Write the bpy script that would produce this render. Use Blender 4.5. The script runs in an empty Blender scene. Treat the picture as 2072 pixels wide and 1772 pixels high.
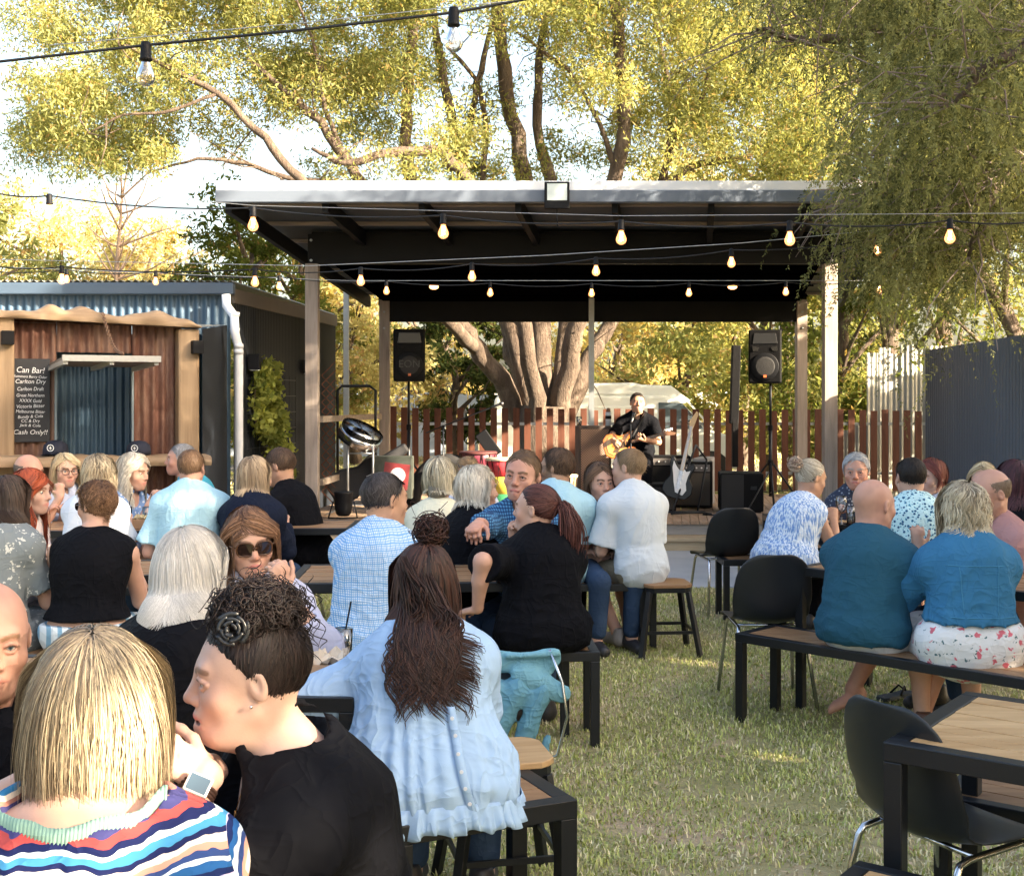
import bpy, math, random
import numpy as np
from mathutils import Vector, Matrix
rng = np.random.default_rng(7); random.seed(7)
R = math.radians; PI = math.pi
scene = bpy.context.scene; COL = scene.collection
F_, CX, HY, CZ = 2500.0, 1036.0, 803.0, 1.65
def at(px, py, Y):
    return np.array([(px-CX)*Y/F_, Y, CZ-(py-HY)*Y/F_])
def V(*a): return np.array(a, float)
def nrm(v): v = np.asarray(v, float); return v/(np.linalg.norm(v)+1e-12)
# ---------------------------------------------------------------- objects
def tag(o, label=None, cat=None, group=None, kind=None):
    if label: o['label'] = label
    if cat: o['category'] = cat
    if group: o['group'] = group
    if kind: o['kind'] = kind
    return o
def thing(name, label, cat, loc=(0, 0, 0), rz=0, group=None):
    o = bpy.data.objects.new(name, None); COL.objects.link(o)
    o.empty_display_size = .1
    o.location = tuple(float(v) for v in loc); o.rotation_euler = (0, 0, rz)
    return tag(o, label, cat, group)
def mkmesh(name, v, f, mat, parent=None, col=None, smooth=False, off=None):
    v = np.asarray(v, np.float32).reshape(-1, 3)
    if off is not None: v = v-np.asarray(off, np.float32)
    me = bpy.data.meshes.new(name)
    if isinstance(f, np.ndarray):
        n = f.shape[1]; m = len(f)
        me.vertices.add(len(v)); me.vertices.foreach_set('co', v.ravel())
        me.loops.add(m*n); me.loops.foreach_set('vertex_index', f.astype(np.int32).ravel())
        me.polygons.add(m); me.polygons.foreach_set('loop_start', np.arange(0, m*n, n, dtype=np.int32))
        me.update(calc_edges=True)
    else:
        me.from_pydata([tuple(map(float, q)) for q in v], [], [tuple(int(i) for i in q) for q in f]); me.update()
    if col is not None:
        a = me.color_attributes.new('col', 'FLOAT_COLOR', 'POINT')
        c = np.ones((len(v), 4), np.float32); c[:, :3] = col
        a.data.foreach_set('color', c.ravel())
    if smooth: me.polygons.foreach_set('use_smooth', np.ones(len(me.polygons), bool))
    o = bpy.data.objects.new(name, me); COL.objects.link(o)
    if mat: me.materials.append(mat)
    if parent: o.parent = parent
    return o
def rotm(rx=0, ry=0, rz=0):
    return np.array(Matrix.Rotation(rz, 3, 'Z') @ Matrix.Rotation(ry, 3, 'Y') @ Matrix.Rotation(rx, 3, 'X'))
def frame(d, up=(0, 0, 1)):
    d = nrm(d); up = np.asarray(up, float)
    if abs(d @ nrm(up)) > .98: up = V(0, 1, 0) if abs(d[1]) < .9 else V(1, 0, 0)
    s = nrm(np.cross(d, up)); u = np.cross(s, d); return s, d, u
class MB:
    def __init__(s): s.v = []; s.f = []; s.n = 0
    def add(s, v, f):
        v = np.asarray(v, float).reshape(-1, 3); s.v.append(v); s.f += [tuple(int(i)+s.n for i in q) for q in f]; s.n += len(v); return s
    def box(s, c, d, M=None):
        x, y, z = [k/2 for k in d]
        v = np.array([(a*x, b*y, e*z) for e in (-1, 1) for b in (-1, 1) for a in (-1, 1)])
        if M is not None: v = v @ np.asarray(M).T
        return s.add(v+np.asarray(c, float), [(0, 2, 3, 1), (4, 5, 7, 6), (0, 1, 5, 4), (2, 6, 7, 3), (0, 4, 6, 2), (1, 3, 7, 5)])
    def b2(s, lo, hi):
        lo = np.asarray(lo, float); hi = np.asarray(hi, float); return s.box((lo+hi)/2, hi-lo)
    def bar(s, p, q, w, h, up=(0, 0, 1)):
        p = np.asarray(p, float); q = np.asarray(q, float); a, d, u = frame(q-p, up)
        return s.box((p+q)/2, (w, np.linalg.norm(q-p), h), np.stack([a, d, u], 1))
    def tube(s, pts, r, n=8, cap=True, closed=False):
        pts = np.asarray(pts, float); m = len(pts); rr = np.broadcast_to(np.asarray(r, float), (m,))
        V_ = []; a = None
        for i in range(m):
            t = pts[(i+1) % m]-pts[i-1] if closed else pts[min(i+1, m-1)]-pts[max(i-1, 0)]
            t = nrm(t)
            if a is None: a, _, _ = frame(t)
            a = nrm(a-t*(a @ t)); b = np.cross(t, a)
            th = np.arange(n)*2*PI/n
            V_.append(pts[i]+rr[i]*(np.cos(th)[:, None]*a+np.sin(th)[:, None]*b))
        f = []
        for i in range(m if closed else m-1):
            j = (i+1) % m
            for k in range(n): f.append((i*n+k, i*n+(k+1) % n, j*n+(k+1) % n, j*n+k))
        if cap and not closed: f.append(tuple(range(n))[::-1]); f.append(tuple((m-1)*n+k for k in range(n)))
        return s.add(np.concatenate(V_), f)
    def lathe(s, prof, n=16, c=(0, 0, 0), M=None):
        th = np.arange(n)*2*PI/n; v = []
        for r, z in prof: v.append(np.stack([r*np.cos(th), r*np.sin(th), np.full(n, z)], 1))
        v = np.concatenate(v)
        if M is not None: v = v @ np.asarray(M).T
        f = [(i*n+k, i*n+(k+1) % n, (i+1)*n+(k+1) % n, (i+1)*n+k) for i in range(len(prof)-1) for k in range(n)]
        if prof[0][0] > 1e-6: f.append(tuple(range(n))[::-1])
        if prof[-1][0] > 1e-6: f.append(tuple((len(prof)-1)*n+k for k in range(n)))
        return s.add(v+np.asarray(c, float), f)
    def prism(s, poly, t, c=(0, 0, 0), M=None):
        n = len(poly); p = np.array([(x, y, z) for z in (-t/2, t/2) for x, y in poly])
        if M is not None: p = p @ np.asarray(M).T
        f = [tuple(range(n))[::-1], tuple(range(n, 2*n))]+[(k, (k+1) % n, n+(k+1) % n, n+k) for k in range(n)]
        return s.add(p+np.asarray(c, float), f)
    def grid(s, P):
        a, b = P.shape[:2]
        return s.add(P.reshape(-1, 3), [(i*b+j, (i+1)*b+j, (i+1)*b+j+1, i*b+j+1) for i in range(a-1) for j in range(b-1)])
    def sph(s, c, r, n=12, sc=(1, 1, 1), M=None):
        r = float(r); pr = [(max(r*math.sin(PI*i/(n//2+2)), 1e-4), -r*math.cos(PI*i/(n//2+2))) for i in range(n//2+3)]
        Mx = np.diag(sc).astype(float); Mx = Mx if M is None else np.asarray(M) @ Mx
        return s.lathe(pr, n, c, Mx)
    def build(s, name, mat, parent=None, smooth=False, off=None, bevel=0, autos=False):
        o = mkmesh(name, np.concatenate(s.v), s.f, mat, parent, smooth=smooth, off=off)
        if bevel:
            m = o.modifiers.new('b', 'BEVEL'); m.width = bevel; m.segments = 2; m.limit_method = 'ANGLE'; m.angle_limit = R(40)
        return o
def copytree(o, parent=None):
    c = o.copy(); COL.objects.link(c); c.parent = parent
    for ch in list(o.children): copytree(ch, c)
    return c
# ---------------------------------------------------------------- materials
class NT:
    def __init__(s, name):
        s.m = bpy.data.materials.new(name); s.m.use_nodes = True; s.t = s.m.node_tree; s.t.nodes.clear()
        s.out = s.n('ShaderNodeOutputMaterial'); s.b = s.n('ShaderNodeBsdfPrincipled'); s.l(s.b.outputs[0], s.out.inputs[0])
        s.tc = s.n('ShaderNodeTexCoord')
    def n(s, t, **k):
        o = s.t.nodes.new(t)
        for a, b in k.items(): setattr(o, a, b)
        return o
    def l(s, a, b): s.t.links.new(a, b)
    def sin(s, sock, v):
        if isinstance(v, (int, float)): sock.default_value = v
        elif isinstance(v, tuple): sock.default_value = v if len(v) == 4 or len(v) == len(sock.default_value) else (*v, 1)
        else: s.l(v, sock)
    def math(s, op, a, b=0.0, c=None):
        o = s.n('ShaderNodeMath', operation=op); s.sin(o.inputs[0], a); s.sin(o.inputs[1], b)
        if c is not None: s.sin(o.inputs[2], c)
        return o.outputs[0]
    def noise(s, scale, detail=3, rough=.5, vec=None, dist=0, sc=None):
        o = s.n('ShaderNodeTexNoise'); o.inputs['Scale'].default_value = scale; o.inputs['Detail'].default_value = detail
        o.inputs['Roughness'].default_value = rough; o.inputs['Distortion'].default_value = dist
        v = vec if vec is not None else s.tc.outputs['Object']
        if sc: v = s.vscale(v, sc)
        s.l(v, o.inputs['Vector']); return o.outputs['Fac']
    def vscale(s, v, sc):
        o = s.n('ShaderNodeMapping'); o.inputs['Scale'].default_value = sc; s.l(v, o.inputs['Vector']); return o.outputs[0]
    def mix(s, f, a, b, mode='MIX'):
        o = s.n('ShaderNodeMix', data_type='RGBA', blend_type=mode); s.sin(o.inputs[0], f)
        s.sin(o.inputs[6], a); s.sin(o.inputs[7], b); return o.outputs[2]
    def ramp(s, f, stops, interp='LINEAR'):
        o = s.n('ShaderNodeValToRGB'); s.sin(o.inputs[0], f); e = o.color_ramp; e.interpolation = interp
        while len(e.elements) > 1: e.elements.remove(e.elements[0])
        e.elements[0].position = stops[0][0]; e.elements[0].color = (*stops[0][1], 1)
        for p, c in stops[1:]:
            q = e.elements.new(p); q.color = (*c, 1)
        return o.outputs[0]
    def step(s, x, lo, hi):
        o = s.n('ShaderNodeMapRange'); o.interpolation_type = 'SMOOTHSTEP'; s.sin(o.inputs[0], x); o.inputs[1].default_value = lo; o.inputs[2].default_value = hi
        return o.outputs[0]
    def xyz(s, v=None):
        o = s.n('ShaderNodeSeparateXYZ'); s.l(v if v is not None else s.tc.outputs['Object'], o.inputs[0]); return o.outputs
    def col(s, v): s.sin(s.b.inputs['Base Color'], v); return s
    def set(s, **k):
        for a, b in k.items(): s.sin(s.b.inputs[a.replace('_', ' ')], b)
        return s
    def bump(s, h, st=.3, d=.01):
        o = s.n('ShaderNodeBump'); o.inputs['Strength'].default_value = st; o.inputs['Distance'].default_value = d; s.l(h, o.inputs['Height'])
        s.l(o.outputs[0], s.b.inputs['Normal']); return s
    def attr(s, name='col'):
        o = s.n('ShaderNodeVertexColor'); o.layer_name = name; return o.outputs[0]
def dk(c, k): return tuple(min(1, x*k) for x in c)
def plain(name, c, rough=.5, metal=0, var=.15, scale=8, bump=.1, bs=60, spec=.5, bd=.004):
    t = NT(name); f = t.noise(scale, 4, .6)
    t.col(t.mix(f, dk(c, 1-var), dk(c, 1+var))).set(Roughness=rough, Metallic=metal, Specular_IOR_Level=spec)
    if bump: t.bump(t.noise(bs, 3), bump, bd)
    return t.m
# ---------------------------------------------------------------- implicit solids (surface nets on a rectilinear grid)
def axis_(lo, hi, h, fine):
    x = lo; out = [lo]
    while x < hi:
        st = h
        for a, b, hf in fine:
            if a-h*.5 <= x <= b: st = min(st, hf)
        x += st; out.append(x)
    return np.array(out)
class Vol:
    def __init__(s, lo, hi, h, fine=()):
        s.ax = [axis_(lo[i], hi[i], h, [(c[i]-r[i], c[i]+r[i], hf) for c, r, hf in fine]) for i in range(3)]
        s.F = np.full([len(a) for a in s.ax], .5, np.float32)
    def blk(s, lo, hi):
        sl = []; co = []
        for i in range(3):
            a = max(0, np.searchsorted(s.ax[i], lo[i])-1); b = min(len(s.ax[i]), np.searchsorted(s.ax[i], hi[i])+1)
            if b <= a: return None
            sl.append(slice(a, b)); sh = [1, 1, 1]; sh[i] = -1; co.append(s.ax[i][a:b].reshape(sh).astype(np.float32))
        return tuple(sl), co
    def put(s, sl, d, k, sub):
        A = s.F[sl]
        if sub:
            d = -d
            if k > 0: h = np.maximum(k-np.abs(A-d), 0)/k; s.F[sl] = np.maximum(A, d)+h*h*k/4
            else: s.F[sl] = np.maximum(A, d)
        else:
            if k > 0: h = np.maximum(k-np.abs(A-d), 0)/k; s.F[sl] = np.minimum(A, d)-h*h*k/4
            else: s.F[sl] = np.minimum(A, d)
    def cap(s, a, b, ra, rb, k=.02, flat=None, inf=0, sub=False, cut=False):
        a = np.asarray(a, float); b = np.asarray(b, float); m = max(ra, rb)+inf+k+.02
        q = s.blk(np.minimum(a, b)-m, np.maximum(a, b)+m)
        if q is None: return
        sl, (X, Y, Z) = q; d = b-a; L = np.linalg.norm(d)+1e-9; u = d/L
        px, py, pz = X-a[0], Y-a[1], Z-a[2]; t = px*u[0]+py*u[1]+pz*u[2]; tc = np.clip(t/L, 0, 1)
        qx, qy, qz = px-tc*d[0], py-tc*d[1], pz-tc*d[2]
        if flat is not None:
            n, ra_ = flat; n = nrm(n); w = qx*n[0]+qy*n[1]+qz*n[2]; g = 1/ra_-1
            qx, qy, qz = qx+w*n[0]*g, qy+w*n[1]*g, qz+w*n[2]*g
            D = np.sqrt(qx*qx+qy*qy+qz*qz)-(ra+(rb-ra)*tc+inf/ra_*.5+inf*.5)
            D = D*np.where(D < 0, ra_, 1)*(.5+.5*ra_)
        else: D = np.sqrt(qx*qx+qy*qy+qz*qz)-(ra+(rb-ra)*tc+inf)
        if cut: D = np.maximum(D, t-L)
        s.put(sl, D.astype(np.float32), k, sub)
    def ell(s, c, r, M=None, k=.02, inf=0, sub=False):
        c = np.asarray(c, float); r = np.asarray(r, float)+inf; m = r.max()+k+.02
        q = s.blk(c-m, c+m)
        if q is None: return
        sl, (X, Y, Z) = q; px, py, pz = X-c[0], Y-c[1], Z-c[2]
        if M is not None:
            M = np.asarray(M, float); px, py, pz = [px*M[0, i]+py*M[1, i]+pz*M[2, i] for i in range(3)]
        a, b, e = px/r[0], py/r[1], pz/r[2]; k0 = np.sqrt(a*a+b*b+e*e)+1e-6
        k1 = np.sqrt((a/r[0])**2+(b/r[1])**2+(e/r[2])**2)+1e-6
        s.put(sl, (k0*(k0-1)/k1).astype(np.float32), k, sub)
    def plane(s, p, n):
        n = nrm(n); X, Y, Z = [a.reshape([-1 if i == j else 1 for j in range(3)]) for i, a in enumerate(s.ax)]
        s.F = np.maximum(s.F, ((X-p[0])*n[0]+(Y-p[1])*n[1]+(Z-p[2])*n[2]).astype(np.float32))
    def disp(s, fn, rad=.04):
        I = np.nonzero(np.abs(s.F) < rad)
        P = np.stack([s.ax[i][I[i]] for i in range(3)], 1)
        s.F[I] += fn(P).astype(np.float32)
    def mesh(s):
        F = s.F; F[0] = F[-1] = .1; F[:, 0] = F[:, -1] = .1; F[:, :, 0] = F[:, :, -1] = .1
        ins = F < 0; nx, ny, nz = F.shape
        cnt = np.zeros((nx-1, ny-1, nz-1), np.int8)
        for a in (0, 1):
            for b in (0, 1):
                for c in (0, 1): cnt += ins[a:nx-1+a, b:ny-1+b, c:nz-1+c]
        act = (cnt > 0) & (cnt < 8); I = np.stack(np.nonzero(act), 1); N = len(I)
        if N == 0: return np.zeros((0, 3)), np.zeros((0, 4), int)
        idx = np.full(act.shape, -1, np.int64); idx[act] = np.arange(N)
        cor = [(a, b, c) for a in (0, 1) for b in (0, 1) for c in (0, 1)]
        val = {c: F[I[:, 0]+c[0], I[:, 1]+c[1], I[:, 2]+c[2]] for c in cor}
        pos = {c: np.stack([s.ax[i][I[:, i]+c[i]] for i in range(3)], 1) for c in cor}
        acc = np.zeros((N, 3)); n = np.zeros(N)
        for c in cor:
            for i in range(3):
                if c[i] == 0:
                    e = list(c); e[i] = 1; e = tuple(e); va, vb = val[c], val[e]; m = (va < 0) != (vb < 0)
                    t = np.where(m, va/(va-vb+1e-12), 0)[:, None]
                    acc += np.where(m[:, None], pos[c]+(pos[e]-pos[c])*t, 0); n += m
        v = acc/n[:, None]; faces = []
        for i, (j, k) in ((0, (1, 2)), (1, (2, 0)), (2, (0, 1))):
            A = np.take(ins, range(F.shape[i]-1), i); B = np.take(ins, range(1, F.shape[i]), i)
            E = np.stack(np.nonzero(A != B), 1)
            E = E[(E[:, j] > 0) & (E[:, k] > 0) & (E[:, j] < F.shape[j]-1) & (E[:, k] < F.shape[k]-1)]
            def g(dj, dk_):
                Q = E.copy(); Q[:, j] -= dj; Q[:, k] -= dk_; return idx[Q[:, 0], Q[:, 1], Q[:, 2]]
            q = np.stack([g(1, 1), g(0, 1), g(0, 0), g(1, 0)], 1)
            fl = ins[E[:, 0], E[:, 1], E[:, 2]]
            q[~fl] = q[~fl][:, ::-1]; faces.append(q)
        return v, np.concatenate(faces)
def pnoise(P, freq, seed=0, n=5):
    r = np.random.default_rng(seed); o = np.zeros(len(P))
    for i in range(n):
        k = r.normal(size=3); k = k/np.linalg.norm(k)*freq*r.uniform(.6, 1.6); k2 = r.normal(size=3)*freq*.5
        o += np.sin(P @ k+r.uniform(0, 6)+1.6*np.sin(P @ k2+r.uniform(0, 6)))
    return o/n
# ---------------------------------------------------------------- people
SKIN = dict(fair=(.52, .31, .23), pale=(.49, .315, .255), tan=(.46, .26, .17), ruddy=(.50, .27, .20), olive=(.40, .23, .15), brown=(.34, .19, .12))
t = NT('skin'); a = t.attr(); t.col(t.mix(.5, a, t.mix(t.noise(30, 4), (.85, .8, .8), (1.1, 1.12, 1.12)), 'MULTIPLY')).set(Roughness=.52, Specular_IOR_Level=.4)
t.b.inputs['Subsurface Weight'].default_value = .06; t.b.inputs['Subsurface Radius'].default_value = (.02, .008, .004); t.b.inputs['Subsurface Scale'].default_value = .6
t.bump(t.noise(220, 3), .12, .002); M_skin = t.m
t = NT('hair'); t.col(t.attr()).set(Roughness=.55, Specular_IOR_Level=.3); M_hair = t.m
t = NT('eyeball'); t.col(t.attr()).set(Roughness=.08); M_eye = t.m
M_lens = plain('dark_lens', (.02, .012, .01), .04, 0, .05, 5, 0, spec=.8)
M_gframe = plain('tortoise_frame', (.08, .035, .015), .2, 0, .6, 60, 0)
M_blackpl = plain('black_frame', (.01, .01, .012), .25, 0, .1, 5, 0)
def ik(S, T, l1, l2, pole):
    d = T-S; L = np.linalg.norm(d); mx = (l1+l2)*.995
    if L > mx: T = S+d/L*mx; d = T-S; L = mx
    u = d/L; a = (l1*l1-l2*l2+L*L)/(2*L); h = math.sqrt(max(l1*l1-a*a, 0)); p = np.asarray(pole, float); p = nrm(p-u*(p @ u))
    return S+u*a+p*h, T
def hand_prims(W, d, n, side, curl=.5, s=1.0, spread=0., thumb=1, point=False):
    d = nrm(d); n = nrm(np.asarray(n, float)-d*(np.asarray(n, float) @ d)); a = np.cross(d, n)*side; P = []
    P.append(('c', W-d*.01, W+d*.035*s, .026*s, .033*s, (n, .62))); P.append(('c', W+d*.03*s, W+d*.075*s-a*.0, .034*s, .037*s, (n, .48)))
    for i, (o, L) in enumerate(((-.030, .062), (-.010, .076), (.011, .080), (.031, .072))):   # little .. index
        cu = curl if not (point and i == 3) else .06
        b = W+d*(.082-.10*abs(i-1.6)*.04)*s+a*o*s; u = nrm(d+a*(o*2.2*(1+spread))); r = (.0075+.0008*min(i, 2))*s
        for j, f in enumerate((.44, .31, .25)):
            ang = cu*(.75 if j == 0 else 1.1)*PI/2; u = nrm(u*math.cos(ang)+n*math.sin(ang)-0*a) if j == 0 else nrm(u*math.cos(ang)+nrm(np.cross(np.cross(u, n if abs(u @ n) < .95 else -d), u))*math.sin(ang))
            e = b+u*L*f*s; P.append(('c', b, e, r*(1.02-.07*j), r*(.95-.1*j), None)); b = e
    b = W+d*.022*s+a*.026*s; u = nrm(d*.62+a*.7+n*.35*thumb)
    for j, (L, r) in enumerate(((.038, .0125), (.032, .0098), (.024, .0088))):
        e = b+u*L*s; P.append(('c', b, e, r*s, r*.92*s, None)); b = e; u = nrm(u+(d*.35-a*.25)*(1 if j == 0 else .7)+n*.2*curl)
    return P
def zline(y, rec=0): return np.interp(y, [-.12, -.05, -.01, .012, .035, .062, .1], [-.085, -.065, -.02, .012, .05, .075, .088])+rec*np.clip((y+.0)*10, 0, 1)*.03
HC = V(0, -.012, .03); HR = V(.076, .096, .086)
class P_: pass
def head_add(v, p, det, sub=False):
    s = p.hs; Rh = p.Rh; C = p.C
    def T(x, y, z): return C+Rh @ (V(x, y, z)*s)
    def E(c, r, k=.02, sb=False, M=None): v.ell(T(*c), V(*r)*s, Rh if M is None else Rh @ M, k*s, 0, sb)
    def Cc(a, b, ra, rb, k=.01, sb=False): v.cap(T(*a), T(*b), ra*s, rb*s, k*s, None, 0, sb)
    w = p.facew
    E((0, -.012, .03), (.076*w, .094, .085)); E((0, .028, -.005), (.063*w, .062, .085), .03)
    E((0, .028, -.058), (.052*w, .056, .046), .03); E((0, .066, -.092), (.024*w, .020, .017), .025)
    Cc((.052*w, -.002, -.05), (.024, .06, -.09), .016, .014, .03); Cc((-.052*w, -.002, -.05), (-.024, .06, -.09), .016, .014, .03)
    v.cap(T(0, -.022, -.05), p.N+V(0, .012, .0), .05*s*p.neckw, .06*p.neckw, .035)
    if p.chin2: E((0, .03, -.098), (.045, .04, .025), .03)
    for q in (-1, 1):
        E((q*.078*w, -.008, -.002), (.007, .0165, .028), .008, False, rotm(-.25, 0, q*.35))
        if det < .008: E((q*.0875*w, -.004, .003), (.0085, .0095, .018), .003, True, rotm(-.25, 0, q*.35))
        E((q*.040*w, .060, -.026), (.024, .020, .019), .03)
    if p.face:
        for q in (-1, 1): E((q*.031, .094, .006), (.017, .014, .012), .016, True)
        Cc((-.034, .080, .026), (.034, .080, .026), .009, .009, .02)
        Cc((0, .086, .016), (0, .105, -.022), .008, .0115, .014); E((0, .106, -.026), (.0105, .011, .009), .008)
        for q in (-1, 1): E((q*.012, .097, -.030), (.0075, .010, .0075), .006)
        g = p.mouth
        E((0, .082, -.058), (.030, .016, .018), .02)
        up = [(-.024, .0835, -.0605), (-.010, .095, -.0555), (0, .0965, -.057), (.010, .095, -.0555), (.024, .0835, -.0605)]
        for i in range(4): Cc(up[i], up[i+1], .0042 if i in (0, 3) else .0055, .0055, .006)
        lo = [(-.020, .084, -.0665-g), (0, .0945, -.0705-g), (.020, .084, -.0665-g)]
        for i in range(2): Cc(lo[i], lo[i+1], .0056, .0062, .007)
        if det < .006: Cc((-.021, .095, -.0635-g/2), (.021, .095, -.0635-g/2), .0012+g*.42, .0012+g*.42, .003, True)
        Cc((0, .078, -.084), (0, .076, -.088), .017, .018, .02)
        if det < .0062:
            for q in (-1, 1):
                a = [(q*.0165, .084, .003), (q*.023, .0895, .0098), (q*.031, .091, .0125), (q*.040, .0865, .0098), (q*.047, .078, .004)]
                for i in range(4): Cc(a[i], a[i+1], .0033, .0033, .004)
                b = [(q*.0165, .084, .002), (q*.026, .088, -.0048), (q*.037, .086, -.0048), (q*.047, .078, .003)]
                for i in range(3): Cc(b[i], b[i+1], .0028, .0028, .004)
def face_color(p, v):
    q = ((v-p.C) @ p.Rh)/p.hs; c = np.tile(np.array(p.skin), (len(v), 1))
    def seg(a, b):
        a = V(*a); b = V(*b); d = b-a; t_ = np.clip(((q-a) @ d)/(d @ d), 0, 1); return np.linalg.norm(q-a-t_[:, None]*d, axis=1)
    def blend(m, col): nonlocal c; m = np.clip(m, 0, 1)[:, None]; c = c*(1-m)+np.array(col)*m
    inh = np.abs(q).max(1) < .2
    if p.face:
        sk = np.array(p.skin)
        for s in (-1, 1):
            blend(.28*np.exp(-(np.linalg.norm(q-V(s*.045, .07, -.03), axis=1)/.024)**2), sk*V(1.05, .72, .68))
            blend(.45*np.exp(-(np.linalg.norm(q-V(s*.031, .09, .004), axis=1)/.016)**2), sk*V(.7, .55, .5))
            d = np.minimum(seg((s*.014, .095, .024), (s*.032, .093, .030)), seg((s*.032, .093, .030), (s*.050, .078, .024)))
            blend(np.clip((.0068-d)/.003, 0, 1)*.9, p.brow)
            if p.det < .005:
                d = np.minimum(seg((s*.0165, .086, .004), (s*.031, .095, .0125)), seg((s*.031, .095, .0125), (s*.047, .080, .004)))
                blend(np.clip((.0038-d)/.002, 0, 1)*.6, (.03, .015, .01))
        blend(.5*np.exp(-(np.linalg.norm(q-V(0, .112, -.028), axis=1)/.016)**2), sk*V(1.0, .68, .62))
        g = p.mouth
        d = np.minimum.reduce([seg((-.024, .086, -.0605), (-.008, .098, -.0565)), seg((-.008, .098, -.0565), (.008, .098, -.0565)), seg((.024, .086, -.0605), (.008, .098, -.0565)),
                               seg((-.020, .086, -.0675-g), (0, .097, -.071-g)), seg((.020, .086, -.0675-g), (0, .097, -.071-g))])
        blend(np.clip((.0085-d)/.003, 0, 1)*.85, p.lips)
        d = seg((-.019, .095, -.0635-g/2), (.019, .095, -.0635-g/2)); blend(np.clip((.0022+g*.5-d)/.002, 0, 1)*.9, (.06, .015, .012))
    if p.beard:
        m = inh & (q[:, 2] < -.03+np.where(np.abs(q[:, 0]) > .045, .05, 0)) & (q[:, 1] > .0) & (q[:, 2] > -.13)
        blend(m*p.beard*(.7+.3*pnoise(q, 300, 3)), p.beardc)
    c *= (1+.08*pnoise(v, 40, 5)+.05*pnoise(v, 160, 6))[:, None]; c *= 1+pnoise(v, 22, 9)[:, None]*V(.03, -.05, -.05)
    return c
def build_prims(p):
    f = p.fat; fe = p.fem; U = nrm(p.N-p.Pv); X = V(math.cos(p.twist), math.sin(p.twist), 0); X = nrm(X-U*(X @ U)); Fw = np.cross(U, X)
    T = np.stack([X, Fw, U], 1); L = np.linalg.norm(p.N-p.Pv); bk = p.hunch
    W = p.Pv+U*L*.36-Fw*.015*bk; Ch = p.Pv+U*L*.70-Fw*.035*bk
    p.T = T; p.U = U; p.X = X; p.Fw = Fw; p.W = W; p.Ch = Ch
    sw = p.sw; p.Ch2 = Ch
    p.S = {s: p.N-U*.088+X*s*sw+Fw*.014+V(0, 0, p.shrug) for s in (-1, 1)}
    p.torso = [('e', p.Pv+V(0, -.01, .01), V(.165*(1.06 if fe else .98)*f, .125*f, .115), T, .05), ('e', W, V(.135*f*(1 if fe else 1.08), .105*f, .14), T, .06),
               ('e', Ch, V(.150*(.94 if fe else 1.05)*(.5+.5*f), .108*(.4+.6*f), .165), T, .06)]
    if p.belly: p.torso.append(('e', W+Fw*.05*p.belly-U*.02, V(.13*f, .10*f, .12), T, .06))
    for s in (-1, 1):
        p.torso.append(('c', Ch+U*.06+X*s*.05, p.S[s]-X*s*.02, .068*(.6+.4*f), .050*(.7+.3*f), None, .05))
        p.torso.append(('c', p.N+U*.015, p.S[s]+U*.010, .046, .040, None, .05))
        if fe: p.torso.append(('e', Ch+Fw*.085*(.5+.5*f)+X*s*.065-U*.03, V(.058, .055, .058)*(.4+.6*f), T, .04))
    p.torso.append(('c', p.S[-1]*.9+p.S[1]*.1, p.S[1]*.9+p.S[-1]*.1, .048, .048, None, .05))
    p.arm = {}; p.E = {}; p.Wr = {}
    l1, l2 = .285*p.k, .25*p.k
    for s in (-1, 1):
        a = p.arms[0 if s < 0 else 1]; a = dict(a)
        tg = a['t']; tg = (p.C+p.Rh @ V(*tg[1:])) if tg[0] == 'C' else p.w2l(at(*tg[1:])) if isinstance(tg[0], str) else V(*tg)
        E_, Wr = ik(p.S[s], tg, l1, l2, V(*a.get('p', (s*.32, -.3, -.95)))); p.E[s] = E_; p.Wr[s] = Wr; af = .75+.25*f
        p.arm[s] = [('c', p.S[s], E_, .048*af*(.92 if fe else 1.08), .038*af, None, .03), ('c', E_, E_*.6+Wr*.4, .038*af, .037*af, None, .02), ('c', E_*.6+Wr*.4, Wr, .037*af, .0265, None, .02)]
        d = a.get('d'); d = nrm(V(*d)) if d is not None else nrm(Wr-E_)
        nn = a.get('n', (0, 0, -1)); pr = hand_prims(Wr, d, nn, s*(1 if True else 1), a.get('curl', .45), (.93 if fe else 1.05)*p.k, a.get('spread', 0), a.get('thumb', 1), a.get('point', False))
        p.arm[s] += [(q[0], q[1], q[2], q[3], q[4], q[5], .006) for q in pr]
    p.leg = {}; p.K = {}; p.A = {}; p.hip = {}
    for s in (-1, 1):
        lg = p.legs[0 if s < 0 else 1]; H = p.Pv+V(s*.09, .0, -.02); p.hip[s] = H
        K, A, ft = [V(*q) for q in lg]; K = K+V(0, 0, p.z0); A = A+V(0, 0, p.z0)
        K = H+nrm(K-H)*.43*p.k if p.legfix else K
        p.K[s] = K; p.A[s] = A; lf = .6+.4*f
        p.leg[s] = [('c', H, K, .082*lf, .056, None, .04), ('c', K, K*.6+A*.4, .054, .053, None, .03), ('c', K*.6+A*.4, A, .053, .036, None, .03)]
        ft = nrm(ft); p.foot = getattr(p, 'foot', {}); p.foot[s] = (A-ft*.035+V(0, 0, -.045), A+ft*.14+V(0, 0, -.06+p.toe*.1), ft)
def vadd(v, prims, inf=0, kk=1):
    for q in prims:
        if q[0] == 'e': v.ell(q[1], q[2], q[3], q[4]*kk, inf)
        else: v.cap(q[1], q[2], q[3], q[4], q[6]*kk, q[5], inf)
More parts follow.
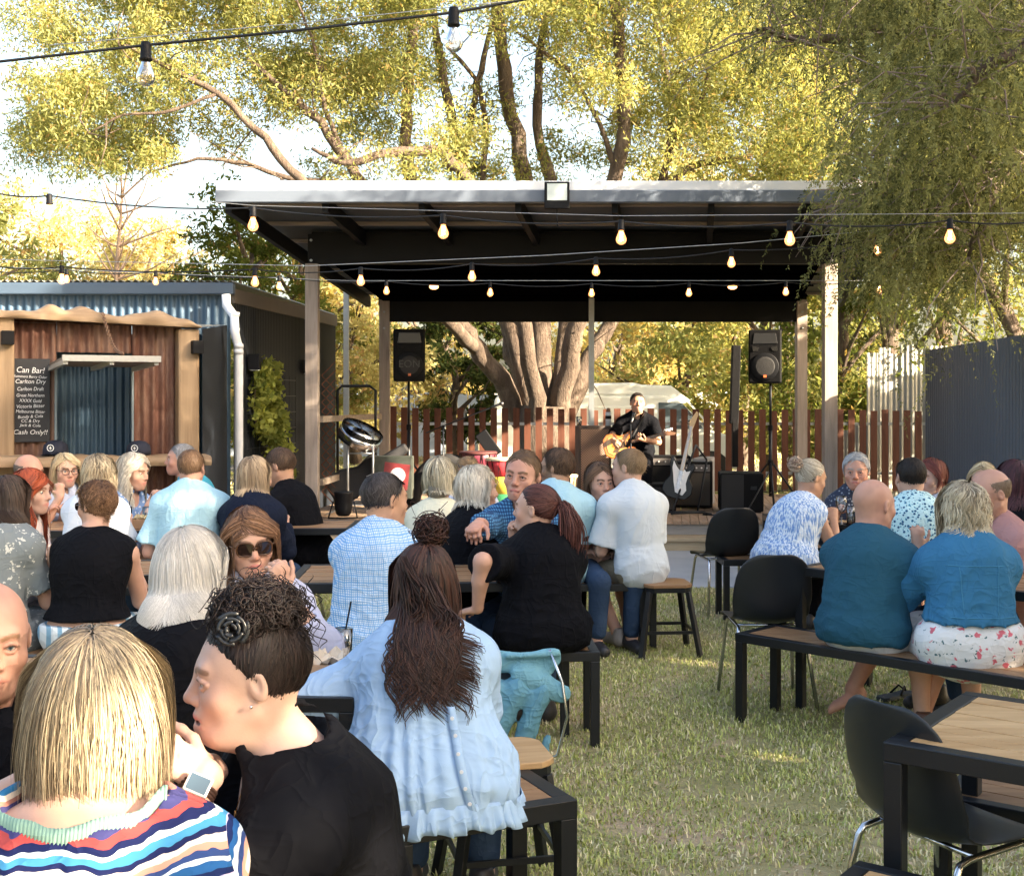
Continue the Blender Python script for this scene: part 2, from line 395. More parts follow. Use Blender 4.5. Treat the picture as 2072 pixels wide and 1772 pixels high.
def pbox(pr, inf):
    lo = []; hi = []
    for q in pr:
        if q[0] == 'e': m = max(q[2])+inf; lo.append(q[1]-m); hi.append(q[1]+m)
        else: m = max(q[3], q[4])+inf; lo.append(np.minimum(q[1], q[2])-m); hi.append(np.maximum(q[1], q[2])+m)
    return np.min(lo, 0)-.03, np.max(hi, 0)+.03
SIT = (((-.12, .42, .47), (-.12, .38, .1), (0, 1, 0)), ((.12, .42, .47), (.12, .38, .1), (0, 1, 0)))
A_TAB = lambda s, x=.09, y=.40, z=.80, **k: dict(t=(s*x, y, z), n=(0, 0, -1), **k)
def person(label, px, py, Y, yaw=0, lean=14, side=0, head=(0, 0, 0), fem=True, fat=1.0, k=1.0, hs=None, skin='fair', seat=.46, z0=0, arms=None, legs=SIT,
           det=.007, face=False, hair=None, tops=(), bottoms=None, brow=(.12, .07, .04), lips=(.5, .17, .15), beard=0, beardc=(.1, .06, .04), mouth=0, chin2=False,
           hand=None, hunch=1.0, belly=0, sw=None, twist=0, shrug=0, neckw=1, facew=1, shoes=(.03, .03, .035), toe=0, coarse=.013, glasses=None, group=None, hfwd=.035, eyec=(.12, .2, .25), legfix=True, extra=None, pre=None):
    p = P_(); p.fem = fem; p.fat = fat; p.k = k; p.hs = hs or (.97 if fem else 1.03); p.skin = SKIN[skin]; p.face = face; p.det = det; p.brow = brow; p.lips = lips; p.beard = beard
    p.beardc = beardc; p.mouth = mouth; p.chin2 = chin2; p.z0 = z0; p.hunch = hunch; p.belly = belly; p.twist = R(twist); p.shrug = shrug; p.legs = legs; p.toe = toe; p.legfix = legfix
    p.neckw = neckw*(.88 if fem else 1.05); p.facew = facew; p.sw = (sw or (.160 if fem else .188)*k)*.97
    p.arms = arms or (A_TAB(-1), A_TAB(1))
    top = at(px, py, Y); hy, hp, hr = [R(q) for q in head]; Rb = rotm(0, 0, R(yaw))
    p.Rh = np.array(Matrix.Rotation(hy, 3, 'Z') @ Matrix.Rotation(-hp, 3, 'X') @ Matrix.Rotation(hr, 3, 'Y'))
    Cz = top[2]-.115*p.hs; pz = z0+seat+.075; Nz = Cz-.150*p.hs
    ln = R(lean); fy = (Nz-pz)*math.tan(ln); sx = (Nz-pz)*math.tan(R(side))
    p.Pv = V(0, 0, pz); p.N = V(sx, fy, Nz); p.C = V(sx*1.05, fy+hfwd+.25*math.sin(ln)*.3, Cz)
    root = V(top[0], top[1], z0)-Rb @ V(p.C[0], p.C[1], 0); root[2] = z0
    p.w2l = lambda w: Rb.T @ (w-V(root[0], root[1], 0))
    zoff = V(0, 0, z0)
    build_prims(p)
    o = thing('person', label, 'person', root, R(yaw), group)
    allp = p.torso+p.arm[-1]+p.arm[1]+p.leg[-1]+p.leg[1]
    lo, hi = pbox(allp, 0); hr_ = .125*p.hs; lo = np.minimum(lo, p.C-hr_); hi = np.maximum(hi, p.C+hr_); lo[2] = min(lo[2], z0)
    fine = [(p.C+p.Rh @ V(0, .01, -.01), np.array([.1, .125, .13])*p.hs, det)]
    if hand:
        for s in hand[0]: fine.append((p.Wr[s]+nrm(p.arm[s][4][2]-p.arm[s][4][1])*.06, np.array([.075]*3), hand[1]))
    v = Vol(lo, hi, coarse, fine)
    vadd(v, p.torso); vadd(v, p.leg[-1]); vadd(v, p.leg[1]); head_add(v, p, det); vadd(v, p.arm[-1]); vadd(v, p.arm[1])
    for s in (-1, 1): v.cap(p.foot[s][0], p.foot[s][1], .036, .026, .03); v.cap(p.A[s], p.foot[s][0], .034, .034, .02)
    vv, ff = v.mesh(); c = face_color(p, vv)
    mkmesh('body', vv, ff, M_skin, o, c, True, zoff)
    p.o = o; p.zoff = zoff
    if face:
        for s in (-1, 1):
            m = MB(); m.sph((0, 0, 0), .0112*p.hs, 16, M=rotm(-PI/2, 0, 0)); e = np.concatenate(m.v); m.v = [e]
            d = e/np.linalg.norm(e, axis=1)[:, None]; g = nrm(p.gaze if hasattr(p, 'gaze') else V(0, 1, -.05)); an = np.arccos(np.clip(d @ g, -1, 1))
            cc = np.where(an[:, None] < .26, V(.01, .01, .01), np.where(an[:, None] < .58, V(*eyec)*.45, V(.52, .47, .44)))
            w = (e @ p.Rh.T)+p.C+p.Rh @ (V(s*.031, .0775 if det < .003 else .0755, .0045)*p.hs); mkmesh('eye', w, m.f, M_eye, o, cc, True, zoff)
    if pre: pre(p)
    for g in tops: garment(p, **g)
    if bottoms: legwear(p, **bottoms)
    if shoes:
        sm = plain('shoe_material', shoes, .5)
        for s in (-1, 1):
            a, b, ft = p.foot[s]; v = Vol(np.minimum(a, b)-.08, np.maximum(a, b)+.08, .011)
            v.cap(a, b, .045, .036, .03); v.cap(a, a+V(0, 0, .05), .042, .040, .03); v.plane(V(0, 0, z0+.004), V(0, 0, -1)) if a[2] < z0+.09 else None
            x, y = v.mesh()
            if len(x): mkmesh('shoe', x, y, sm, o, None, True, zoff)
    for h in (hair if isinstance(hair, list) else [hair] if hair else []): hairdo(p, **h)
    if glasses: eyewear(p, **glasses)
    if extra: extra(p)
    return p
def garment(p, mat, sl=.6, inf=.014, hem=.0, wr=.006, wf=22, cuts=(), name='shirt', flare=0, collar=None, voff=0, seed=1, h=.0125, pleat=0, neck=.010, narrow=None, long_inf=None):
    pr = list(p.torso)
    if sl <= 0: pr = pr[:3]+[q for q in pr[3:] if False]
    sv = []
    li = long_inf or inf
    for s in (-1, 1):
        if sl > 0:
            f = min(sl, 1); E_ = p.S[s]+(p.E[s]-p.S[s])*f; rb = p.arm[s][0][3]*.95+.004+flare*.6
            sv.append(('c', p.S[s]-p.X*s*.01, E_, p.arm[s][0][3]+.004, rb if sl <= 1 else p.arm[s][0][4]+.006, None, .03))
            if sl > 1: sv.append(('c', p.E[s], p.E[s]+(p.Wr[s]-p.E[s])*min(sl-1, 1), p.arm[s][1][3]+.004, .034+flare, None, .03))
        else:
            n = narrow or .70; S = p.N+(p.S[s]-p.N)*n
            pr = pr+[('c', p.N+p.U*.01+(p.S[s]-p.N)*.3, S+p.U*.01, .045, .045, None, .04), ('c', p.Ch+p.X*s*.04, S-p.U*.02, .08*(.6+.4*p.fat), .05, None, .05), ('c', p.Ch+p.X*s*.07-p.U*.04, p.Ch+p.X*s*.03, .075, .075, None, .05)]
            if p.fem and s > 0: pr += [q for q in p.torso if q[0] == 'e'][3:]
    # drape around the seat
    skirt = [('e', p.Pv+V(0, -.005, .0), V(.165*p.fat*1.04, .13*p.fat, .12), None, .06)]
    al = pr+sv+skirt; lo, hi = pbox(al, inf+.04); v = Vol(lo, hi, h)
    vadd(v, pr, inf, 1.4); vadd(v, skirt, inf); 
    for q in sv: v.cap(q[1], q[2], q[3], q[4], q[6], None, inf*.8, False, True)
    if extra_pr := getattr(p, 'xpr', None): vadd(v, extra_pr, 0)
    for s in (-1, 1):   # keep the sleeve end flat
        if 0 < sl <= 1:
            d = nrm(p.E[s]-p.S[s]); e = p.S[s]+(p.E[s]-p.S[s])*sl
            v.cap(e+d*.045, e+d*.12, .085, .085, .0, None, 0, True) if False else None
    if neck is not None: v.cap(p.N+V(0, .03, .0), p.C+p.Rh @ V(0, -.01, -.04), .055*p.neckw+neck, .05*p.neckw+neck, .01, None, 0, True)
    for c in cuts:
        if c[0] == 'e': v.ell(p.N+p.T @ V(*c[1]), V(*c[2]), p.T, .01, 0, True)
    v.plane(V(0, 0, p.Pv[2]-.085+hem), V(0, 0, -1))
    def fn(P):
        q = (P-p.Pv) @ p.T
        d = wr*.8*pnoise(q*V(1, 1, .55), wf, seed)
        rg = (1-np.abs(pnoise(q*V(1, 1, .5)+q[:, 2:3]*V(.5, 0, 0)*np.sign(q[:, :1]), wf*.8, seed+11, 3)))**4; d -= wr*1.3*rg
        rg = (1-np.abs(pnoise(q*V(.7, .7, 1.9), wf*1.1, seed+21, 3)))**5; d -= wr*1.0*rg*np.clip((.30-q[:, 2])/.2, .2, 1)
        if pleat: az = np.arctan2(q[:, 0], -q[:, 1]); d += pleat*np.clip((.30-q[:, 2])/.25, 0, 1)*np.sin(az*22+2*np.sin(az*5)+q[:, 2]*3)
        return d
    if wr: v.disp(fn)
    x, y = v.mesh(); o = mkmesh(name, x, y, mat, p.o, None, True, p.zoff)
    if collar:
        m = MB(); n = 22; U = nrm(p.C+p.Rh @ V(0, -.01, -.04)-p.N); X = nrm(p.X-U*(p.X @ U)); Fw = np.cross(U, X); r = .06*p.neckw+.006
        P = []
        for i in range(n+1):
            a = -PI*.86+2*PI*.86*i/n; c_, s_ = math.cos(a), math.sin(a)      # back is a=0
            b = p.N+V(0, .03, 0)*.5
            drop = -.02*(1-c_)*.9
            P.append([b+U*(.002+drop)+(X*s_-Fw*c_)*(r+.012), b+U*(.034+drop)+(X*s_-Fw*c_)*(r+.002), b+U*(.038+drop)+(X*s_-Fw*c_)*(r+.006), b+U*(.012+drop)+(X*s_-Fw*c_)*(r+.022)])
        m.grid(np.array(P)); q = m.build('collar', collar if not isinstance(collar, bool) else mat, o, True, p.zoff)
        md = q.modifiers.new('s', 'SOLIDIFY'); md.thickness = .002
    return o
def legwear(p, mat, kind='trousers', inf=.014, wr=.005, drop=.65, name=None, h=.014, waist=.05, seed=3):
    if kind == 'skirt':
        pr = [p.torso[0]]
        for s in (-1, 1): pr += [('c', p.hip[s], p.K[s]+V(0, 0, -.02), .10*p.fat, .085, None, .1), ('c', p.K[s], p.K[s]*(1-drop)+p.A[s]*drop, .085, .09, None, .1)]
        pr += [('c', (p.hip[1]+p.hip[-1])/2, (p.K[1]+p.K[-1])/2, .09*p.fat, .08, None, .1)]
    else:
        fr = .82 if kind == 'shorts' else 1; pr = [p.torso[0]]
        for s in (-1, 1):
            H, K, A = p.hip[s], p.K[s], p.A[s]; q = p.leg[s]
            pr.append(('c', H, H+(K-H)*fr, q[0][3], q[0][4]+(.012 if fr < 1 else 0), None, .04))
            if kind == 'trousers': pr += [('c', K, A+(K-A)*.12, .058, .045, None, .03)]
    lo, hi = pbox(pr, inf+.03); v = Vol(lo, hi, h); vadd(v, pr, inf); v.plane(V(0, 0, p.Pv[2]+waist), V(0, 0, 1))
    if wr: v.disp(lambda P: wr*pnoise(P, 26, seed))
    x, y = v.mesh(); return mkmesh(name or kind, x, y, mat, p.o, None, True, p.zoff)
def eyewear(p, up=0, mat=None, lens=None, back=0, w=.024, hgt=.019, thin=.0022):
    s_ = p.hs; m = MB(); L = MB(); Rx = rotm(up, 0, 0)
    def T(q): return p.C+p.Rh @ ((Rx @ (np.asarray(q, float)))*s_)+p.Rh @ V(0, 0, 0)
    for s in (-1, 1):
        th = np.arange(20)*2*PI/20; e = .7
        x = s*.032+w*np.sign(np.cos(th))*np.abs(np.cos(th))**e; z = .004+hgt*np.sign(np.sin(th))*np.abs(np.sin(th))**e; y = .102-.35*(np.abs(x)-.01)**1*.4
        pts = [T((x[i], y[i], z[i])) for i in range(20)]; m.tube(pts, thin, 6, closed=True)
        L.add(np.array(pts+[T((s*.032, .103-.003, .004))]), [(i, (i+1) % 20, 20) for i in range(20)])
        m.tube([T((s*.056, .092, .010)), T((s*.074, .070, .010)), T((s*.081, .02, .008)), T((s*.083, -.01, .006)), T((s*.082, -.03, -.012))], thin, 6)
    m.tube([T((-.010, .103, .006)), T((0, .107, .009)), T((.010, .103, .006))], thin, 6)
    o = m.build('sunglasses' if lens else 'glasses', mat or M_blackpl, p.o, True, p.zoff)
    if lens: L.build('lens', lens, o, True, p.zoff)
# ---------------------------------------------------------------- hair
def hairdo(p, N=1500, L=.2, M=10, c1=(.3, .2, .1), c2=(.5, .38, .22), croot=None, w=.0035, vol=1.06, vv=.06, grav=.35, stiff=.5, wave=0, wfreq=40, curlin=0, seed=1, part=0., jit=.1, base=True,
          side=1.0, region=None, tie=None, lvar=.15, thick=None, rec=0, name='hair', bald=0, nclump=60, cl=.5, fill=None, tilt=20, fringe=0, shoulder=True, mesh=True, rmax=.022, swirl=0):
    r = np.random.default_rng(seed+int(p.C[2]*1000)); hs = p.hs; Rs = HR*vol
    ncl = max(8, nclump); cd = r.normal(size=(ncl*6, 3)); cd /= np.linalg.norm(cd, axis=1)[:, None]
    q = HC+HR*cd; ok = q[:, 2] > zline(q[:, 1], rec)+.002
    if bald: ok &= ~((q[:, 2] > .065-bald*.02))
    if region is not None: ok &= region(q)
    cd = cd[ok][:ncl]
    k = r.integers(0, len(cd), N); d = cd[k]+r.normal(size=(N, 3))*.16; d /= np.linalg.norm(d, axis=1)[:, None]
    q = HC+HR*d; ok = q[:, 2] > zline(q[:, 1], rec)
    if bald: ok &= q[:, 2] < .07-bald*.02
    k = k[ok]; d = d[ok]; N = len(d); lay = 1+(vol-1)*r.uniform(.3, 1, N)+vv*r.uniform(0, 1, N)*.4
    cls = r.uniform(-1, 1, len(cd)); rad = (HR*lay[:, None]); pos = HC+rad*d
    crown = rotm(R(tilt), 0, 0) @ V(0, 0, 1)
    Rh = p.Rh; G = Rh.T @ V(0, 0, -1)
    prev = None; path = [pos.copy()]; ds = L*(1+r.uniform(-lvar, lvar*.3, N))/(M-1)
    if thick is not None: pass
    cn = r.normal(size=(len(cd), 3))*jit; nn = r.normal(size=(N, 3))*jit*.6
    sgn = np.where(pos[:, 0]-part*hs > 0, 1.0, -1.0)
    for i in range(M-1):
        u = (pos-HC)/rad; l = np.linalg.norm(u, axis=1)[:, None]; nrm_ = (pos-HC)/(rad*rad); nrm_ /= np.linalg.norm(nrm_, axis=1)[:, None]
        fr = i/(M-1)
        if tie is not None:
            dr = (V(*tie)-pos); dl = np.linalg.norm(dr, axis=1)[:, None]; dr = dr/(dl+1e-6); dirn = dr
        else:
            tn = nrm_*(nrm_ @ crown)[:, None]-crown[None]; tn /= np.linalg.norm(tn, axis=1)[:, None]+.15
            front = np.clip((pos[:, 1]-.005)/.05, 0, 1)*(pos[:, 2] > -.02)
            if fringe: front *= 1-fringe
            comb = np.stack([sgn*side*1.6, -np.full(N, .9), np.zeros(N)], 1)*front[:, None]
            g = grav+(1-grav)*min(1, fr*2)
            dirn = tn*(1-g*.6)+G[None]*g*1.3+comb*(1-.2*fr)
            if swirl: dirn += np.cross(nrm_, G)*swirl
        dirn = dirn+cn[k]*(1+fr)+nn
        if curlin: 
            rr = pos-HC; rr = rr-G*(rr @ G)[:, None]; dirn -= rr/(np.linalg.norm(rr, axis=1)[:, None]+.02)*curlin*max(0, fr-.6)*2.6
        out_ = np.sum(dirn*nrm_, 1); near = l[:, 0] < 1.12
        dirn = dirn-nrm_*(np.where(near, np.maximum(out_, 0)*.95, 0))[:, None]
        dirn /= np.linalg.norm(dirn, axis=1)[:, None]+1e-9
        if prev is not None: dirn = dirn*(1-stiff)+prev*stiff; dirn /= np.linalg.norm(dirn, axis=1)[:, None]
        prev = dirn; pos = pos+dirn*ds[:, None] if tie is None else pos+dirn*np.minimum(ds[:, None], dl)
        u = (pos-HC)/rad; l = np.linalg.norm(u, axis=1); m = l < 1
        pos = np.where(m[:, None], HC+rad*u/(l[:, None]+1e-9), pos)
        if tie is None and L > .08:
            ax_ = HR[0]*lay+rmax; by_ = HR[1]*lay+rmax*.4; dn = np.sqrt((pos[:, 0]/ax_)**2+((pos[:, 1]+.012)/by_)**2); mo = dn > 1
            pos[:, 0] = np.where(mo, pos[:, 0]/dn, pos[:, 0]); pos[:, 1] = np.where(mo, (pos[:, 1]+.012)/dn-.012, pos[:, 1])
        # keep the face free
        if tie is None and L > .08:
            fz = (pos[:, 1] > .03) & (pos[:, 2] < .05) & (np.abs(pos[:, 0]) < .068) & (G[2] < -.5)
            if not fringe: pos[:, 0] = np.where(fz, np.sign(pos[:, 0]+1e-6)*.068, pos[:, 0])
        if L > .12 and shoulder:   # rest on shoulders
            b = (pos*hs) @ Rh.T+p.C; Sm = (p.S[1]+p.S[-1])/2
            for (a0, b0, r0) in ((p.S[-1], p.S[1], .085+.02*(p.fat-1)), (p.Ch, p.N, .125), (p.N, p.C, .062)):
                dd = b0-a0; tt = np.clip(((b-a0) @ dd)/(dd @ dd), 0, 1); qq = a0+tt[:, None]*dd; e = b-qq; le = np.linalg.norm(e, axis=1); mm = le < r0
                if mm.any(): b = np.where(mm[:, None], qq+e/(le[:, None]+1e-9)*r0, b)
            pos = ((b-p.C) @ Rh)/hs
        path.append(pos.copy())
    Pth = np.stack(path, 1)           # N,M,3
    tg = np.gradient(Pth, axis=1); tg /= np.linalg.norm(tg, axis=2)[..., None]+1e-9
    nr = (Pth-HC-V(0, 0, 0)); nr[..., 2] *= .4; nr /= np.linalg.norm(nr, axis=2)[..., None]+1e-9
    sd = np.cross(tg, nr); sd /= np.linalg.norm(sd, axis=2)[..., None]+1e-9
    s_ = np.linspace(0, L, M)[None, :, None]
    if wave:
        ph = (np.random.default_rng(seed+2).uniform(0, 6, len(cd))[k]+r.normal(size=N)*.35)[:, None, None]; am = wave*np.clip(s_/(L*.3), 0, 1)
        Pth = Pth+sd*am*np.sin(s_*wfreq+ph)+nr*am*.7*np.cos(s_*wfreq+ph*1.3)
    ww = w*(1-.75*np.linspace(0, 1, M)**3)[None, :, None]*r.uniform(.6, 1.3, N)[:, None, None]
    tl = r.normal(size=N)[:, None, None]*.22; sd2 = sd*np.cos(tl)+nr*np.sin(tl)
    A = Pth-sd2*ww/2; B = Pth+sd2*ww/2
    Vt = np.stack([A, B], 2).reshape(-1, 3)
    i0 = (np.arange(N)[:, None]*M*2+np.arange(M-1)[None]*2).reshape(-1); Fc = np.stack([i0, i0+1, i0+3, i0+2], 1)
    tt = np.clip(.5+.42*cls[k]+r.normal(size=N)*.16, 0, 1)[:, None, None]
    C = np.array(c1)*(1-tt)+np.array(c2)*tt; C = np.repeat(C, M, 1)
    if croot is not None:
        fr = np.clip(np.linspace(0, 1, M)*L/.05, 0, 1)[None, :, None]; C = np.array(croot)*(1-fr)*.8+C*(1-(1-fr)*.8)
    C = np.repeat(C[:, :, None], 2, 2).reshape(-1, 3)*r.uniform(.85, 1.1, (len(Vt), 1))
    Vb = (Vt*hs) @ Rh.T+p.C; parts = [(Vb, Fc, C)]
    if base:
        v = Vol(p.C-.16*hs-(V(0, 0, L) if fill else 0), p.C+.16*hs, .0085)
        v.ell(p.C+Rh @ (HC*hs), HR*(1.0+(vol-1)*.3)*hs+.0012, Rh, 0)
        I = np.meshgrid(*v.ax, indexing='ij'); G_ = np.stack(I, -1).reshape(-1, 3); qq = ((G_-p.C) @ Rh)/hs
        zc = (zline(qq[:, 1], rec)-qq[:, 2])
        if bald: zc = np.maximum(zc, qq[:, 2]-(.072-bald*.02))
        v.F = np.maximum(v.F, zc.reshape(v.F.shape).astype(np.float32))
        if fill:
            for (a0, b0, r1, r2) in fill: v.cap(p.C+Rh @ (V(*a0)*hs), p.C+Rh @ (V(*b0)*hs), r1, r2, .02)
        x, y = v.mesh()
        if len(x):
            cc = np.tile(np.array(croot if croot is not None else dk(c1, .6)), (len(x), 1))*(1+.25*pnoise(x, 150, 3))[:, None]; parts.append((x, y, cc))
    n = 0; VV = []; FF = []; CC = []
    for a, b, c in parts: VV.append(a); FF.append(b+n); CC.append(c); n += len(a)
    return mkmesh(name, np.concatenate(VV), np.concatenate(FF), M_hair, p.o, np.concatenate(CC), True, p.zoff)
def ribbons(p, paths, w, c1, c2, name='curl', seed=0, tubes=False):
    """free hair locks given as an (N,M,3) array in body space"""
    r = np.random.default_rng(seed); N, M, _ = paths.shape; tg = np.gradient(paths, axis=1); tg /= np.linalg.norm(tg, axis=2)[..., None]+1e-9
    rd = r.normal(size=(N, 1, 3)); sd = np.cross(tg, rd); sd /= np.linalg.norm(sd, axis=2)[..., None]+1e-9; up = np.cross(sd, tg)
    ww = w*(1-.7*np.abs(np.linspace(-1, 1, M))**4)[None, :, None]*.5
    V4 = np.stack([paths+sd*ww, paths+up*ww, paths-sd*ww, paths-up*ww], 2).reshape(-1, 3)
    i0 = (np.arange(N)[:, None]*M*4+np.arange(M-1)[None]*4).reshape(-1)
    Fc = np.concatenate([np.stack([i0+a, i0+(a+1) % 4, i0+4+(a+1) % 4, i0+4+a], 1) for a in range(4)])
    tt = r.uniform(0, 1, (N, 1, 1)); C = np.array(c1)*(1-tt)+np.array(c2)*tt; C = np.repeat(np.repeat(C, M, 1)[:, :, None], 4, 2).reshape(-1, 3)
    return V4, Fc, C
# ---------------------------------------------------------------- cloth materials (patterns follow the wearer's own coordinates)
def cloth(name, c, var=.08, rough=.85, wrinkle=.35, ws=14, weave=900, tint=None, trans=0):
    t = NT(name); f = t.noise(3, 4); cc = t.mix(f, dk(c, 1-var), dk(c, 1+var))
    t.col(cc).set(Roughness=rough, Specular_IOR_Level=.12)
    rg = t.math('POWER', t.math('SUBTRACT', 1.0, t.math('ABSOLUTE', t.math('MULTIPLY', t.math('SUBTRACT', t.noise(ws, 2, .4, dist=.8, sc=(1, 1, .6)), .5), 5))), 3)
    rg2 = t.math('POWER', t.math('SUBTRACT', 1.0, t.math('ABSOLUTE', t.math('MULTIPLY', t.math('SUBTRACT', t.noise(ws*.8, 2, .4, dist=.5, sc=(.6, .6, 1.6)), .5), 5))), 3)
    h = t.math('ADD', t.math('ADD', t.math('MAXIMUM', rg, 0.0), t.math('MULTIPLY', t.math('MAXIMUM', rg2, 0.0), .7)), t.math('MULTIPLY', t.noise(weave, 1), .06)); t.bump(h, wrinkle*.8, .009)
    return t
def uv(t):
    x = t.xyz(); d = t.math('MULTIPLY', t.math('SUBTRACT', t.noise(5, 2), .5), .05)
    return t.math('ADD', t.math('ADD', x[0], x[1]), d), t.math('ADD', x[2], d), x
def lines(t, u, s, w, soft=.08):
    f = t.math('FRACT', t.math('DIVIDE', u, s)); f = t.math('ABSOLUTE', t.math('SUBTRACT', f, .5)); return t.step(f, .5-w/2-soft, .5-w/2+soft)
def check(name, bg, l1, s=.03, w=.3, l2=None, s2=.03, w2=.1):
    t = cloth(name, bg); u, v, x = uv(t); base = t.b.inputs['Base Color'].links[0].from_socket
    c = t.mix(t.math('MULTIPLY', lines(t, u, s, w), .8), base, l1); c = t.mix(t.math('MULTIPLY', lines(t, v, s, w), .8), c, l1)
    if l2: c = t.mix(lines(t, u, s2, w2, .04), c, l2)
    if l2: c = t.mix(lines(t, v, s2, w2, .04), c, l2)
    t.col(c); return t.m
def dots(name, bg, fg, scale=45, thr=.32, fg2=None, sc2=30, thr2=.2, rnd=1, petal=0):
    t = cloth(name, bg); base = t.b.inputs['Base Color'].links[0].from_socket; c = base
    for i, (f, s, th) in enumerate(((fg, scale, thr), (fg2, sc2, thr2))):
        if f is None: continue
        v = t.n('ShaderNodeTexVoronoi'); v.inputs['Scale'].default_value = s; v.inputs['Randomness'].default_value = rnd
        m = t.n('ShaderNodeMapping'); m.inputs['Location'].default_value = (i*3.1, i*1.7, 0); t.l(t.tc.outputs['Object'], m.inputs[0])
        vec = m.outputs[0]
        if petal:
            nz = t.n('ShaderNodeTexNoise'); nz.inputs['Scale'].default_value = s*2.2; t.l(vec, nz.inputs['Vector'])
            vec = t.mix(petal*.06, vec, nz.outputs['Color'])
        t.l(vec, v.inputs['Vector']); c = t.mix(t.math('SUBTRACT', 1.0, t.step(v.outputs['Distance'], th-.06, th+.03)), c, f)
    t.col(c); return t.m
MC = {}
def C_(name, c, **k):
    if name not in MC: MC[name] = cloth(name, c, **k).m
    return MC[name]
BLACK = (.012, .012, .016)
M_black = C_('black_cloth', (.0028, .0032, .0055), wrinkle=.5); M_navy = C_('navy_cloth', (.007, .011, .026)); M_ltblue = C_('light_blue_cloth', (.36, .58, .70))
M_sky = C_('pale_blue_cloth', (.36, .52, .74), wrinkle=.6, ws=10); M_white = C_('white_cloth', (.66, .70, .78)); M_teal = C_('teal_knit', (.022, .085, .135), weave=1400)
M_jean = C_('dark_denim', (.03, .055, .11)); M_denim = C_('blue_denim', (.04, .16, .30), var=.25, wrinkle=.5); M_cream = C_('cream_knit', (.66, .64, .50))
M_khaki = C_('khaki_cotton', (.17, .15, .11)); M_stone = C_('stone_cotton', (.60, .62, .62)); M_pink = C_('dusty_pink_cotton', (.40, .22, .21)); M_rose = C_('pale_pink_cotton', (.48, .34, .32))
M_check17 = check('blue_white_check', (.62, .70, .80), (.10, .30, .62), .030, .20, (.16, .36, .66), .0100, .30)
M_check21 = check('navy_blue_gingham', (.10, .27, .48), (.015, .04, .12), .017, .42)
M_fl30 = dots('blue_leaf_print', (.50, .72, .76), (.02, .09, .20), 44, .36, (.03, .22, .36), 60, .26)
M_fl32 = dots('pink_floral_print', (.72, .72, .72), (.07, .15, .17), 24, .19, (.62, .15, .19), 17, .27, petal=1)
M_fl6 = dots('white_leaf_on_grey', (.17, .20, .22), (.5, .52, .50), 20, .26, None, petal=1.5)
M_fl28 = dots('grey_print_on_navy', (.04, .05, .08), (.25, .28, .34), 40, .30)
M_fl12 = dots('white_blue_print', (.20, .33, .60), (.65, .70, .8), 38, .34)
M_fl7 = dots('pale_pink_print', (.66, .60, .62), (.45, .50, .70), 42, .2)
t = cloth('blue_white_crinkle', (.34, .47, .70)); v = t.n('ShaderNodeTexNoise'); v.inputs['Scale'].default_value = 30; v.inputs['Detail'].default_value = 3
t.l(t.vscale(t.tc.outputs['Object'], (3, 3, .5)), v.inputs[0]); t.col(t.ramp(v.outputs['Fac'], [(.40, (.16, .28, .58)), (.5, (.45, .58, .76)), (.58, (.70, .76, .84))])); M_cr27 = t.m
t = cloth('blue_stripe_linen', (.6, .68, .74)); x = t.xyz(); u = t.math('ADD', x[0], t.math('MULTIPLY', x[1], .5)); t.col(t.mix(lines(t, u, .05, .42, .03), (.66, .72, .76), (.22, .38, .52))); M_str8 = t.m
t = cloth('multicolour_stripe', (.5, .5, .5)); x = t.xyz()
sx = t.math('ABSOLUTE', x[0]); gx = t.math('GREATER_THAN', t.math('ADD', sx, t.math('MULTIPLY', x[2], .25)), .46)
v = t.math('ADD', t.math('MULTIPLY', x[2], t.math('SUBTRACT', 1.0, gx)), t.math('MULTIPLY', t.math('ADD', t.math('MULTIPLY', sx, .9), .35), gx))
v = t.math('ADD', v, t.math('MULTIPLY', t.math('SUBTRACT', t.noise(9, 3), .5), .05))
v = t.math('ADD', v, t.math('MULTIPLY', t.math('SINE', t.math('MULTIPLY', x[0], 150)), .0012))
f = t.math('FRACT', t.math('DIVIDE', v, .135))
cs = [(.01, .02, .09), (.02, .10, .30), (.55, .66, .74), (.03, .06, .20), (.50, .28, .22), (.60, .56, .52), (.01, .015, .07), (.05, .22, .42), (.50, .60, .64), (.01, .015, .07), (.36, .06, .06), (.05, .05, .16), (.42, .20, .16), (.70, .62, .52), (.03, .16, .32), (.45, .40, .60)]
st = []; pp = [0, .07, .13, .17, .22, .27, .33, .38, .45, .50, .56, .63, .70, .76, .82, .90]
for a, b in zip(pp, cs): st.append((a, b))
t.col(t.ramp(f, st, 'CONSTANT')); M_multi = t.m
M_green = C_('sage_green_trim', (.22, .36, .30))
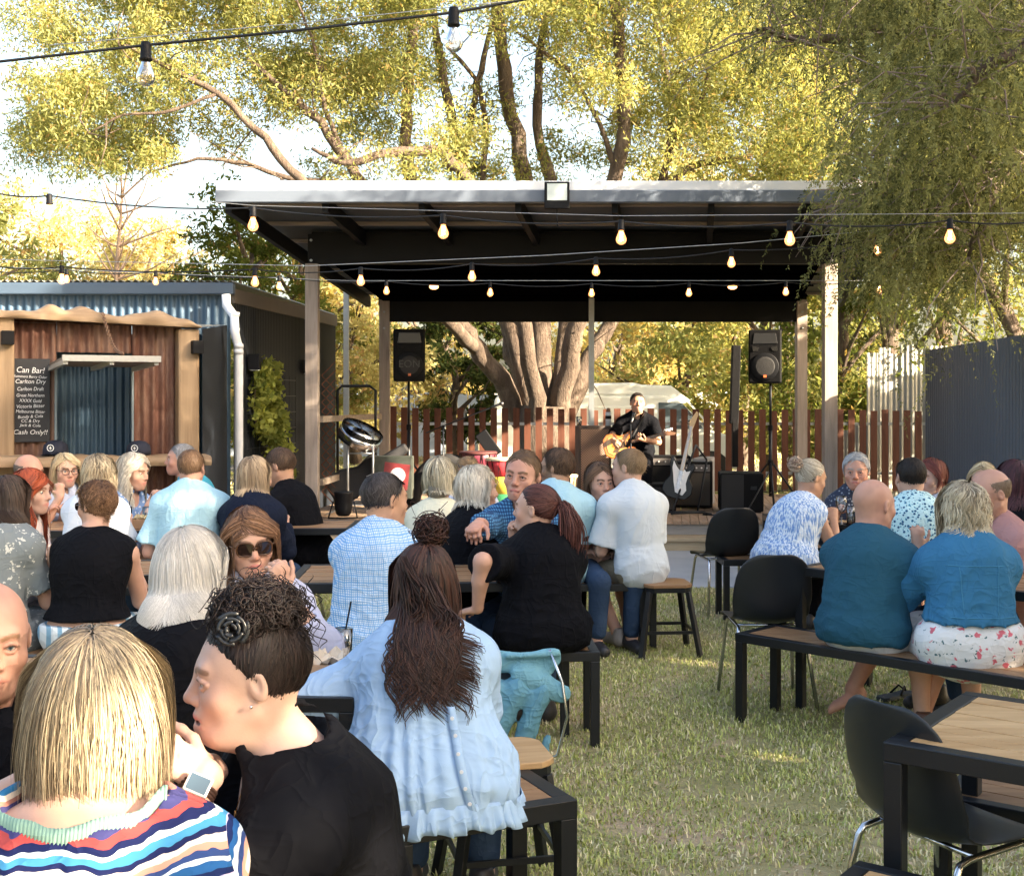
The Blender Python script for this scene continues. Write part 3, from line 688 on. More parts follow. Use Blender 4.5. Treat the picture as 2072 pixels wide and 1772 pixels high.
# ---------------------------------------------------------------- materials of the place
t = NT('lawn_soil'); t.col(t.ramp(t.noise(1.2, 6, .65), [(.3, (.22, .21, .08)), (.5, (.32, .28, .13)), (.62, (.44, .33, .21)), (.75, (.12, .13, .04))])).set(Roughness=.95).bump(t.noise(40, 5), .8, .03); M_soil = t.m
t = NT('grass_blade'); g = t.attr(); t.col(g).set(Roughness=.6, Specular_IOR_Level=.25); M_blade = t.m
t = NT('concrete'); t.col(t.ramp(t.noise(1.5, 5), [(.3, (.30, .33, .37)), (.7, (.42, .44, .47))])).set(Roughness=.8).bump(t.noise(90, 3), .15, .004); M_conc = t.m
def wood(name, a, b, axis=0, scale=1, rough=.6, knots=False):
    t = NT(name); sc = [22*scale]*3; sc[axis] = 1.6*scale
    f = t.noise(1, 5, .6, sc=tuple(sc), dist=.6); c = t.ramp(f, [(.3, a), (.5, tuple((x+y)/2 for x, y in zip(a, b))), (.7, b)])
    c = t.mix(t.math('MULTIPLY', t.noise(1.7, 3), .5), c, dk(a, .6), 'MIX')
    t.col(c).set(Roughness=rough, Specular_IOR_Level=.3).bump(f, .35, .004); return t.m
M_postwood = wood('weathered_post', (.27, .22, .19), (.46, .39, .34), 2); M_postlong = wood('weathered_beam', (.22, .18, .15), (.40, .33, .28), 0)
M_deck = wood('deck_boards', (.30, .20, .13), (.52, .38, .28), 1); M_riser = wood('grey_riser', (.30, .28, .27), (.44, .42, .40), 0); M_sleeper = wood('pine_sleeper', (.42, .32, .20), (.60, .50, .35), 0)
M_slatx = wood('teak_slat_x', (.22, .115, .055), (.42, .25, .13), 0, .8, .45); M_slatl = wood('pale_teak_slat', (.42, .25, .11), (.66, .45, .24), 0, .8, .45)
M_pine = wood('raw_timber', (.22, .145, .085), (.46, .33, .21), 2, .45); M_pineh = wood('raw_timber_h', (.22, .145, .09), (.46, .34, .22), 0, .45)
M_picket = wood('merbau_picket', (.085, .030, .018), (.16, .060, .036), 2); M_bark = None
M_steel = plain('black_steel', (.007, .009, .013), .42, .2, .3, 14, .1, 200, .5); M_chrome = plain('chrome', (.62, .64, .68), .18, 1, .05, 5, 0); M_galv = plain('galvanised', (.42, .44, .46), .42, .8, .2, 20, .1)
M_shell = plain('charcoal_plastic', (.013, .016, .020), .38, 0, .2, 6, .15, 350, .5, .001); M_box = plain('speaker_black', (.004, .004, .005), .6, 0, .2, 20, .3, 400, .15)
M_dark = plain('black_paint', (.004, .0045, .0065), .6, 0, .3, 3, .15, 30, .2); M_gut = plain('slate_gutter', (.11, .135, .18), .4, 0, .05, 3, 0); M_whitem = plain('white_painted_steel', (.72, .74, .78), .4, 0, .04, 4, 0)
M_grille = plain('speaker_grille', (.018, .018, .02), .65, .2, .3, 300, .6, 500)
def corr(name, c, c2=None, rough=.45, metal=.2, rust=None, ax='x', pitch=.076, amt=.5):
    t = NT(name); base = t.mix(t.noise(1.3, 4), dk(c, .85), c2 or dk(c, 1.15))
    if rust: base = t.mix(t.math('MULTIPLY', t.step(t.noise(1.4, 6, .7, sc=(1.6, 1.6, .5)), .40, .58), amt), base, rust)
    t.col(base).set(Roughness=rough, Metallic=metal); t.bump(t.noise(60, 3), .1, .003); return t.m
M_blueiron = corr('blue_corrugated_iron', (.045, .09, .15), rough=.4); M_rust = corr('rusty_corrugated_iron', (.085, .033, .022), (.15, .065, .045), .8, .1, (.26, .17, .13), amt=.7)
M_blkiron = corr('black_corrugated_iron', (.009, .013, .021), rough=.5); M_greyiron = corr('grey_corrugated_iron', (.22, .22, .20), (.34, .34, .31), .5, .3); M_darkfence = corr('charcoal_corrugated_iron', (.10, .115, .145), rough=.5)
M_bulb = NT('lit_bulb_glass'); M_bulb.col((1, .6, .3)).set(Roughness=.1); M_bulb.b.inputs['Emission Color'].default_value = (1, .42, .14, 1); M_bulb.b.inputs['Emission Strength'].default_value = 1.2; M_bulb = M_bulb.m
M_fil = NT('filament'); M_fil.b.inputs['Emission Color'].default_value = (1, .5, .2, 1); M_fil.b.inputs['Emission Strength'].default_value = 10; M_fil = M_fil.m
def glassmat(name, c=(1, 1, 1), rough=.02, mixf=.25):
    t = NT(name); g = t.n('ShaderNodeBsdfGlossy'); g.inputs['Roughness'].default_value = rough; tr = t.n('ShaderNodeBsdfTransparent'); tr.inputs[0].default_value = (*c, 1)
    mx = t.n('ShaderNodeMixShader'); fr = t.n('ShaderNodeFresnel'); fr.inputs[0].default_value = 1.5
    t.l(t.math('ADD', fr.outputs[0], mixf-.1), mx.inputs[0]); t.l(tr.outputs[0], mx.inputs[1]); t.l(g.outputs[0], mx.inputs[2]); t.l(mx.outputs[0], t.out.inputs[0]); return t.m
M_glass = glassmat('clear_glass', (.95, .97, .98)); M_clearbulb = glassmat('bulb_glass', (1, .90, .80), .03, .2)
# ---------------------------------------------------------------- ground, slab, grass
m = MB(); n = 60; xs = np.linspace(-60, 60, n); ys = np.linspace(-25, 120, n); Gd = np.zeros((n, n, 3))
for i, x in enumerate(xs):
    for j, y in enumerate(ys): Gd[i, j] = (x, y, 0)
m.grid(Gd); tag(m.build('ground', M_soil), 'lawn soil under the grass', None, None, 'structure')
m = MB(); m.b2((-6, 10.68, -.1), (7.5, 13.25, .012)); tag(m.build('path', M_conc, bevel=.01), kind='structure')
def blades(name, n, xr, yr, hmax, w, dens=None, seed=1, cols=None, far=False, lay=.9):
    r = np.random.default_rng(seed); x = r.uniform(*xr, n); y = yr[0]+(yr[1]-yr[0])*r.uniform(0, 1, n)**(1.0 if far else 1.35)
    m = np.abs(x) < y*.46+.5; x, y = x[m], y[m]
    if not far: m = ~((y > 10.66)); x, y = x[m], y[m]
    pt = pnoise(np.stack([x, y, x*0], 1), 1.7, 3)+.6*pnoise(np.stack([x, y, x*0], 1), 5, 4); thin = pt > .55
    if not far:
        for px_, py_, ra_ in ((1420, 1590, .30), (1600, 1620, .28), (1500, 1500, .15), (1790, 1710, .16), (1250, 1680, .14), (1400, 1700, .12), (1640, 1680, .10), (1530, 1400, .12)):
            c0 = V((px_-CX)*CZ/(py_-HY), CZ*F_/(py_-HY), 0); dd = np.hypot((x-c0[0]), (y-c0[1])*1.6)+.08*pnoise(np.stack([x, y, x*0], 1), 9, 7); thin |= dd < ra_*.8
    keep = ~(thin & (r.uniform(size=len(x)) < .72)); x, y, pt = x[keep], y[keep], pt[keep]; n = len(x)
    cl = pnoise(np.stack([x, y, x*0], 1), 22, 8); az = r.uniform(0, 2*PI, n)+cl*2; h = hmax*r.uniform(.35, 1, n)*(1+.4*cl); tilt = r.uniform(.2, lay, n)
    dx, dy = np.cos(az), np.sin(az); b = np.stack([x, y, np.zeros(n)], 1); L = h[:, None]
    mid = b+np.stack([dx*np.sin(tilt*.5), dy*np.sin(tilt*.5), np.cos(tilt*.5)], 1)*L*.55
    tip = mid+np.stack([dx*np.sin(tilt*1.5), dy*np.sin(tilt*1.5), np.cos(tilt*1.5)], 1)*L*.55; tip[:, 2] = np.maximum(tip[:, 2], .004)
    s = np.stack([-dy, dx, 0*dx], 1)*(w*r.uniform(.6, 1.3, n))[:, None]
    Vt = np.stack([b-s, b+s, mid+s*.8, mid-s*.8, tip+s*.15, tip-s*.15], 1).reshape(-1, 3); i0 = np.arange(n)*6
    Fc = np.concatenate([np.stack([i0, i0+1, i0+2, i0+3], 1), np.stack([i0+3, i0+2, i0+4, i0+5], 1)])
    a, bb, c = cols or ((.26, .31, .08), (.54, .55, .20), (.72, .64, .40)); u = r.uniform(0, 1, n)[:, None]
    C = np.array(a)*(1-u)+np.array(bb)*u; dry = (r.uniform(size=n) < .20+.6*np.clip(pt, 0, 1))[:, None]; C = np.where(dry, np.array(c)*(.7+.5*u), C); C = C*(1+.22*cl[:, None])
    return tag(mkmesh(name, Vt, Fc, M_blade, None, np.repeat(C, 6, 0)), None, None, None, 'stuff')
g = blades('grass', 430000, (-5.5, 5.5), (2.3, 10.68), .034, .0032, lay=1.35); g['label'] = 'short trampled green lawn grass in the courtyard'; g['category'] = 'grass'
g = blades('grass', 90000, (-14, 14), (17.5, 34), .07, .010, far=True, seed=2, cols=((.18, .22, .06), (.36, .36, .12), (.5, .42, .22))); g['label'] = 'sunlit grass beyond the picket fence'; g['category'] = 'grass'
r_ = np.random.default_rng(12); n_ = 900; x_ = r_.uniform(-4.5, 4.5, n_); y_ = 2.4+8*r_.uniform(size=n_)**1.3; a_ = r_.uniform(0, 6.28, n_); L_ = r_.uniform(.008, .024, n_); z_ = r_.uniform(.018, .034, n_)
P_c = np.stack([x_, y_, z_], 1); d1 = np.stack([np.cos(a_), np.sin(a_), r_.normal(size=n_)*.3], 1)*L_[:, None]; d2 = np.stack([-np.sin(a_), np.cos(a_), r_.normal(size=n_)*.3], 1)*L_[:, None]*.35
Vl = np.stack([P_c-d1, P_c+d2, P_c+d1, P_c-d2], 1).reshape(-1, 3); ul = r_.uniform(size=(n_, 1)); cl_ = np.array((.16, .07, .04))*(1-ul)+np.array((.62, .46, .28))*ul
tag(mkmesh('fallen_leaves', Vl, np.arange(n_*4).reshape(-1, 4), M_blade, None, np.repeat(cl_, 4, 0)), 'dry brown leaves and litter scattered on the lawn', 'leaf litter', None, 'stuff')
# ---------------------------------------------------------------- stage
def skew(y): return .45*(y-13.5)/3.3
m = MB(); nb = 64
x0, x1 = -2.55, 3.75
dk_ = thing('stage_deck', 'low timber stage deck with weathered boards and grey front steps', 'stage', (0, 13.4, 0))
nb = 66; ww = (x1-x0)/nb
for i in range(nb):
    a = x0+i*ww; z = .30+.002*math.sin(i*7)
    m.add([(a, 13.38, z-.03), (a+ww-.008, 13.38, z-.03), (a+ww-.008+.5, 17.2, z-.03), (a+.5, 17.2, z-.03), (a, 13.38, z), (a+ww-.008, 13.38, z), (a+ww-.008+.5, 17.2, z), (a+.5, 17.2, z)], [(0, 3, 2, 1), (4, 5, 6, 7), (0, 1, 5, 4), (2, 3, 7, 6), (0, 4, 7, 3), (1, 2, 6, 5)])
m.build('boards', M_deck, dk_, off=(0, 13.4, 0))
MB().b2((x0, 13.42, .155), (x1, 13.47, .268)).build('riser', M_riser, dk_, off=(0, 13.4, 0)); MB().b2((x0, 13.14, .115), (x1, 13.41, .152)).build('step_tread', M_sleeper, dk_, off=(0, 13.4, 0)); MB().b2((x0, 13.17, .013), (x1, 13.40, .112)).build('step_riser', M_sleeper, dk_, off=(0, 13.4, 0))
pv = thing('stage_shelter', 'black-lined stage shelter with skillion roof and four weathered timber posts', 'shelter', (0, 13.5, 0)); O = (0, 13.5, 0)
def post(x, y, z0, z1, w=.14):
    mm = MB(); mm.b2((x-w/2, y-w/2, z0), (x+w/2, y+w/2, z1)); return mm.build('post', M_postwood, pv, off=O, bevel=.006)
fpl, fpr = -2.18, 3.47; bpl, bpr = -1.73, 3.93
q = [post(fpl, 13.5, .3, 3.10), post(fpr, 13.5, .3, 3.10), post(bpl, 16.8, .3, 2.97), post(bpr, 16.8, .3, 2.97)]
for o_, (x, y, zz) in zip(q, ((fpl, 13.5, 3.3), (fpr, 13.5, 3.3), (bpl, 16.8, 2.75), (bpr, 16.8, 2.75))):
    m = MB(); 
    for dz in (0, .22): m.lathe([(.016, 0), (.016, .01), (.008, .014)], 8, (x, y-.092 if y < 14 else y-.072, zz-dz+.05), rotm(PI/2, 0, 0))
    m.build('bolt', M_galv, o_, off=O)
m = MB(); m.b2((fpl-.04, 13.43, 3.10), (fpr+.12, 13.56, 3.42)); m.build('front_beam', M_dark, pv, off=O, bevel=.004)
m = MB(); m.b2((bpl+.07, 16.76, 2.67), (bpr-.07, 16.86, 3.02)); m.build('back_beam', M_dark, pv, off=O)
def rz(y): return 3.53+(y-12)*(-.102)            # underside of the roof
def rx(y, s): return (-2.84 if s < 0 else 3.90)+.76*(y-12)/5.3+.0
m = MB()   # sheet
m.add([(rx(12, -1), 12, rz(12)+.10), (rx(12, 1), 12, rz(12)+.10), (rx(17.3, 1), 17.3, rz(17.3)+.10), (rx(17.3, -1), 17.3, rz(17.3)+.10), (rx(12, -1), 12, rz(12)+.13), (rx(12, 1), 12, rz(12)+.13), (rx(17.3, 1), 17.3, rz(17.3)+.13), (rx(17.3, -1), 17.3, rz(17.3)+.13)],
      [(0, 3, 2, 1), (4, 5, 6, 7), (0, 1, 5, 4), (2, 3, 7, 6), (0, 4, 7, 3), (1, 2, 6, 5)]); m.build('roof_sheet', plain('roof_underside', (.05, .058, .068), .6), pv, off=O)
m = MB(); m.b2((rx(12, -1)-.02, 11.93, 3.645), (rx(12, 1)+.02, 12.0, 3.735)); m.build('roof_cap', M_whitem, pv, off=O, bevel=.006)  # white strip paints in the sunlit front edge of the roof sheet
m = MB(); m.b2((rx(12, -1)-.02, 11.90, 3.525), (rx(12, 1)+.02, 12.0, 3.642)); m.build('gutter', M_gut, pv, off=O, bevel=.008)
for i in range(8):
    s = i/7; y0, y1 = 12.02, 17.25; a = rx(12, -1)+.08+(rx(12, 1)-rx(12, -1)-.16)*s
    m = MB(); m.add([(a-.03, y0, rz(y0)-.09), (a+.03, y0, rz(y0)-.09), (a+.79, y1, rz(y1)-.09), (a+.73, y1, rz(y1)-.09), (a-.03, y0, rz(y0)+.06), (a+.03, y0, rz(y0)+.06), (a+.79, y1, rz(y1)+.06), (a+.73, y1, rz(y1)+.06)], [(0, 3, 2, 1), (4, 5, 6, 7), (0, 1, 5, 4), (2, 3, 7, 6), (0, 4, 7, 3), (1, 2, 6, 5)])
    m.build('rafter', M_dark, pv, off=O)
m = MB()
for j in range(7):
    y = 12.35+j*.8; m.bar((rx(y, -1)+.02, y, rz(y)+.078), (rx(y, 1)-.02, y, rz(y)+.078), .07, .036)
m.build('purlins', M_postlong, pv, off=O)
m = MB()   # end panels that box the roof (black ply between beam and roof) 
m.add([(fpl, 13.44, 3.42), (fpr, 13.44, 3.42), (fpr, 13.44, rz(13.44)+.06), (fpl, 13.44, rz(13.44)+.06)], [(0, 1, 2, 3)]); m.build('beam_infill', M_dark, pv, off=O)
m = MB(); m.add([(bpl-.1, 16.9, 2.9), (bpr+.1, 16.9, 2.9), (bpr+.1, 16.9, rz(16.9)+.04), (bpl-.1, 16.9, rz(16.9)+.04)], [(0, 1, 2, 3)]); m.build('back_infill', M_dark, pv, off=O)
m = MB(); 
for yy in (14.2, 14.9, 15.6, 16.3): m.add([(fpl+.1+skew(yy), yy-.02, rz(yy)-.12), (fpr+.05+skew(yy), yy-.02, rz(yy)-.12), (fpr+.05+skew(yy), yy+.02, rz(yy)-.09), (fpl+.1+skew(yy), yy+.02, rz(yy)-.09)], [(0, 1, 2, 3)])
m.add([(fpl, 13.6, rz(13.6)-.10), (fpr, 13.6, rz(13.6)-.10), (bpr, 16.85, rz(16.85)-.10), (bpl, 16.85, rz(16.85)-.10)], [(0, 3, 2, 1)]); m.build('black_ceiling', plain('matt_black', (.0012, .0012, .0015), 1, 0, .3, 3, 0, spec=0), pv, off=O)
# floodlight on the fascia
fl = thing('floodlight', 'black square floodlight hung on the stage roof fascia', 'floodlight', at(1127, 396, 11.85)); o3 = at(1127, 396, 11.85)
MB().box(o3, (.24, .06, .26)).build('housing', M_dark, fl, off=o3, bevel=.008); MB().box(o3+V(0, -.033, .03), (.19, .006, .16)).build('lens', plain('flood_glass', (.55, .62, .62), .1, 0, .1, 4, 0), fl, off=o3); MB().tube([o3+V(0, 0, -.13), o3+V(.0, 0, -.22), o3+V(.01, .0, -.30)], .006, 6).build('cable', M_dark, fl, off=o3)
for px in (878, 1482):
    o3 = at(px, 578, 15.6); f = thing('bulkhead_light', f'warm lit round light under the stage roof, {"left" if px < 1000 else "right"} one of the two', 'light', o3, group='round lights under the stage roof')
    MB().lathe([(.10, .05), (.10, .02), (.085, 0)], 14, o3).build('base', M_dark, f, off=o3); MB().lathe([(.06, 0), (.055, -.03), (.03, -.045), (.0001, -.047)], 14, o3).build('diffuser', M_bulb, f, True, off=o3)
# ---------------------------------------------------------------- corrugated sheet builder
def corrugate(mb, p, q, z0, z1, pitch=.076, amp=.009, top=None, n=8):
    p = V(*p, 0); q = V(*q, 0); L = np.linalg.norm(q-p); d = (q-p)/L; nr_ = V(d[1], -d[0], 0); k = int(L/pitch*n)
    s = np.linspace(0, L, k+1); off = amp*np.sin(s/pitch*2*PI); P = np.zeros((2, k+1, 3))
    for i, z in enumerate((z0, z1)):
        P[i] = p+d*s[:, None]+nr_*off[:, None]; P[i, :, 2] = z
        if i and top is not None: P[i, :, 2] = z1+(top-z1)*s/L
    mb.grid(P.transpose(1, 0, 2)); return mb
# blue shed behind the bar
sh = thing('shed', 'long shed of blue corrugated iron front and black side wall behind the bar', 'shed', (-4, 13, 0)); O = (-4, 13, 0)
corrugate(MB(), (-9, 13.0), (-2.96, 13.0), 0, 2.72, .09, .012).build('front_wall', M_blueiron, sh, True, off=O)
corrugate(MB(), (-2.93, 13.0), (-2.46, 17.2), 0, 2.66, .06, .006).build('side_wall', M_blkiron, sh, True, off=O)
m = MB(); m.bar((-2.93, 12.98, 2.71), (-2.45, 17.2, 2.71), .035, .15); m.build('barge_board', plain('brown_barge', (.12, .10, .085), .6), sh, off=O)
m = MB(); P = np.zeros((120, 2, 3)); xx = np.linspace(-9, -2.9, 120*1)
xx = np.linspace(-9, -2.9, 420); P = np.zeros((420, 2, 3)); P[:, 0, 0] = xx; P[:, 1, 0] = xx+.45; P[:, 0, 1] = 12.9; P[:, 1, 1] = 17.3; P[:, 0, 2] = 2.86+.012*np.sin(xx*2*PI/.076); P[:, 1, 2] = 2.80+.012*np.sin(xx*2*PI/.076)
m.grid(P); m.build('roof', M_greyiron, sh, True, off=O)
MB().b2((-9, 12.86, 2.72), (-2.90, 12.97, 2.84)).build('gutter', plain('blue_gutter', (.055, .085, .13), .35), sh, off=O, bevel=.012)
m = MB(); m.tube([at(457, 596, 12.82), at(458, 618, 12.82), at(474, 640, 12.6), at(475, 672, 12.6), at(479, 690, 12.62), at(483, 700, 12.62), V(at(483, 700, 12.62)[0], 12.62, 0)], .045, 12)
for py in (636, 668, 700, 712): 
    c = at(475 if py < 690 else 483, py, 12.61); m.lathe([(.05, -.02), (.05, .02)], 12, c)
m.build('downpipe', M_whitem, sh, True, off=O)
# ---------------------------------------------------------------- can bar
bar = thing('bar_hut', 'open bar hut of rusty corrugated iron framed with raw live-edge timber', 'bar', (0, 0, 0)); YB = 11.5; TH = R(27); XC = (403-CX)*YB/F_; O = (XC, YB, 0)
def bl(px): k = (px-CX)/F_; return (XC-k*YB)/(math.cos(TH)-k*math.sin(TH))
def bx(px): return XC-bl(px)
def by(px): return YB-bl(px)*math.sin(TH)
def bz(py, px=150): return CZ-(py-HY)*by(px)/F_
def bw(p): d = np.asarray(p, float)-V(XC, YB, 0); return V(XC, YB, 0)+rotm(0, 0, TH) @ d
def binv(p): d = np.asarray(p, float)-V(XC, YB, 0); return V(XC, YB, 0)+rotm(0, 0, -TH) @ d
bar.location = O; bar.rotation_euler = (0, 0, TH)
corrugate(MB(), (bx(22), YB+.12), (bx(118), YB+.12), .0, bz(640), .085, .018).build('wall_panel', M_rust, bar, True, off=O)
corrugate(MB(), (bx(118), YB+.12), (bx(272), YB+.12), bz(712), bz(640), .085, .018).build('wall_panel', M_rust, bar, True, off=O)
corrugate(MB(), (bx(272), YB+.12), (bx(372), YB+.12), .0, bz(645), .085, .018).build('wall_panel', M_rust, bar, True, off=O)
corrugate(MB(), (bx(110), YB+.15), (bx(276), YB+.15), .0, bz(930), .085, .018).build('wall_panel', M_rust, bar, True, off=O)
for pa in (113, 270): MB().b2((bx(pa), YB+.08, bz(918)), (bx(pa+4), YB+.14, bz(735))).build('window_jamb', plain('steel_trim', (.20, .26, .32), .4, .5), bar, off=O)
corrugate(MB(), (bx(100), YB+.5), (bx(290), YB+.5), .9, bz(700), .075, .010).build('roller_panel', M_blueiron, bar, True, off=O)
MB().b2((bx(-40), YB-.02, 0), (bx(29), YB+.16, bz(642))).build('corner_post', M_pine, bar, off=O, bevel=.02)
MB().b2((bx(360), YB-.02, 0), (bx(403), YB+.16, bz(660))).build('corner_post', M_pine, bar, off=O, bevel=.02)
def live(name, xs_, top, bot, y0, y1):
    m = MB(); k = 90; X = np.linspace(xs_[0], xs_[-1], k); T_ = np.interp(X, xs_, top); B_ = np.interp(X, [xs_[0], xs_[-1]], bot)
    T_ = np.convolve(np.pad(T_, 3, 'edge'), np.ones(7)/7, 'valid')+1.2*np.sin(X*.11)
    P = np.zeros((k, 13, 3))
    for i in range(k):
        a, b = bz(T_[i], X[i]), bz(B_[i], X[i]); ring = [(y0, b), (y0-.01, b*.7+a*.3), (y0, a*.8+b*.2), (y0+.03, a*.96+b*.04), (y0+.07, a), ((y0+y1)/2, a+.005), (y1-.04, a-.01), (y1, a*.9+b*.1), (y1, b), (y1-.05, b), ((y0+y1)/2, b), (y0+.03, b), (y0, b)]
        for j, (y, z) in enumerate(ring): P[i, j] = (bx(X[i]), y+.012*math.sin(X[i]*.07+j), z)
    m.grid(P); m.add(P[0], [tuple(range(12))]); m.add(P[-1], [tuple(range(12))[::-1]]); return m.build(name, M_pineh, bar, True, off=O)
live('lintel', [-40, 0, 35, 72, 92, 108, 120, 136, 152, 172, 200, 235, 268, 300, 318, 334, 348, 365, 385, 404], [628, 626, 629, 630, 618, 612, 624, 632, 622, 618, 634, 640, 637, 631, 626, 632, 644, 641, 650, 664], (641, 664), YB-.08, YB+.18)
live('counter', [-40, 20, 80, 150, 220, 290, 340, 410], [921, 920, 922, 919, 921, 919, 919, 917], (942, 938), YB-.34, YB+.10)
def bside(mb, nm, mat): 
    for q in mb.v: q[:] = np.array([binv(p) for p in q])
    return mb.build(nm, mat, bar, True, off=O)
bside(corrugate(MB(), (XC+.035, YB-.02), (-2.99, 12.95), 0, 2.28, .06, .007, top=2.40), 'side_cladding', M_blkiron)
m = MB(); m.v.append(np.array([binv(V(*q)) for q in ((-7.2, 9.2, 2.30), (XC, YB+.05, 2.30), (-2.98, 12.9, 2.40), (-7.2, 12.9, 2.40))])); m.f = [(0, 1, 2, 3)]; m.build('roof', M_greyiron, bar, off=O)
fl_ = 1.02; hz_ = bz(742, 190); x0_, x1_ = bx(102), bx(272); fz = hz_+.035
m = MB(); m.add([(x0_, YB+.06, hz_), (x1_, YB+.06, hz_), (x1_, YB-fl_, fz), (x0_, YB-fl_, fz), (x0_, YB+.06, hz_+.03), (x1_, YB+.06, hz_+.03), (x1_, YB-fl_, fz+.03), (x0_, YB-fl_, fz+.03)], [(0, 3, 2, 1), (4, 5, 6, 7), (0, 1, 5, 4), (2, 3, 7, 6), (0, 4, 7, 3), (1, 2, 6, 5)])
fp = m.build('awning_flap', corr('flap_iron', (.14, .12, .11), (.22, .19, .17), .6, .1, (.2, .12, .08)), bar, off=O)
m = MB(); m.bar((x0_-.03, YB-fl_-.02, fz+.01), (x1_+.03, YB-fl_-.02, fz+.01), .035, .05); m.bar((x0_-.0, YB+.03, hz_-.02), (x0_, YB-fl_, fz-.02), .035, .04); m.bar((x1_, YB+.03, hz_-.02), (x1_, YB-fl_, fz-.02), .035, .04); m.bar(((x0_+x1_)/2, YB+.03, hz_-.02), ((x0_+x1_)/2, YB-fl_, fz-.02), .035, .04); m.build('flap_frame', M_galv, fp, off=O)
m = MB(); p0 = V(bx(204), YB-.1, bz(634, 204)); p1 = V((x0_+x1_)/2+.1, YB-fl_+.05, fz+.05); N = 34
for i in range(N):
    a = p0+(p1-p0)*(i/N)+V(0, 0, -.10*math.sin(PI*i/N)); b = p0+(p1-p0)*((i+1.25)/N)+V(0, 0, -.10*math.sin(PI*min(1, (i+1.25)/N))); c_ = (a+b)/2; s_, d_, u_ = frame(b-a)
    if i % 2: s_ = u_
    th = np.arange(10)*2*PI/10; m.tube([c_+(b-a)/2*math.cos(x)*1.0+s_*.013*math.sin(x) for x in th], .0045, 5, closed=True)
m.build('chain', plain('rusty_chain', (.22, .13, .08), .6, .4), bar, True, off=O)
for px, py in ((14, 684), (396, 703)):
    c_ = V(bx(px), YB-.07, bz(py, px)); l_ = MB().box(c_, (.10, .10, .12)).build('wall_light', M_dark, bar, off=O, bevel=.004)
# menu board
c_ = bw(V(bx(63), YB+.085, bz(810, 63))); mbd = thing('menu_board', 'tall chalkboard drinks menu with white handwriting hung beside the bar window', 'chalkboard', c_, TH)
MB().box((0, 0, 0), (.33, .025, .735)).build('board', plain('chalkboard', (.028, .030, .036), .75, 0, .35, 9, .1), mbd, bevel=.003)
M_chalk = plain('chalk', (.75, .76, .78), .9)
def text(s, c, size, mat, parent, off, rx_=R(90), rz_=0, name='lettering', ext=.001, align='CENTER', sx_=1, tilt=0):
    cu = bpy.data.curves.new(name, 'FONT'); cu.body = s; cu.size = size; cu.align_x = align; cu.align_y = 'CENTER'; cu.extrude = ext; cu.resolution_u = 3; cu.shear = .18 if name == 'chalk_writing' else 0
    o = bpy.data.objects.new('tmp', cu); COL.objects.link(o); me = bpy.data.meshes.new_from_object(o); bpy.data.objects.remove(o)
    Mx = Matrix.Translation(Vector(tuple(np.asarray(c, float)-np.asarray(off, float)))) @ Matrix.Rotation(rz_, 4, 'Z') @ Matrix.Rotation(rx_, 4, 'X') @ Matrix.Rotation(tilt, 4, 'Z') @ Matrix.Diagonal((sx_, 1, 1, 1)); me.transform(Mx); me.materials.clear(); me.materials.append(mat)
    o = bpy.data.objects.new(name, me); COL.objects.link(o); o.parent = parent; return o
for s, py, sz in (('Can Bar!', 751, .075), ('Summers Berry Cider', 764, .033), ('Carlton Dry', 774, .055), ('Carlton Draft', 789, .048), ('Great Northern', 802, .043), ('XXXX Gold', 813, .043), ('Victoria Bitter', 824, .045), ('Melbourne Bitter', 835, .041), ('Bundy & Cola', 845, .040), ('CC & Dry', 854, .040), ('Jack & Cola', 863, .036), ('Cash Only!!', 877, .060)):
    text(s, V(0, -.0145, bz(py-2, 63)-bz(810, 63)), sz*.95, M_chalk, mbd, (0, 0, 0), name='chalk_writing', sx_=.86+.2*random.random(), tilt=random.uniform(-.05, .05))
# caps on the counter
def cap_(px, py, label, emb):
    c_ = bw(V(bx(px), YB-.16, bz(919, px)+.004)); o = thing('cap', label, 'cap', c_, group='caps on the bar counter'); mm = plain('navy_cap', (.012, .016, .035), .8)
    MB().lathe([(.105, 0), (.106, .04), (.095, .085), (.06, .118), (.0001, .128)], 18, c_, np.diag([1, 1.15, 1])).build('crown', mm, o, True, off=c_)
    P = np.array([[c_+V(.092*math.sin(a)*r_, -.105-.075*math.cos(a)*(r_-.2), .012-.02*(abs(math.sin(a)))**2) for r_ in (.2, .6, 1.0)] for a in np.linspace(-1.5, 1.5, 9)]); b = MB().grid(P).build('peak', mm, o, True, off=c_); b.modifiers.new('s', 'SOLIDIFY').thickness = .004
    m = MB(); m.tube([c_+V(.028*math.cos(a), -.122+.012*abs(math.sin(a))*0+.0, .062+.028*math.sin(a)) for a in np.arange(12)*PI/6], .004, 5, closed=True); m.bar(c_+V(-.014, -.122, .062), c_+V(.014, -.122, .062), .006, .006); m.bar(c_+V(0, -.122, .048), c_+V(0, -.122, .076), .006, .006, (0, 1, 0))
    m.build('emblem', M_chalk, o, off=c_)
cap_(108, 915, 'navy cap with white emblem on the bar counter beneath the chalkboard', 0); cap_(274, 908, 'navy cap with round badge on the bar counter right of the blue window', 1)
c_ = at(122, 908, 11.28); 
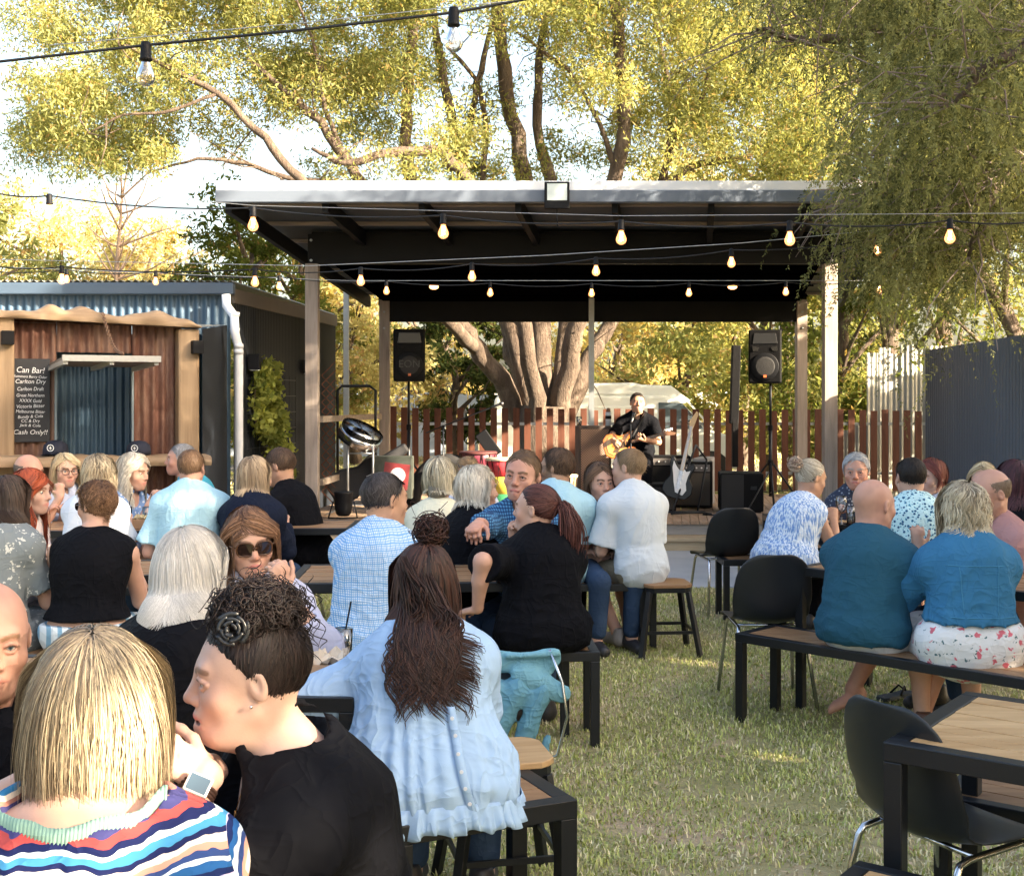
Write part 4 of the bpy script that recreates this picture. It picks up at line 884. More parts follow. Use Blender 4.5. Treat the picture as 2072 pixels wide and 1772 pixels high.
# ---------------------------------------------------------------- picket fence
pf = thing('picket_fence', 'brown timber picket fence with steel rails behind the stage', 'fence', (2, 17.5, 0)); O = (2, 17.5, 0); s_ = 17.5/F_; rr = np.random.default_rng(3)
x = 790
while x < 1940:
    X = (x-CX)*s_; a = MB().b2((X, 17.46, .32), (X+.090, 17.485, 1.50+rr.normal()*.008-.00004*(x-800))); a.build('picket', M_picket, pf, off=O); x += 22.6+rr.normal()*.3
MB().b2((-1.75, 17.49, 1.25), (6.35, 17.53, 1.29)).build('rail', M_galv, pf, off=O); MB().b2((-1.75, 17.49, .55), (6.35, 17.53, .59)).build('rail', M_galv, pf, off=O)
for px in (700, 1197): 
    X = (px-CX)*.0066; MB().b2((X-.035, 16.5, 0), (X+.035, 16.57, 3.15)).build('steel_post', M_galv, pf, off=O)
# left yard panel beside the stage: lattice, rails, bent gate
lp = thing('side_gate', 'steel framed side gate with timber rails and lattice left of the stage', 'gate', (-2.1, 15, 0)); O = (-2.1, 15, 0)
m = MB(); m.tube([at(683, 1000, 15.6), at(683, 790, 15.6), at(692, 781, 15.6), at(748, 781, 15.6), at(760, 790, 15.6), at(760, 1000, 15.6)], .018, 8); m.build('frame', M_steel, lp, True, off=O)
m = MB(); m.bar(at(650, 848, 14), at(770, 842, 16.6), .04, .07); m.bar(at(650, 976, 14), at(706, 958, 15.2), .04, .07); m.build('rails', M_postlong, lp, off=O)
m = MB()
for i in range(14):
    for sgn in (-1, 1): a = at(651, 760+i*18, 14.6); m.bar(a+V(0, 0, 0), a+V(.16, .02, sgn*.17), .006, .012)
m.build('lattice', M_picket, lp, off=O)
# trellis and vine on the black wall
def wallpt(s, z, off=.05): return V(-2.93+.47*s+off, 13.0+4.2*s, z)
tr = thing('wall_trellis', 'thin wire mesh trellis on the black shed wall', 'trellis', wallpt(.1, 0)); O = wallpt(.1, 0)
m = MB()
for i in range(9): m.bar(wallpt(.06+i*.055, .85), wallpt(.06+i*.055, 1.9), .008, .008, (0, 1, 0))
for i in range(6): m.bar(wallpt(.06, .9+i*.19), wallpt(.5, .9+i*.19), .008, .008)
m.build('mesh', M_steel, tr, off=O)
vn_ = thing('climbing_plant', 'green climbing vine hanging on the wire trellis of the black wall', 'plant', wallpt(.16, 0)); O = wallpt(.16, 0); rr = np.random.default_rng(14); m = MB(); cc_ = []
for k_ in range(6):
    Q = [wallpt(.10+.12*rr.uniform(), 1.98-.02*k_, .09)]
    while Q[-1][2] > (.75 if k_ < 3 else 1.3): Q.append(Q[-1]+V(rr.normal()*.02+.004, rr.normal()*.07, -rr.uniform(.07, .14)))
    m.tube(Q, .006, 5); cc_ += Q
m.build('stem', plain('vine_stem', (.16, .12, .06), .8), vn_, True, off=O); VINE = (np.array(cc_)+V(.05, -.02, 0), vn_, O)
for s in (.10, .60):
    c_ = wallpt(s, 2.03, .09); l_ = thing('wall_lamp', f'small black box lamp on the shed wall, {"nearest the downpipe" if s < .3 else "farther along the wall"}', 'lamp', c_, group='lamps on the shed wall'); MB().box(c_, (.12, .12, .17)).build('housing', M_dark, l_, off=c_, bevel=.005); MB().box(c_-V(0, 0, .088), (.09, .09, .01)).build('lens', M_whitem, l_, off=c_)
# right-hand fences
f1 = thing('tall_fence', 'tall charcoal corrugated iron fence at the right', 'fence', (4.7, 12.6, 0)); O = (4.7, 12.6, 0)
corrugate(MB(), (4.9, 14.6), (4.35, 9.2), 0, 2.2, .10, .022).build('sheet', M_darkfence, f1, True, off=O); 
m = MB(); m.bar((4.93, 14.6, 1.9), (4.4, 9.2, 1.9), .04, .06); m.bar((4.93, 14.6, .5), (4.4, 9.2, .5), .04, .06); m.build('rails', M_galv, f1, off=O)
f2 = thing('patched_fence', 'pale fence of mismatched grey corrugated iron sheets', 'fence', (4.9, 18.2, 0)); O = (4.9, 18.2, 0); rr = np.random.default_rng(8); s2 = 18.2/F_
for (a, b, t_) in ((1722, 1752, 860), (1690, 1722, 870), (1752, 1777, 714), (1777, 1800, 703), (1800, 1822, 716), (1822, 1850, 698), (1850, 1880, 706), (1880, 1925, 700)):
    corrugate(MB(), ((a-CX)*s2, 18.2+rr.normal()*.02), ((b-CX)*s2+.02, 18.2+rr.normal()*.02), 0, CZ-(t_-HY)*s2, .076, .008).build('sheet', M_greyiron, f2, True, off=O)
# ---------------------------------------------------------------- camper van and far things
vn = thing('camper_van', 'cream white high-roof camper van parked beyond the picket fence', 'van', (1.6, 22.6, 0)); O = (1.6, 22.6, 0); Yv = 22.2; s3 = Yv/F_
def vx(px): return (px-CX)*s3
def vz(py): return CZ-(py-HY)*s3
M_van = plain('cream_van_paint', (.85, .86, .80), .3, 0, .05, 2, 0)
body = [(vx(1000), .35), (vx(1000), vz(808)), (vx(1010), vz(798)), (vx(1345), vz(800)), (vx(1378), vz(812)), (vx(1436), vz(868)), (vx(1492), vz(886)), (vx(1502), vz(905)), (vx(1504), .35)]
Mx = np.array([[1, 0, 0], [0, 0, 1], [0, 1, 0]], float)
MB().prism(body[::-1], 1.8, (0, Yv+.95, 0), Mx).build('body', M_van, vn, off=O, bevel=.05)
top = [(vx(1010), vz(801)), (vx(1020), vz(778)), (vx(1285), vz(774)), (vx(1300), vz(778)), (vx(1360), vz(780)), (vx(1402), vz(812)), (vx(1385), vz(816))]
MB().prism(top[::-1], 1.66, (0, Yv+.95, 0), Mx).build('high_roof', M_van, vn, off=O, bevel=.05)
MB().prism([(vx(1000), vz(796)), (vx(1000), vz(799)), (vx(1285), vz(797)), (vx(1285), vz(794))], .02, (0, Yv+.1, 0), Mx).build('awning_rail', M_van, vn, off=O)
M_vg = plain('van_window', (.10, .13, .15), .08, 0, .3, 3, 0)
MB().prism([(vx(1333), vz(814)), (vx(1333), vz(868)), (vx(1425), vz(868)), (vx(1382), vz(816))][::-1], .02, (0, Yv+.045, 0), Mx).build('window', M_vg, vn, off=O); MB().prism([(vx(1190), vz(822)), (vx(1190), vz(855)), (vx(1290), vz(855)), (vx(1290), vz(822))], .02, (0, Yv+.045, 0), Mx).build('window', M_van, vn, off=O, bevel=.01)
MB().bar((vx(1392), Yv+.03, vz(812)), (vx(1443), Yv+.03, vz(868)), .03, .06, (0, 1, 0)).build('windscreen_pillar', M_van, vn, off=O)
for px in (1090, 1440):
    w_ = MB().lathe([(.18, -.1), (.33, -.1), (.34, -.06), (.34, .08), (.2, .1)], 24, (vx(px), Yv+.1, .34), rotm(PI/2, 0, 0)).build('wheel', plain('tyre', (.02, .02, .02), .8), vn, True, off=O); MB().lathe([(.17, .105), (.12, .12), (.05, .13)], 16, (vx(px), Yv+.1, .34), rotm(PI/2, 0, 0)).build('rim', M_galv, w_, off=O)
MB().prism([(vx(1492), vz(925)), (vx(1492), vz(940)), (vx(1508), vz(940)), (vx(1508), vz(925))], 1.7, (0, Yv+.95, 0), Mx).build('bumper', M_dark, vn, off=O)
pf2 = thing('pool_fence', 'distant pale blue panel fence in sun', 'fence', (-4, 34, 0)); O = (-4, 34, 0)
m = MB(); rr = np.random.default_rng(2)
for i in range(60): m.b2((-12+i*.3, 34, 0), (-12+i*.3+.27, 34.04, 1.75+.05*math.sin(i)))
m.build('panels', plain('pale_blue_paint', (.42, .50, .62), .6), pf2, off=O); MB().b2((-12, 33.9, 1.2), (6, 33.96, 1.28)).build('rail', M_galv, pf2, off=O)
kb = tag(MB().b2((-30, 27, -.02), (30, 30, .02)).build('road', plain('asphalt', (.16, .15, .14), .9)), kind='structure')
# ---------------------------------------------------------------- foliage
t = NT('leaf'); c = t.attr(); d = t.n('ShaderNodeBsdfDiffuse'); tr = t.n('ShaderNodeBsdfTranslucent'); mx = t.n('ShaderNodeMixShader'); mx.inputs[0].default_value = .55
t.l(c, d.inputs[0]); t.l(t.mix(1.0, c, (1.35, 1.25, .75), 'MULTIPLY'), tr.inputs[0]); t.l(d.outputs[0], mx.inputs[1]); t.l(tr.outputs[0], mx.inputs[2]); t.l(mx.outputs[0], t.out.inputs[0]); M_leaf = t.m
t = NT('grey_bark'); f = t.noise(2.2, 6, .7, sc=(3, 3, 1)); t.col(t.ramp(f, [(.3, (.05, .034, .026)), (.5, (.10, .072, .054)), (.7, (.19, .145, .11))])).set(Roughness=.9).bump(t.noise(9, 6, .7, sc=(3, 3, .8)), 1.0, .06); M_bark = t.m
M_twig = plain('dry_twig', (.38, .27, .20), .85, 0, .3, 6, .3, 30); M_gtwig = plain('grey_twig', (.22, .17, .15), .9, 0, .3, 6, .3, 30)
def leaves(ctr, rad, n, size, cols, seed=0, aspect=.28, droop=.3, flat=1.0, surf=.5):
    """scatter n leaf blades in each clump (ctr (k,3), rad (k,))"""
    r = np.random.default_rng(seed); k = len(ctr); rad = np.broadcast_to(rad, (k,)); ci = np.repeat(np.arange(k), n); N = len(ci)
    d = r.normal(size=(N, 3)); d /= np.linalg.norm(d, axis=1)[:, None]; q = d*(r.uniform(0, 1, N)**surf)[:, None]*V(1, 1, .72*flat)
    # sub-sprigs: snap leaves towards twig points
    sp = r.normal(size=(k*14, 3)); sp /= np.linalg.norm(sp, axis=1)[:, None]; sp *= (r.uniform(.3, 1, k*14)**.6)[:, None]*V(1, 1, .75)
    si = ci*14+r.integers(0, 14, N); q = np.where((r.uniform(size=N) < .78)[:, None], sp[si]+r.normal(size=(N, 3))*.17, q)
    P = ctr[ci]+q*rad[ci][:, None]
    ax = d*.7+r.normal(size=(N, 3))*.6+V(0, 0, -droop); ax /= np.linalg.norm(ax, axis=1)[:, None]
    sd = np.cross(ax, r.normal(size=(N, 3))); sd /= np.linalg.norm(sd, axis=1)[:, None]
    L = (size*r.uniform(.55, 1.25, N))[:, None]; W = L*aspect*.5
    Vt = np.stack([P-ax*L*.5, P+sd*W, P+ax*L*.5, P-sd*W], 1).reshape(-1, 3); F = np.arange(N*4).reshape(-1, 4)
    a, b = np.array(cols[0]), np.array(cols[1]); cl = r.uniform(0, 1, k)[ci]; u = np.clip(cl*.6+r.uniform(-.1, .5, N), 0, 1)[:, None]
    C = a*(1-u)+b*u
    if len(cols) > 2: dr = (r.uniform(size=N) < .10)[:, None]; C = np.where(dr, np.array(cols[2]), C)
    return Vt, F, np.repeat(C, 4, 0)
def crown(parent, off, ctr, rad, n, size, cols, seed=0, name='crown', **k):
    a, f, c = leaves(np.asarray(ctr, float), rad, n, size, cols, seed, **k); return mkmesh(name, a, f, M_leaf, parent, c, False, off)
GOLD = ((.12, .145, .05), (.35, .36, .15), (.36, .27, .12)); GREEN = ((.06, .085, .025), (.16, .19, .05), (.2, .14, .06)); DARKG = ((.03, .05, .02), (.09, .11, .04), (.10, .08, .04)); YEL = ((.30, .28, .12), (.58, .52, .28), (.42, .28, .15))
def limb(m, pts, r0, r1, n=9, wob=.05, seed=0, sub=3):
    r = np.random.default_rng(seed); pts = np.asarray(pts, float); k = (len(pts)-1)*sub+1; x = np.linspace(0, len(pts)-1, k); xi = np.arange(len(pts))
    P = np.stack([np.interp(x, xi, pts[:, i]) for i in range(3)], 1)
    Q = P.copy(); Q[1:-1] = (P[:-2]+P[1:-1]*2+P[2:])/4; Q[1:-1] += r.normal(size=(k-2, 3))*wob*(r0*2); rr = np.linspace(1, 0, k)**.8*(r0-r1)+r1; rr = rr*(1+r.normal(size=k)*.06); m.tube(Q, rr, n); return Q
def side_twigs(m, Q, r, n, L, rr=.012, up=.3):
    ends = []
    for _ in range(n):
        i = r.integers(len(Q)//4, len(Q)); d = nrm(r.normal(size=3)+V(0, 0, up)); a = Q[i]; b = a+d*L*r.uniform(.4, 1)*.5+r.normal(size=3)*.05; c = b+nrm(d+r.normal(size=3)*.5)*L*r.uniform(.3, .8)
        m.tube([a, b, c], [rr*1.4, rr, rr*.4], 5, cap=False); ends.append(c)
    return ends
# the big spreading tree behind the stage
r = np.random.default_rng(21); base = at(1095, 1009, 20); base[2] = 0
bt = thing('spreading_tree', 'huge spreading multi-limbed tree behind the stage, canopy above its roof', 'tree', base)
LM = [([(1085, 960, 20), (1060, 850, 20), (1010, 765, 19.8), (965, 705, 19.5), (925, 655, 19.3), (850, 560, 19), (760, 420, 18.8), (690, 300, 18.6), (600, 200, 18.5), (500, 120, 18.5)], .26, .03),
      ([(1095, 950, 20), (1078, 830, 20), (1048, 740, 20.2), (1022, 660, 20.4), (972, 500, 20.6), (938, 330, 20.8), (905, 200, 21), (880, 60, 21), (870, -60, 21)], .24, .05),
      ([(1100, 960, 20), (1100, 800, 20.3), (1092, 650, 20.6), (1072, 420, 21), (1047, 280, 21), (1012, 100, 21), (1000, -80, 21)], .30, .10),
      ([(1105, 950, 20), (1128, 830, 20), (1150, 740, 19.8), (1170, 650, 19.6), (1205, 520, 19.4), (1253, 370, 19.2), (1264, 200, 19), (1250, 60, 19), (1240, -80, 19)], .26, .09),
      ([(1110, 960, 20), (1145, 840, 20), (1192, 720, 20.2), (1238, 650, 20.5), (1290, 520, 20.6), (1332, 385, 20.6), (1400, 332, 20.4), (1520, 316, 20)], .24, .05),
      ([(1088, 960, 20), (1085, 800, 19.6), (1062, 660, 19.2), (1010, 480, 18.8), (950, 360, 18.5), (885, 300, 18.4), (790, 310, 18.2), (700, 330, 18), (630, 300, 18)], .22, .03),
      ([(1080, 840, 20), (1020, 620, 20), (960, 420, 20), (830, 380, 20), (818, 250, 20), (832, 100, 20), (838, -60, 20)], .20, .08),
      ([(1130, 840, 20), (1150, 600, 21), (1130, 420, 21.5), (1085, 250, 22), (1095, 100, 22), (1120, -50, 22)], .20, .06),
      ([(965, 705, 19.5), (880, 620, 18), (740, 500, 18), (600, 360, 18), (540, 280, 18), (440, 190, 18), (330, 130, 18), (240, 90, 18)], .15, .02),
      ([(1253, 370, 19.2), (1215, 250, 19), (1150, 140, 19), (1080, 90, 19), (1040, 60, 19)], .07, .02), ([(1332, 385, 20.6), (1372, 260, 20), (1430, 190, 20), (1440, 60, 20)], .08, .03),
      ([(1345, 370, 20.5), (1360, 200, 20.5), (1330, 60, 20.5), (1310, -50, 20.5)], .06, .03), ([(938, 330, 20.8), (960, 200, 20.8), (985, 90, 20.8), (1010, 0, 20.8)], .09, .04), ([(972, 400, 20.6), (985, 250, 20.6), (965, 160, 20.4), (900, 90, 20.4)], .08, .03),
      ([(760, 420, 18.8), (700, 370, 18.6), (590, 365, 18.6), (500, 330, 18.6), (400, 320, 18.6), (300, 350, 18.6)], .08, .015), ([(690, 300, 18.6), (650, 200, 18.6), (640, 100, 18.6), (600, 0, 18.6)], .06, .02), ([(440, 190, 18), (330, 230, 18), (250, 230, 18), (180, 270, 18)], .04, .01)]
m = MB(); mt = MB(); ends = []
for i, (pts, r0, r1) in enumerate(LM):
    Q = limb(m, [at(*p) for p in pts], r0*(.70 if r0 > .15 else .7), r1*.8, 10, .07, i, 4); ends += side_twigs(mt, Q, r, 7 if r0 > .1 else 5, .9, .010)
m.tube([base+V(0, 0, -.1), base+V(0, 0, .5), base+V(0, 0, 1.0), base+V(.02, 0, 1.5)], [.62, .48, .45, .40], 16)
m.add(np.concatenate(mt.v), mt.f); m.build('trunk', M_bark, bt, True, off=base)
def gap(x, y): 
    for gx, gy, a, b in ((0, 200, 60, 400), (395, 335, 90, 55), (960, 130, 62, 75), (1050, 200, 45, 120), (900, 70, 45, 50), (560, 330, 60, 30), (520, 260, 45, 35), (870, 210, 28, 40), (230, 360, 60, 30), (60, 380, 80, 40), (1090, 230, 40, 90), (640, 265, 25, 30), (1270, 330, 22, 45), (1010, 300, 30, 60), (755, 275, 22, 40)):
        if ((x-gx)/a)**2+((y-gy)/b)**2 < 1: return True
    return False
cc = []
while len(cc) < 600:
    x, y = r.uniform(60, 1720), r.uniform(-260, 372)
    if gap(x, y) and r.uniform() < .93: continue
    if x < 330 and y > 330: continue
    if 560 < x < 1380 and y > 230 and r.uniform() < .62: continue
    cc.append(at(x, y, r.uniform(17.6, 24)))
cc = np.array(cc); crown(bt, base, cc, r.uniform(.35, .75, len(cc)), 680, .10, GOLD, 5, aspect=.26)
def bgtree(label, px, Y, h, wid, cols, n=60, lf=220, size=.2, seed=0, z0=.5, group=None, trunk=.12, thin=0, name='background_tree', cx=0):
    r = np.random.default_rng(seed); b = at(px, 900, Y); b[2] = 0; o = thing(name, label, 'tree', b, group=group); m = MB(); c = []
    Q = limb(m, [b, b+V(r.normal()*.2, 0, h*.3), b+V(r.normal()*.4, 0, h*.6), b+V(r.normal()*.5, 0, h*.95)], trunk*1.4, .02, 7, .1, seed)
    for i in range(9):
        a = r.uniform(0, 2*PI); q = Q[r.integers(2, len(Q)-2)]; e = q+V(math.cos(a)*wid*.45, math.sin(a)*wid*.45, h*.15+r.uniform(0, .8)); limb(m, [q, (q+e)/2+V(0, 0, .1), e], trunk*.5, .012, 5, .1, i)
    m.build('trunk', M_bark, o, True, off=b)
    for i in range(n):
        u = r.uniform(0, 1); z = z0+(h-z0)*u; rr = wid*.5*math.sqrt(max(.06, 1-((u-.45)/.6)**2)); a = r.uniform(0, 2*PI); q = rr*r.uniform(.35, 1); c.append(b+V(math.cos(a)*q, math.sin(a)*q, z))
    crown(o, b, np.array(c), r.uniform(.35, .8, n)*wid/5, lf, size, cols, seed+9, aspect=.34); return o
BG = [(-60, 30, 6.4, 5.5, GOLD, 'pale gold leafy tree at the far left edge beyond the shed'), (120, 34, 7.0, 6.5, YEL, 'sunlit thin yellow tree beyond the left half of the shed roof'), (300, 32, 6.4, 5.2, YEL, 'straw yellow tree beyond the shed roof, left of the dark green one'),
      (500, 24, 5.6, 3.4, GREEN, 'dark green bushy tree behind the left end of the stage roof'), (600, 29, 6.0, 4, GOLD, 'golden tree rising behind the shed side wall'), (720, 30, 5.2, 4.2, YEL, 'glowing yellow tree seen between side gate and left speaker'), (830, 38, 5.0, 4.6, YEL, 'gold-green tree seen right above the pale blue panel fence'), (925, 31, 3.9, 3.2, DARKG, 'dark round tree left of the big trunk under the roof'),
      (1230, 34, 5.8, 5.5, YEL, 'bright yellow tree rising behind the camper van rear'), (1370, 30, 5.0, 4.5, YEL, 'yellow-green tree rising behind the camper van windscreen'), (1500, 29, 5.5, 3.8, GOLD, 'yellow-green tree between column speaker and right speaker'), (1610, 25, 4.4, 2.4, GOLD, 'narrow yellow-green tree behind the right back post'), (1700, 21.5, 4.8, 3.2, GREEN, 'leafy green tree between right post and patched fence'),
      (1800, 21, 9.0, 5.0, GOLD, 'tall green-gold tree above the patched fence'), (1930, 23, 9.5, 6.0, GOLD, 'bright yellow tree above the charcoal fence'), (2060, 19, 7.4, 4.5, GREEN, 'deep green tree rising at the far right above the charcoal fence'), (1560, 26, 9.6, 7, GOLD, 'tall golden tree behind the right end of the stage roof'), (1400, 38, 8.8, 7, YEL, 'tall pale yellow tree far behind the roof centre-right')]
for i, (px, Y, h, wd, cl, lb) in enumerate(BG): bgtree(lb, px, Y, h, wd, cl, 58, 210, .15 if Y < 26 else .2, 40+i)
b = at(230, 900, 28); b[2] = 0; dt = thing('bare_tree', 'bare leafless twiggy tree above the shed roof at left', 'tree', b); m = MB(); r = np.random.default_rng(4)
Q = limb(m, [b, at(236, 600, 28), at(240, 500, 28), at(246, 400, 28)], .09, .02, 6)
for i in range(26): q = Q[r.integers(4, len(Q))]; e = q+V(r.normal()*.7, r.normal()*.5, r.uniform(.4, 1.5)); limb(m, [q, (q+e)/2+r.normal(size=3)*.1, e], .028, .006, 5, .1, i)
m.build('trunk', M_twig, dt, True, off=b)
# weeping tree, near right
r = np.random.default_rng(33); base = V(7.2, 10.4, 0)
wt = thing('weeping_tree', 'dark feathery weeping tree overhanging from the right with grey twigs', 'tree', base); m = MB(); mt = MB()
limb(m, [base, base+V(-.2, 0, 2), base+V(-.5, -.2, 4), base+V(-.9, -.5, 6.2)], .34, .12, 10, .1)
BR = [[(2300, 250, 10.2), (2120, 260, 10), (2000, 320, 9.8), (1905, 400, 9.6), (1830, 470, 9.5)], [(2300, 180, 10), (2130, 170, 9.8), (1990, 210, 9.6), (1900, 320, 9.5), (1830, 360, 9.4), (1770, 372, 9.4)], [(2300, 60, 9.6), (2000, 40, 9.4), (1800, 60, 9.2), (1640, 90, 9), (1530, 60, 9)],
      [(2300, 400, 10.4), (2120, 420, 10.2), (2000, 480, 10.0), (1920, 530, 10)], [(2300, -60, 9), (2000, -80, 8.6), (1750, -60, 8.4), (1560, -30, 8.4)], [(2300, 120, 11), (2050, 100, 11), (1850, 150, 11), (1700, 170, 11)], [(2200, 300, 9), (2060, 330, 8.8), (1990, 420, 8.7), (1960, 520, 8.7)], [(2300, 20, 8), (2150, 60, 7.6), (2010, 120, 7.4), (1930, 210, 7.4)], [(2000, 320, 9.8), (1930, 360, 9.7), (1850, 370, 9.7), (1800, 400, 9.7)]]
st = []
for i, b_ in enumerate(BR):
    Q = limb(m, [at(*p) for p in b_], .07, .012, 7, .08, i, 5)
    for j in range(52):
        q = Q[r.integers(3, len(Q))]; d = nrm(r.normal(size=3)*V(1, 1, .5)+V(-.35, 0, .05)); e = q+d*r.uniform(.25, .9); e2 = e+nrm(d+V(0, 0, -.9))*r.uniform(.1, .3); mt.tube([q, (q+e)/2+r.normal(size=3)*.03, e, e2], [.008, .006, .004, .002], 4, cap=False); st += [e, e2, (q+e)/2]
m.build('trunk', M_bark, wt, True, off=base); mt.build('twigs', M_gtwig, wt, True, off=base)
st = np.array(st); px = CX+st[:, 0]*F_/st[:, 1]; py = HY-(st[:, 2]-CZ)*F_/st[:, 1]
def sprays(starts, per, L, seed, cols, nl=34, ll=.040, lw=.007, spread=.25):
    r = np.random.default_rng(seed); N = len(starts)*per; S = np.repeat(starts, per, 0)+r.normal(size=(N, 3))*spread; d = r.normal(size=(N, 3))*V(.8, .8, .4)+V(-.2, 0, -.1); d /= np.linalg.norm(d, axis=1)[:, None]; LL = L*r.uniform(.4, 1.15, N)[:, None]
    tt = np.sort(r.uniform(0, 1, (N, nl)), 1)[..., None]; P = S[:, None]+d[:, None]*LL[:, None]*tt*.55+V(0, 0, -1)*LL[:, None]*tt**1.7*.75
    T = d[:, None]*.55+V(0, 0, -1)*.75*1.7*tt**.7; T = T/np.linalg.norm(T, axis=2)[..., None]; sd = r.normal(size=P.shape); sd -= T*np.sum(sd*T, 2)[..., None]; sd /= np.linalg.norm(sd, axis=2)[..., None]
    ax = nrm_(T*.75+sd*.65); w_ = nrm_(np.cross(ax, r.normal(size=P.shape))); l_ = ll*r.uniform(.6, 1.3, (N, nl, 1))*(1-.5*tt)
    Vt = np.stack([P, P+ax*l_*.5+w_*lw*.5, P+ax*l_, P+ax*l_*.5-w_*lw*.5], 2).reshape(-1, 3); u = np.clip(r.uniform(0, 1, (N, 1, 1))*.7+r.uniform(0, .3, (N, nl, 1)), 0, 1); C = np.array(cols[0])*(1-u)+np.array(cols[1])*u
    return Vt, np.arange(len(Vt)).reshape(-1, 4), np.repeat(C.reshape(-1, 3), 4, 0)
def nrm_(a): return a/(np.linalg.norm(a, axis=-1)[..., None]+1e-9)
ex = []
while len(ex) < 470:
    x, y = r.uniform(1480, 2200), r.uniform(-120, 600)
    if y < (x-1480)*.55-110 or (1740 < x < 1880 and 345 < y < 430) or (1800 < x < 1980 and 340 < y < 490) or (x > 1960 and y < 360):
        if 1600 < x < 1830 and 120 < y < 335: continue
        if x > 2000 and y > 460: continue
        ex.append(at(x, y, r.uniform(9, 11.5)))
sel = (px < 2150) & ~((px < 1760) & (py > 40))  & ~((px > 1950) & (py > 420))
a, f, c = sprays(np.concatenate([st[sel][::2], np.array(ex)]), 9, .56, 3, ((.03, .04, .02), (.32, .34, .17)), nl=40, ll=.05, lw=.010)
mkmesh('crown', a, f, M_leaf, wt, c, False, base)
# unseen trees added right of the frame to shade courtyard and pickets
for i, (x, y, h, wd) in enumerate(((9.5, 4.2, 8.2, 6.5), (10.5, -1.5, 8.6, 7), (8.5, -6.5, 8.2, 7), (13.5, 1.2, 9.5, 7.5), (7.4, 1.0, 6.0, 4.6), (9.8, 13.6, 4.7, 5.4))):
    r = np.random.default_rng(90+i); b = V(x, y, 0); o = thing('shade_tree', ['broad leafy tree past the tall charcoal fence, nearest the weeping tree', 'tall leafy tree right of the tables', 'leafy tree right of and behind the viewer', 'tallest leafy tree set back beyond the charcoal fence', 'lower bushy tree close beside the right tables', 'round tree behind the charcoal fence beside the weeping tree'][i], 'tree', b); m = MB(); limb(m, [b, b+V(.1, 0, 2), b+V(0, .2, h*.8)], .25, .05, 8); m.build('trunk', M_bark, o, True, off=b)
    cc = []
    for k in range(90):
        u = r.uniform(); z = .9+(h-.9)*u; q = wd*.5*math.sqrt(max(.1, 1-((u-.4)/.65)**2))*r.uniform(.1, 1); a_ = r.uniform(0, 2*PI); cc.append(b+V(math.cos(a_)*q, math.sin(a_)*q, z))
    crown(o, b, np.array(cc), r.uniform(.6, 1.1, 90), 95, .34, GREEN, 60+i, aspect=.5)

crown(VINE[1], VINE[2], VINE[0], .13, 46, .085, ((.12, .16, .04), (.42, .44, .12)), 77, 'leaves', aspect=.6, flat=1.3)
# ---------------------------------------------------------------- furniture
def slatted(kind, label, A, d, L, W, H, slatm=None, group=None, th=.045, cat=None, legs=(1, 1, 1, 1), n=None, inset=.0):
    """A = front-left top corner on the ground plane (x, y); d = unit direction of the long side; the width runs away from the viewer"""
    d = nrm(V(d[0], d[1], 0)); w = V(-d[1], d[0], 0); A = V(A[0], A[1], 0); O = A; o = thing(kind, label, cat or kind.split('_')[-1], O, group=group); Mx = np.stack([d, w, V(0, 0, 1)], 1); up = V(0, 0, 1)
    def bx_(m, s0, s1, w0, w1, z0, z1): m.box(A+d*(s0+s1)/2+w*(w0+w1)/2+up*(z0+z1)/2, (s1-s0, w1-w0, z1-z0), Mx); return m
    fr = MB(); bx_(fr, 0, L, 0, th, H-th, H); bx_(fr, 0, L, W-th, W, H-th, H); bx_(fr, 0, th, th+.0005, W-th-.0005, H-th, H-.0005); bx_(fr, L-th, L, th+.0005, W-th-.0005, H-th, H-.0005); fr.build('frame', M_steel, o, off=O, bevel=.003)
    sm = MB(); k = n or max(3, int((W-2*th)/.075)); sw_ = (W-2*th)/k
    for i in range(k): bx_(sm, th+.002, L-th-.002, th+i*sw_+.0025, th+(i+1)*sw_-.0025, H-.024, H-.002+.0015*math.sin(i*3))
    tp = sm.build('slats', slatm or M_slatx, o, off=O, bevel=.0015)
    lg = [(0, 0), (L-th, 0), (0, W-th), (L-th, W-th)]
    for (s, ww), on in zip(lg, legs):
        if on: bx_(MB(), s+.0006, s+th-.0006, ww+.0006, ww+th-.0006, 0, H-th).build('leg', M_steel, o, off=O, bevel=.003)
    return o
def gp(px, py, H):   # the ground position of a point that shows at (px, py) and lies H above the ground
    Y = (CZ-H)*F_/(py-HY); return np.array([(px-CX)*Y/F_, Y])
BG_ = 'black framed benches with timber slats'; TG_ = 'black framed tables with timber slats'
a, b = gp(1487, 1280, .45), gp(2071, 1374, .45); slatted('bench', 'long slatted bench under the bald man and floral-skirted woman at right', a, b-a, 2.0, .36, .45, group=BG_)
d_r = b-a
a2 = gp(1587, 1157, .75)+np.array([.10, .20]); slatted('table', 'dark slatted table in front of the bald man in teal', a2, d_r, 1.9, .75, .75, group=TG_)
a3 = gp(1465, 1133, .45); slatted('bench', 'slatted bench under the woman with the blond bun', a3, (1, .03), 1.9, .34, .45, group=BG_)
a4 = gp(1735, 1058, .75); slatted('table', 'farther right table holding wine glasses before the grey-haired woman', a4+V(-.55, .0), (1, -.02), 2.1, .72, .75, slatm=M_slatl, group=TG_)
slatted('bench', 'bench on the far side of the wine glass table', a4+V(-.3, 1.0), (1, -.02), 1.8, .34, .45, group=BG_)
a5 = gp(1786, 1500, .75); b5 = gp(2071, 1549, .75); slatted('table', 'nearest right table with honey-coloured slats', a5, b5-a5, 1.7, .70, .75, slatm=M_slatl, group=TG_, th=.05)
a6 = gp(1888, 1606, .45); slatted('bench', 'bench half hidden behind the nearest right table', a6, b5-a5, 1.5, .34, .45, group=BG_)
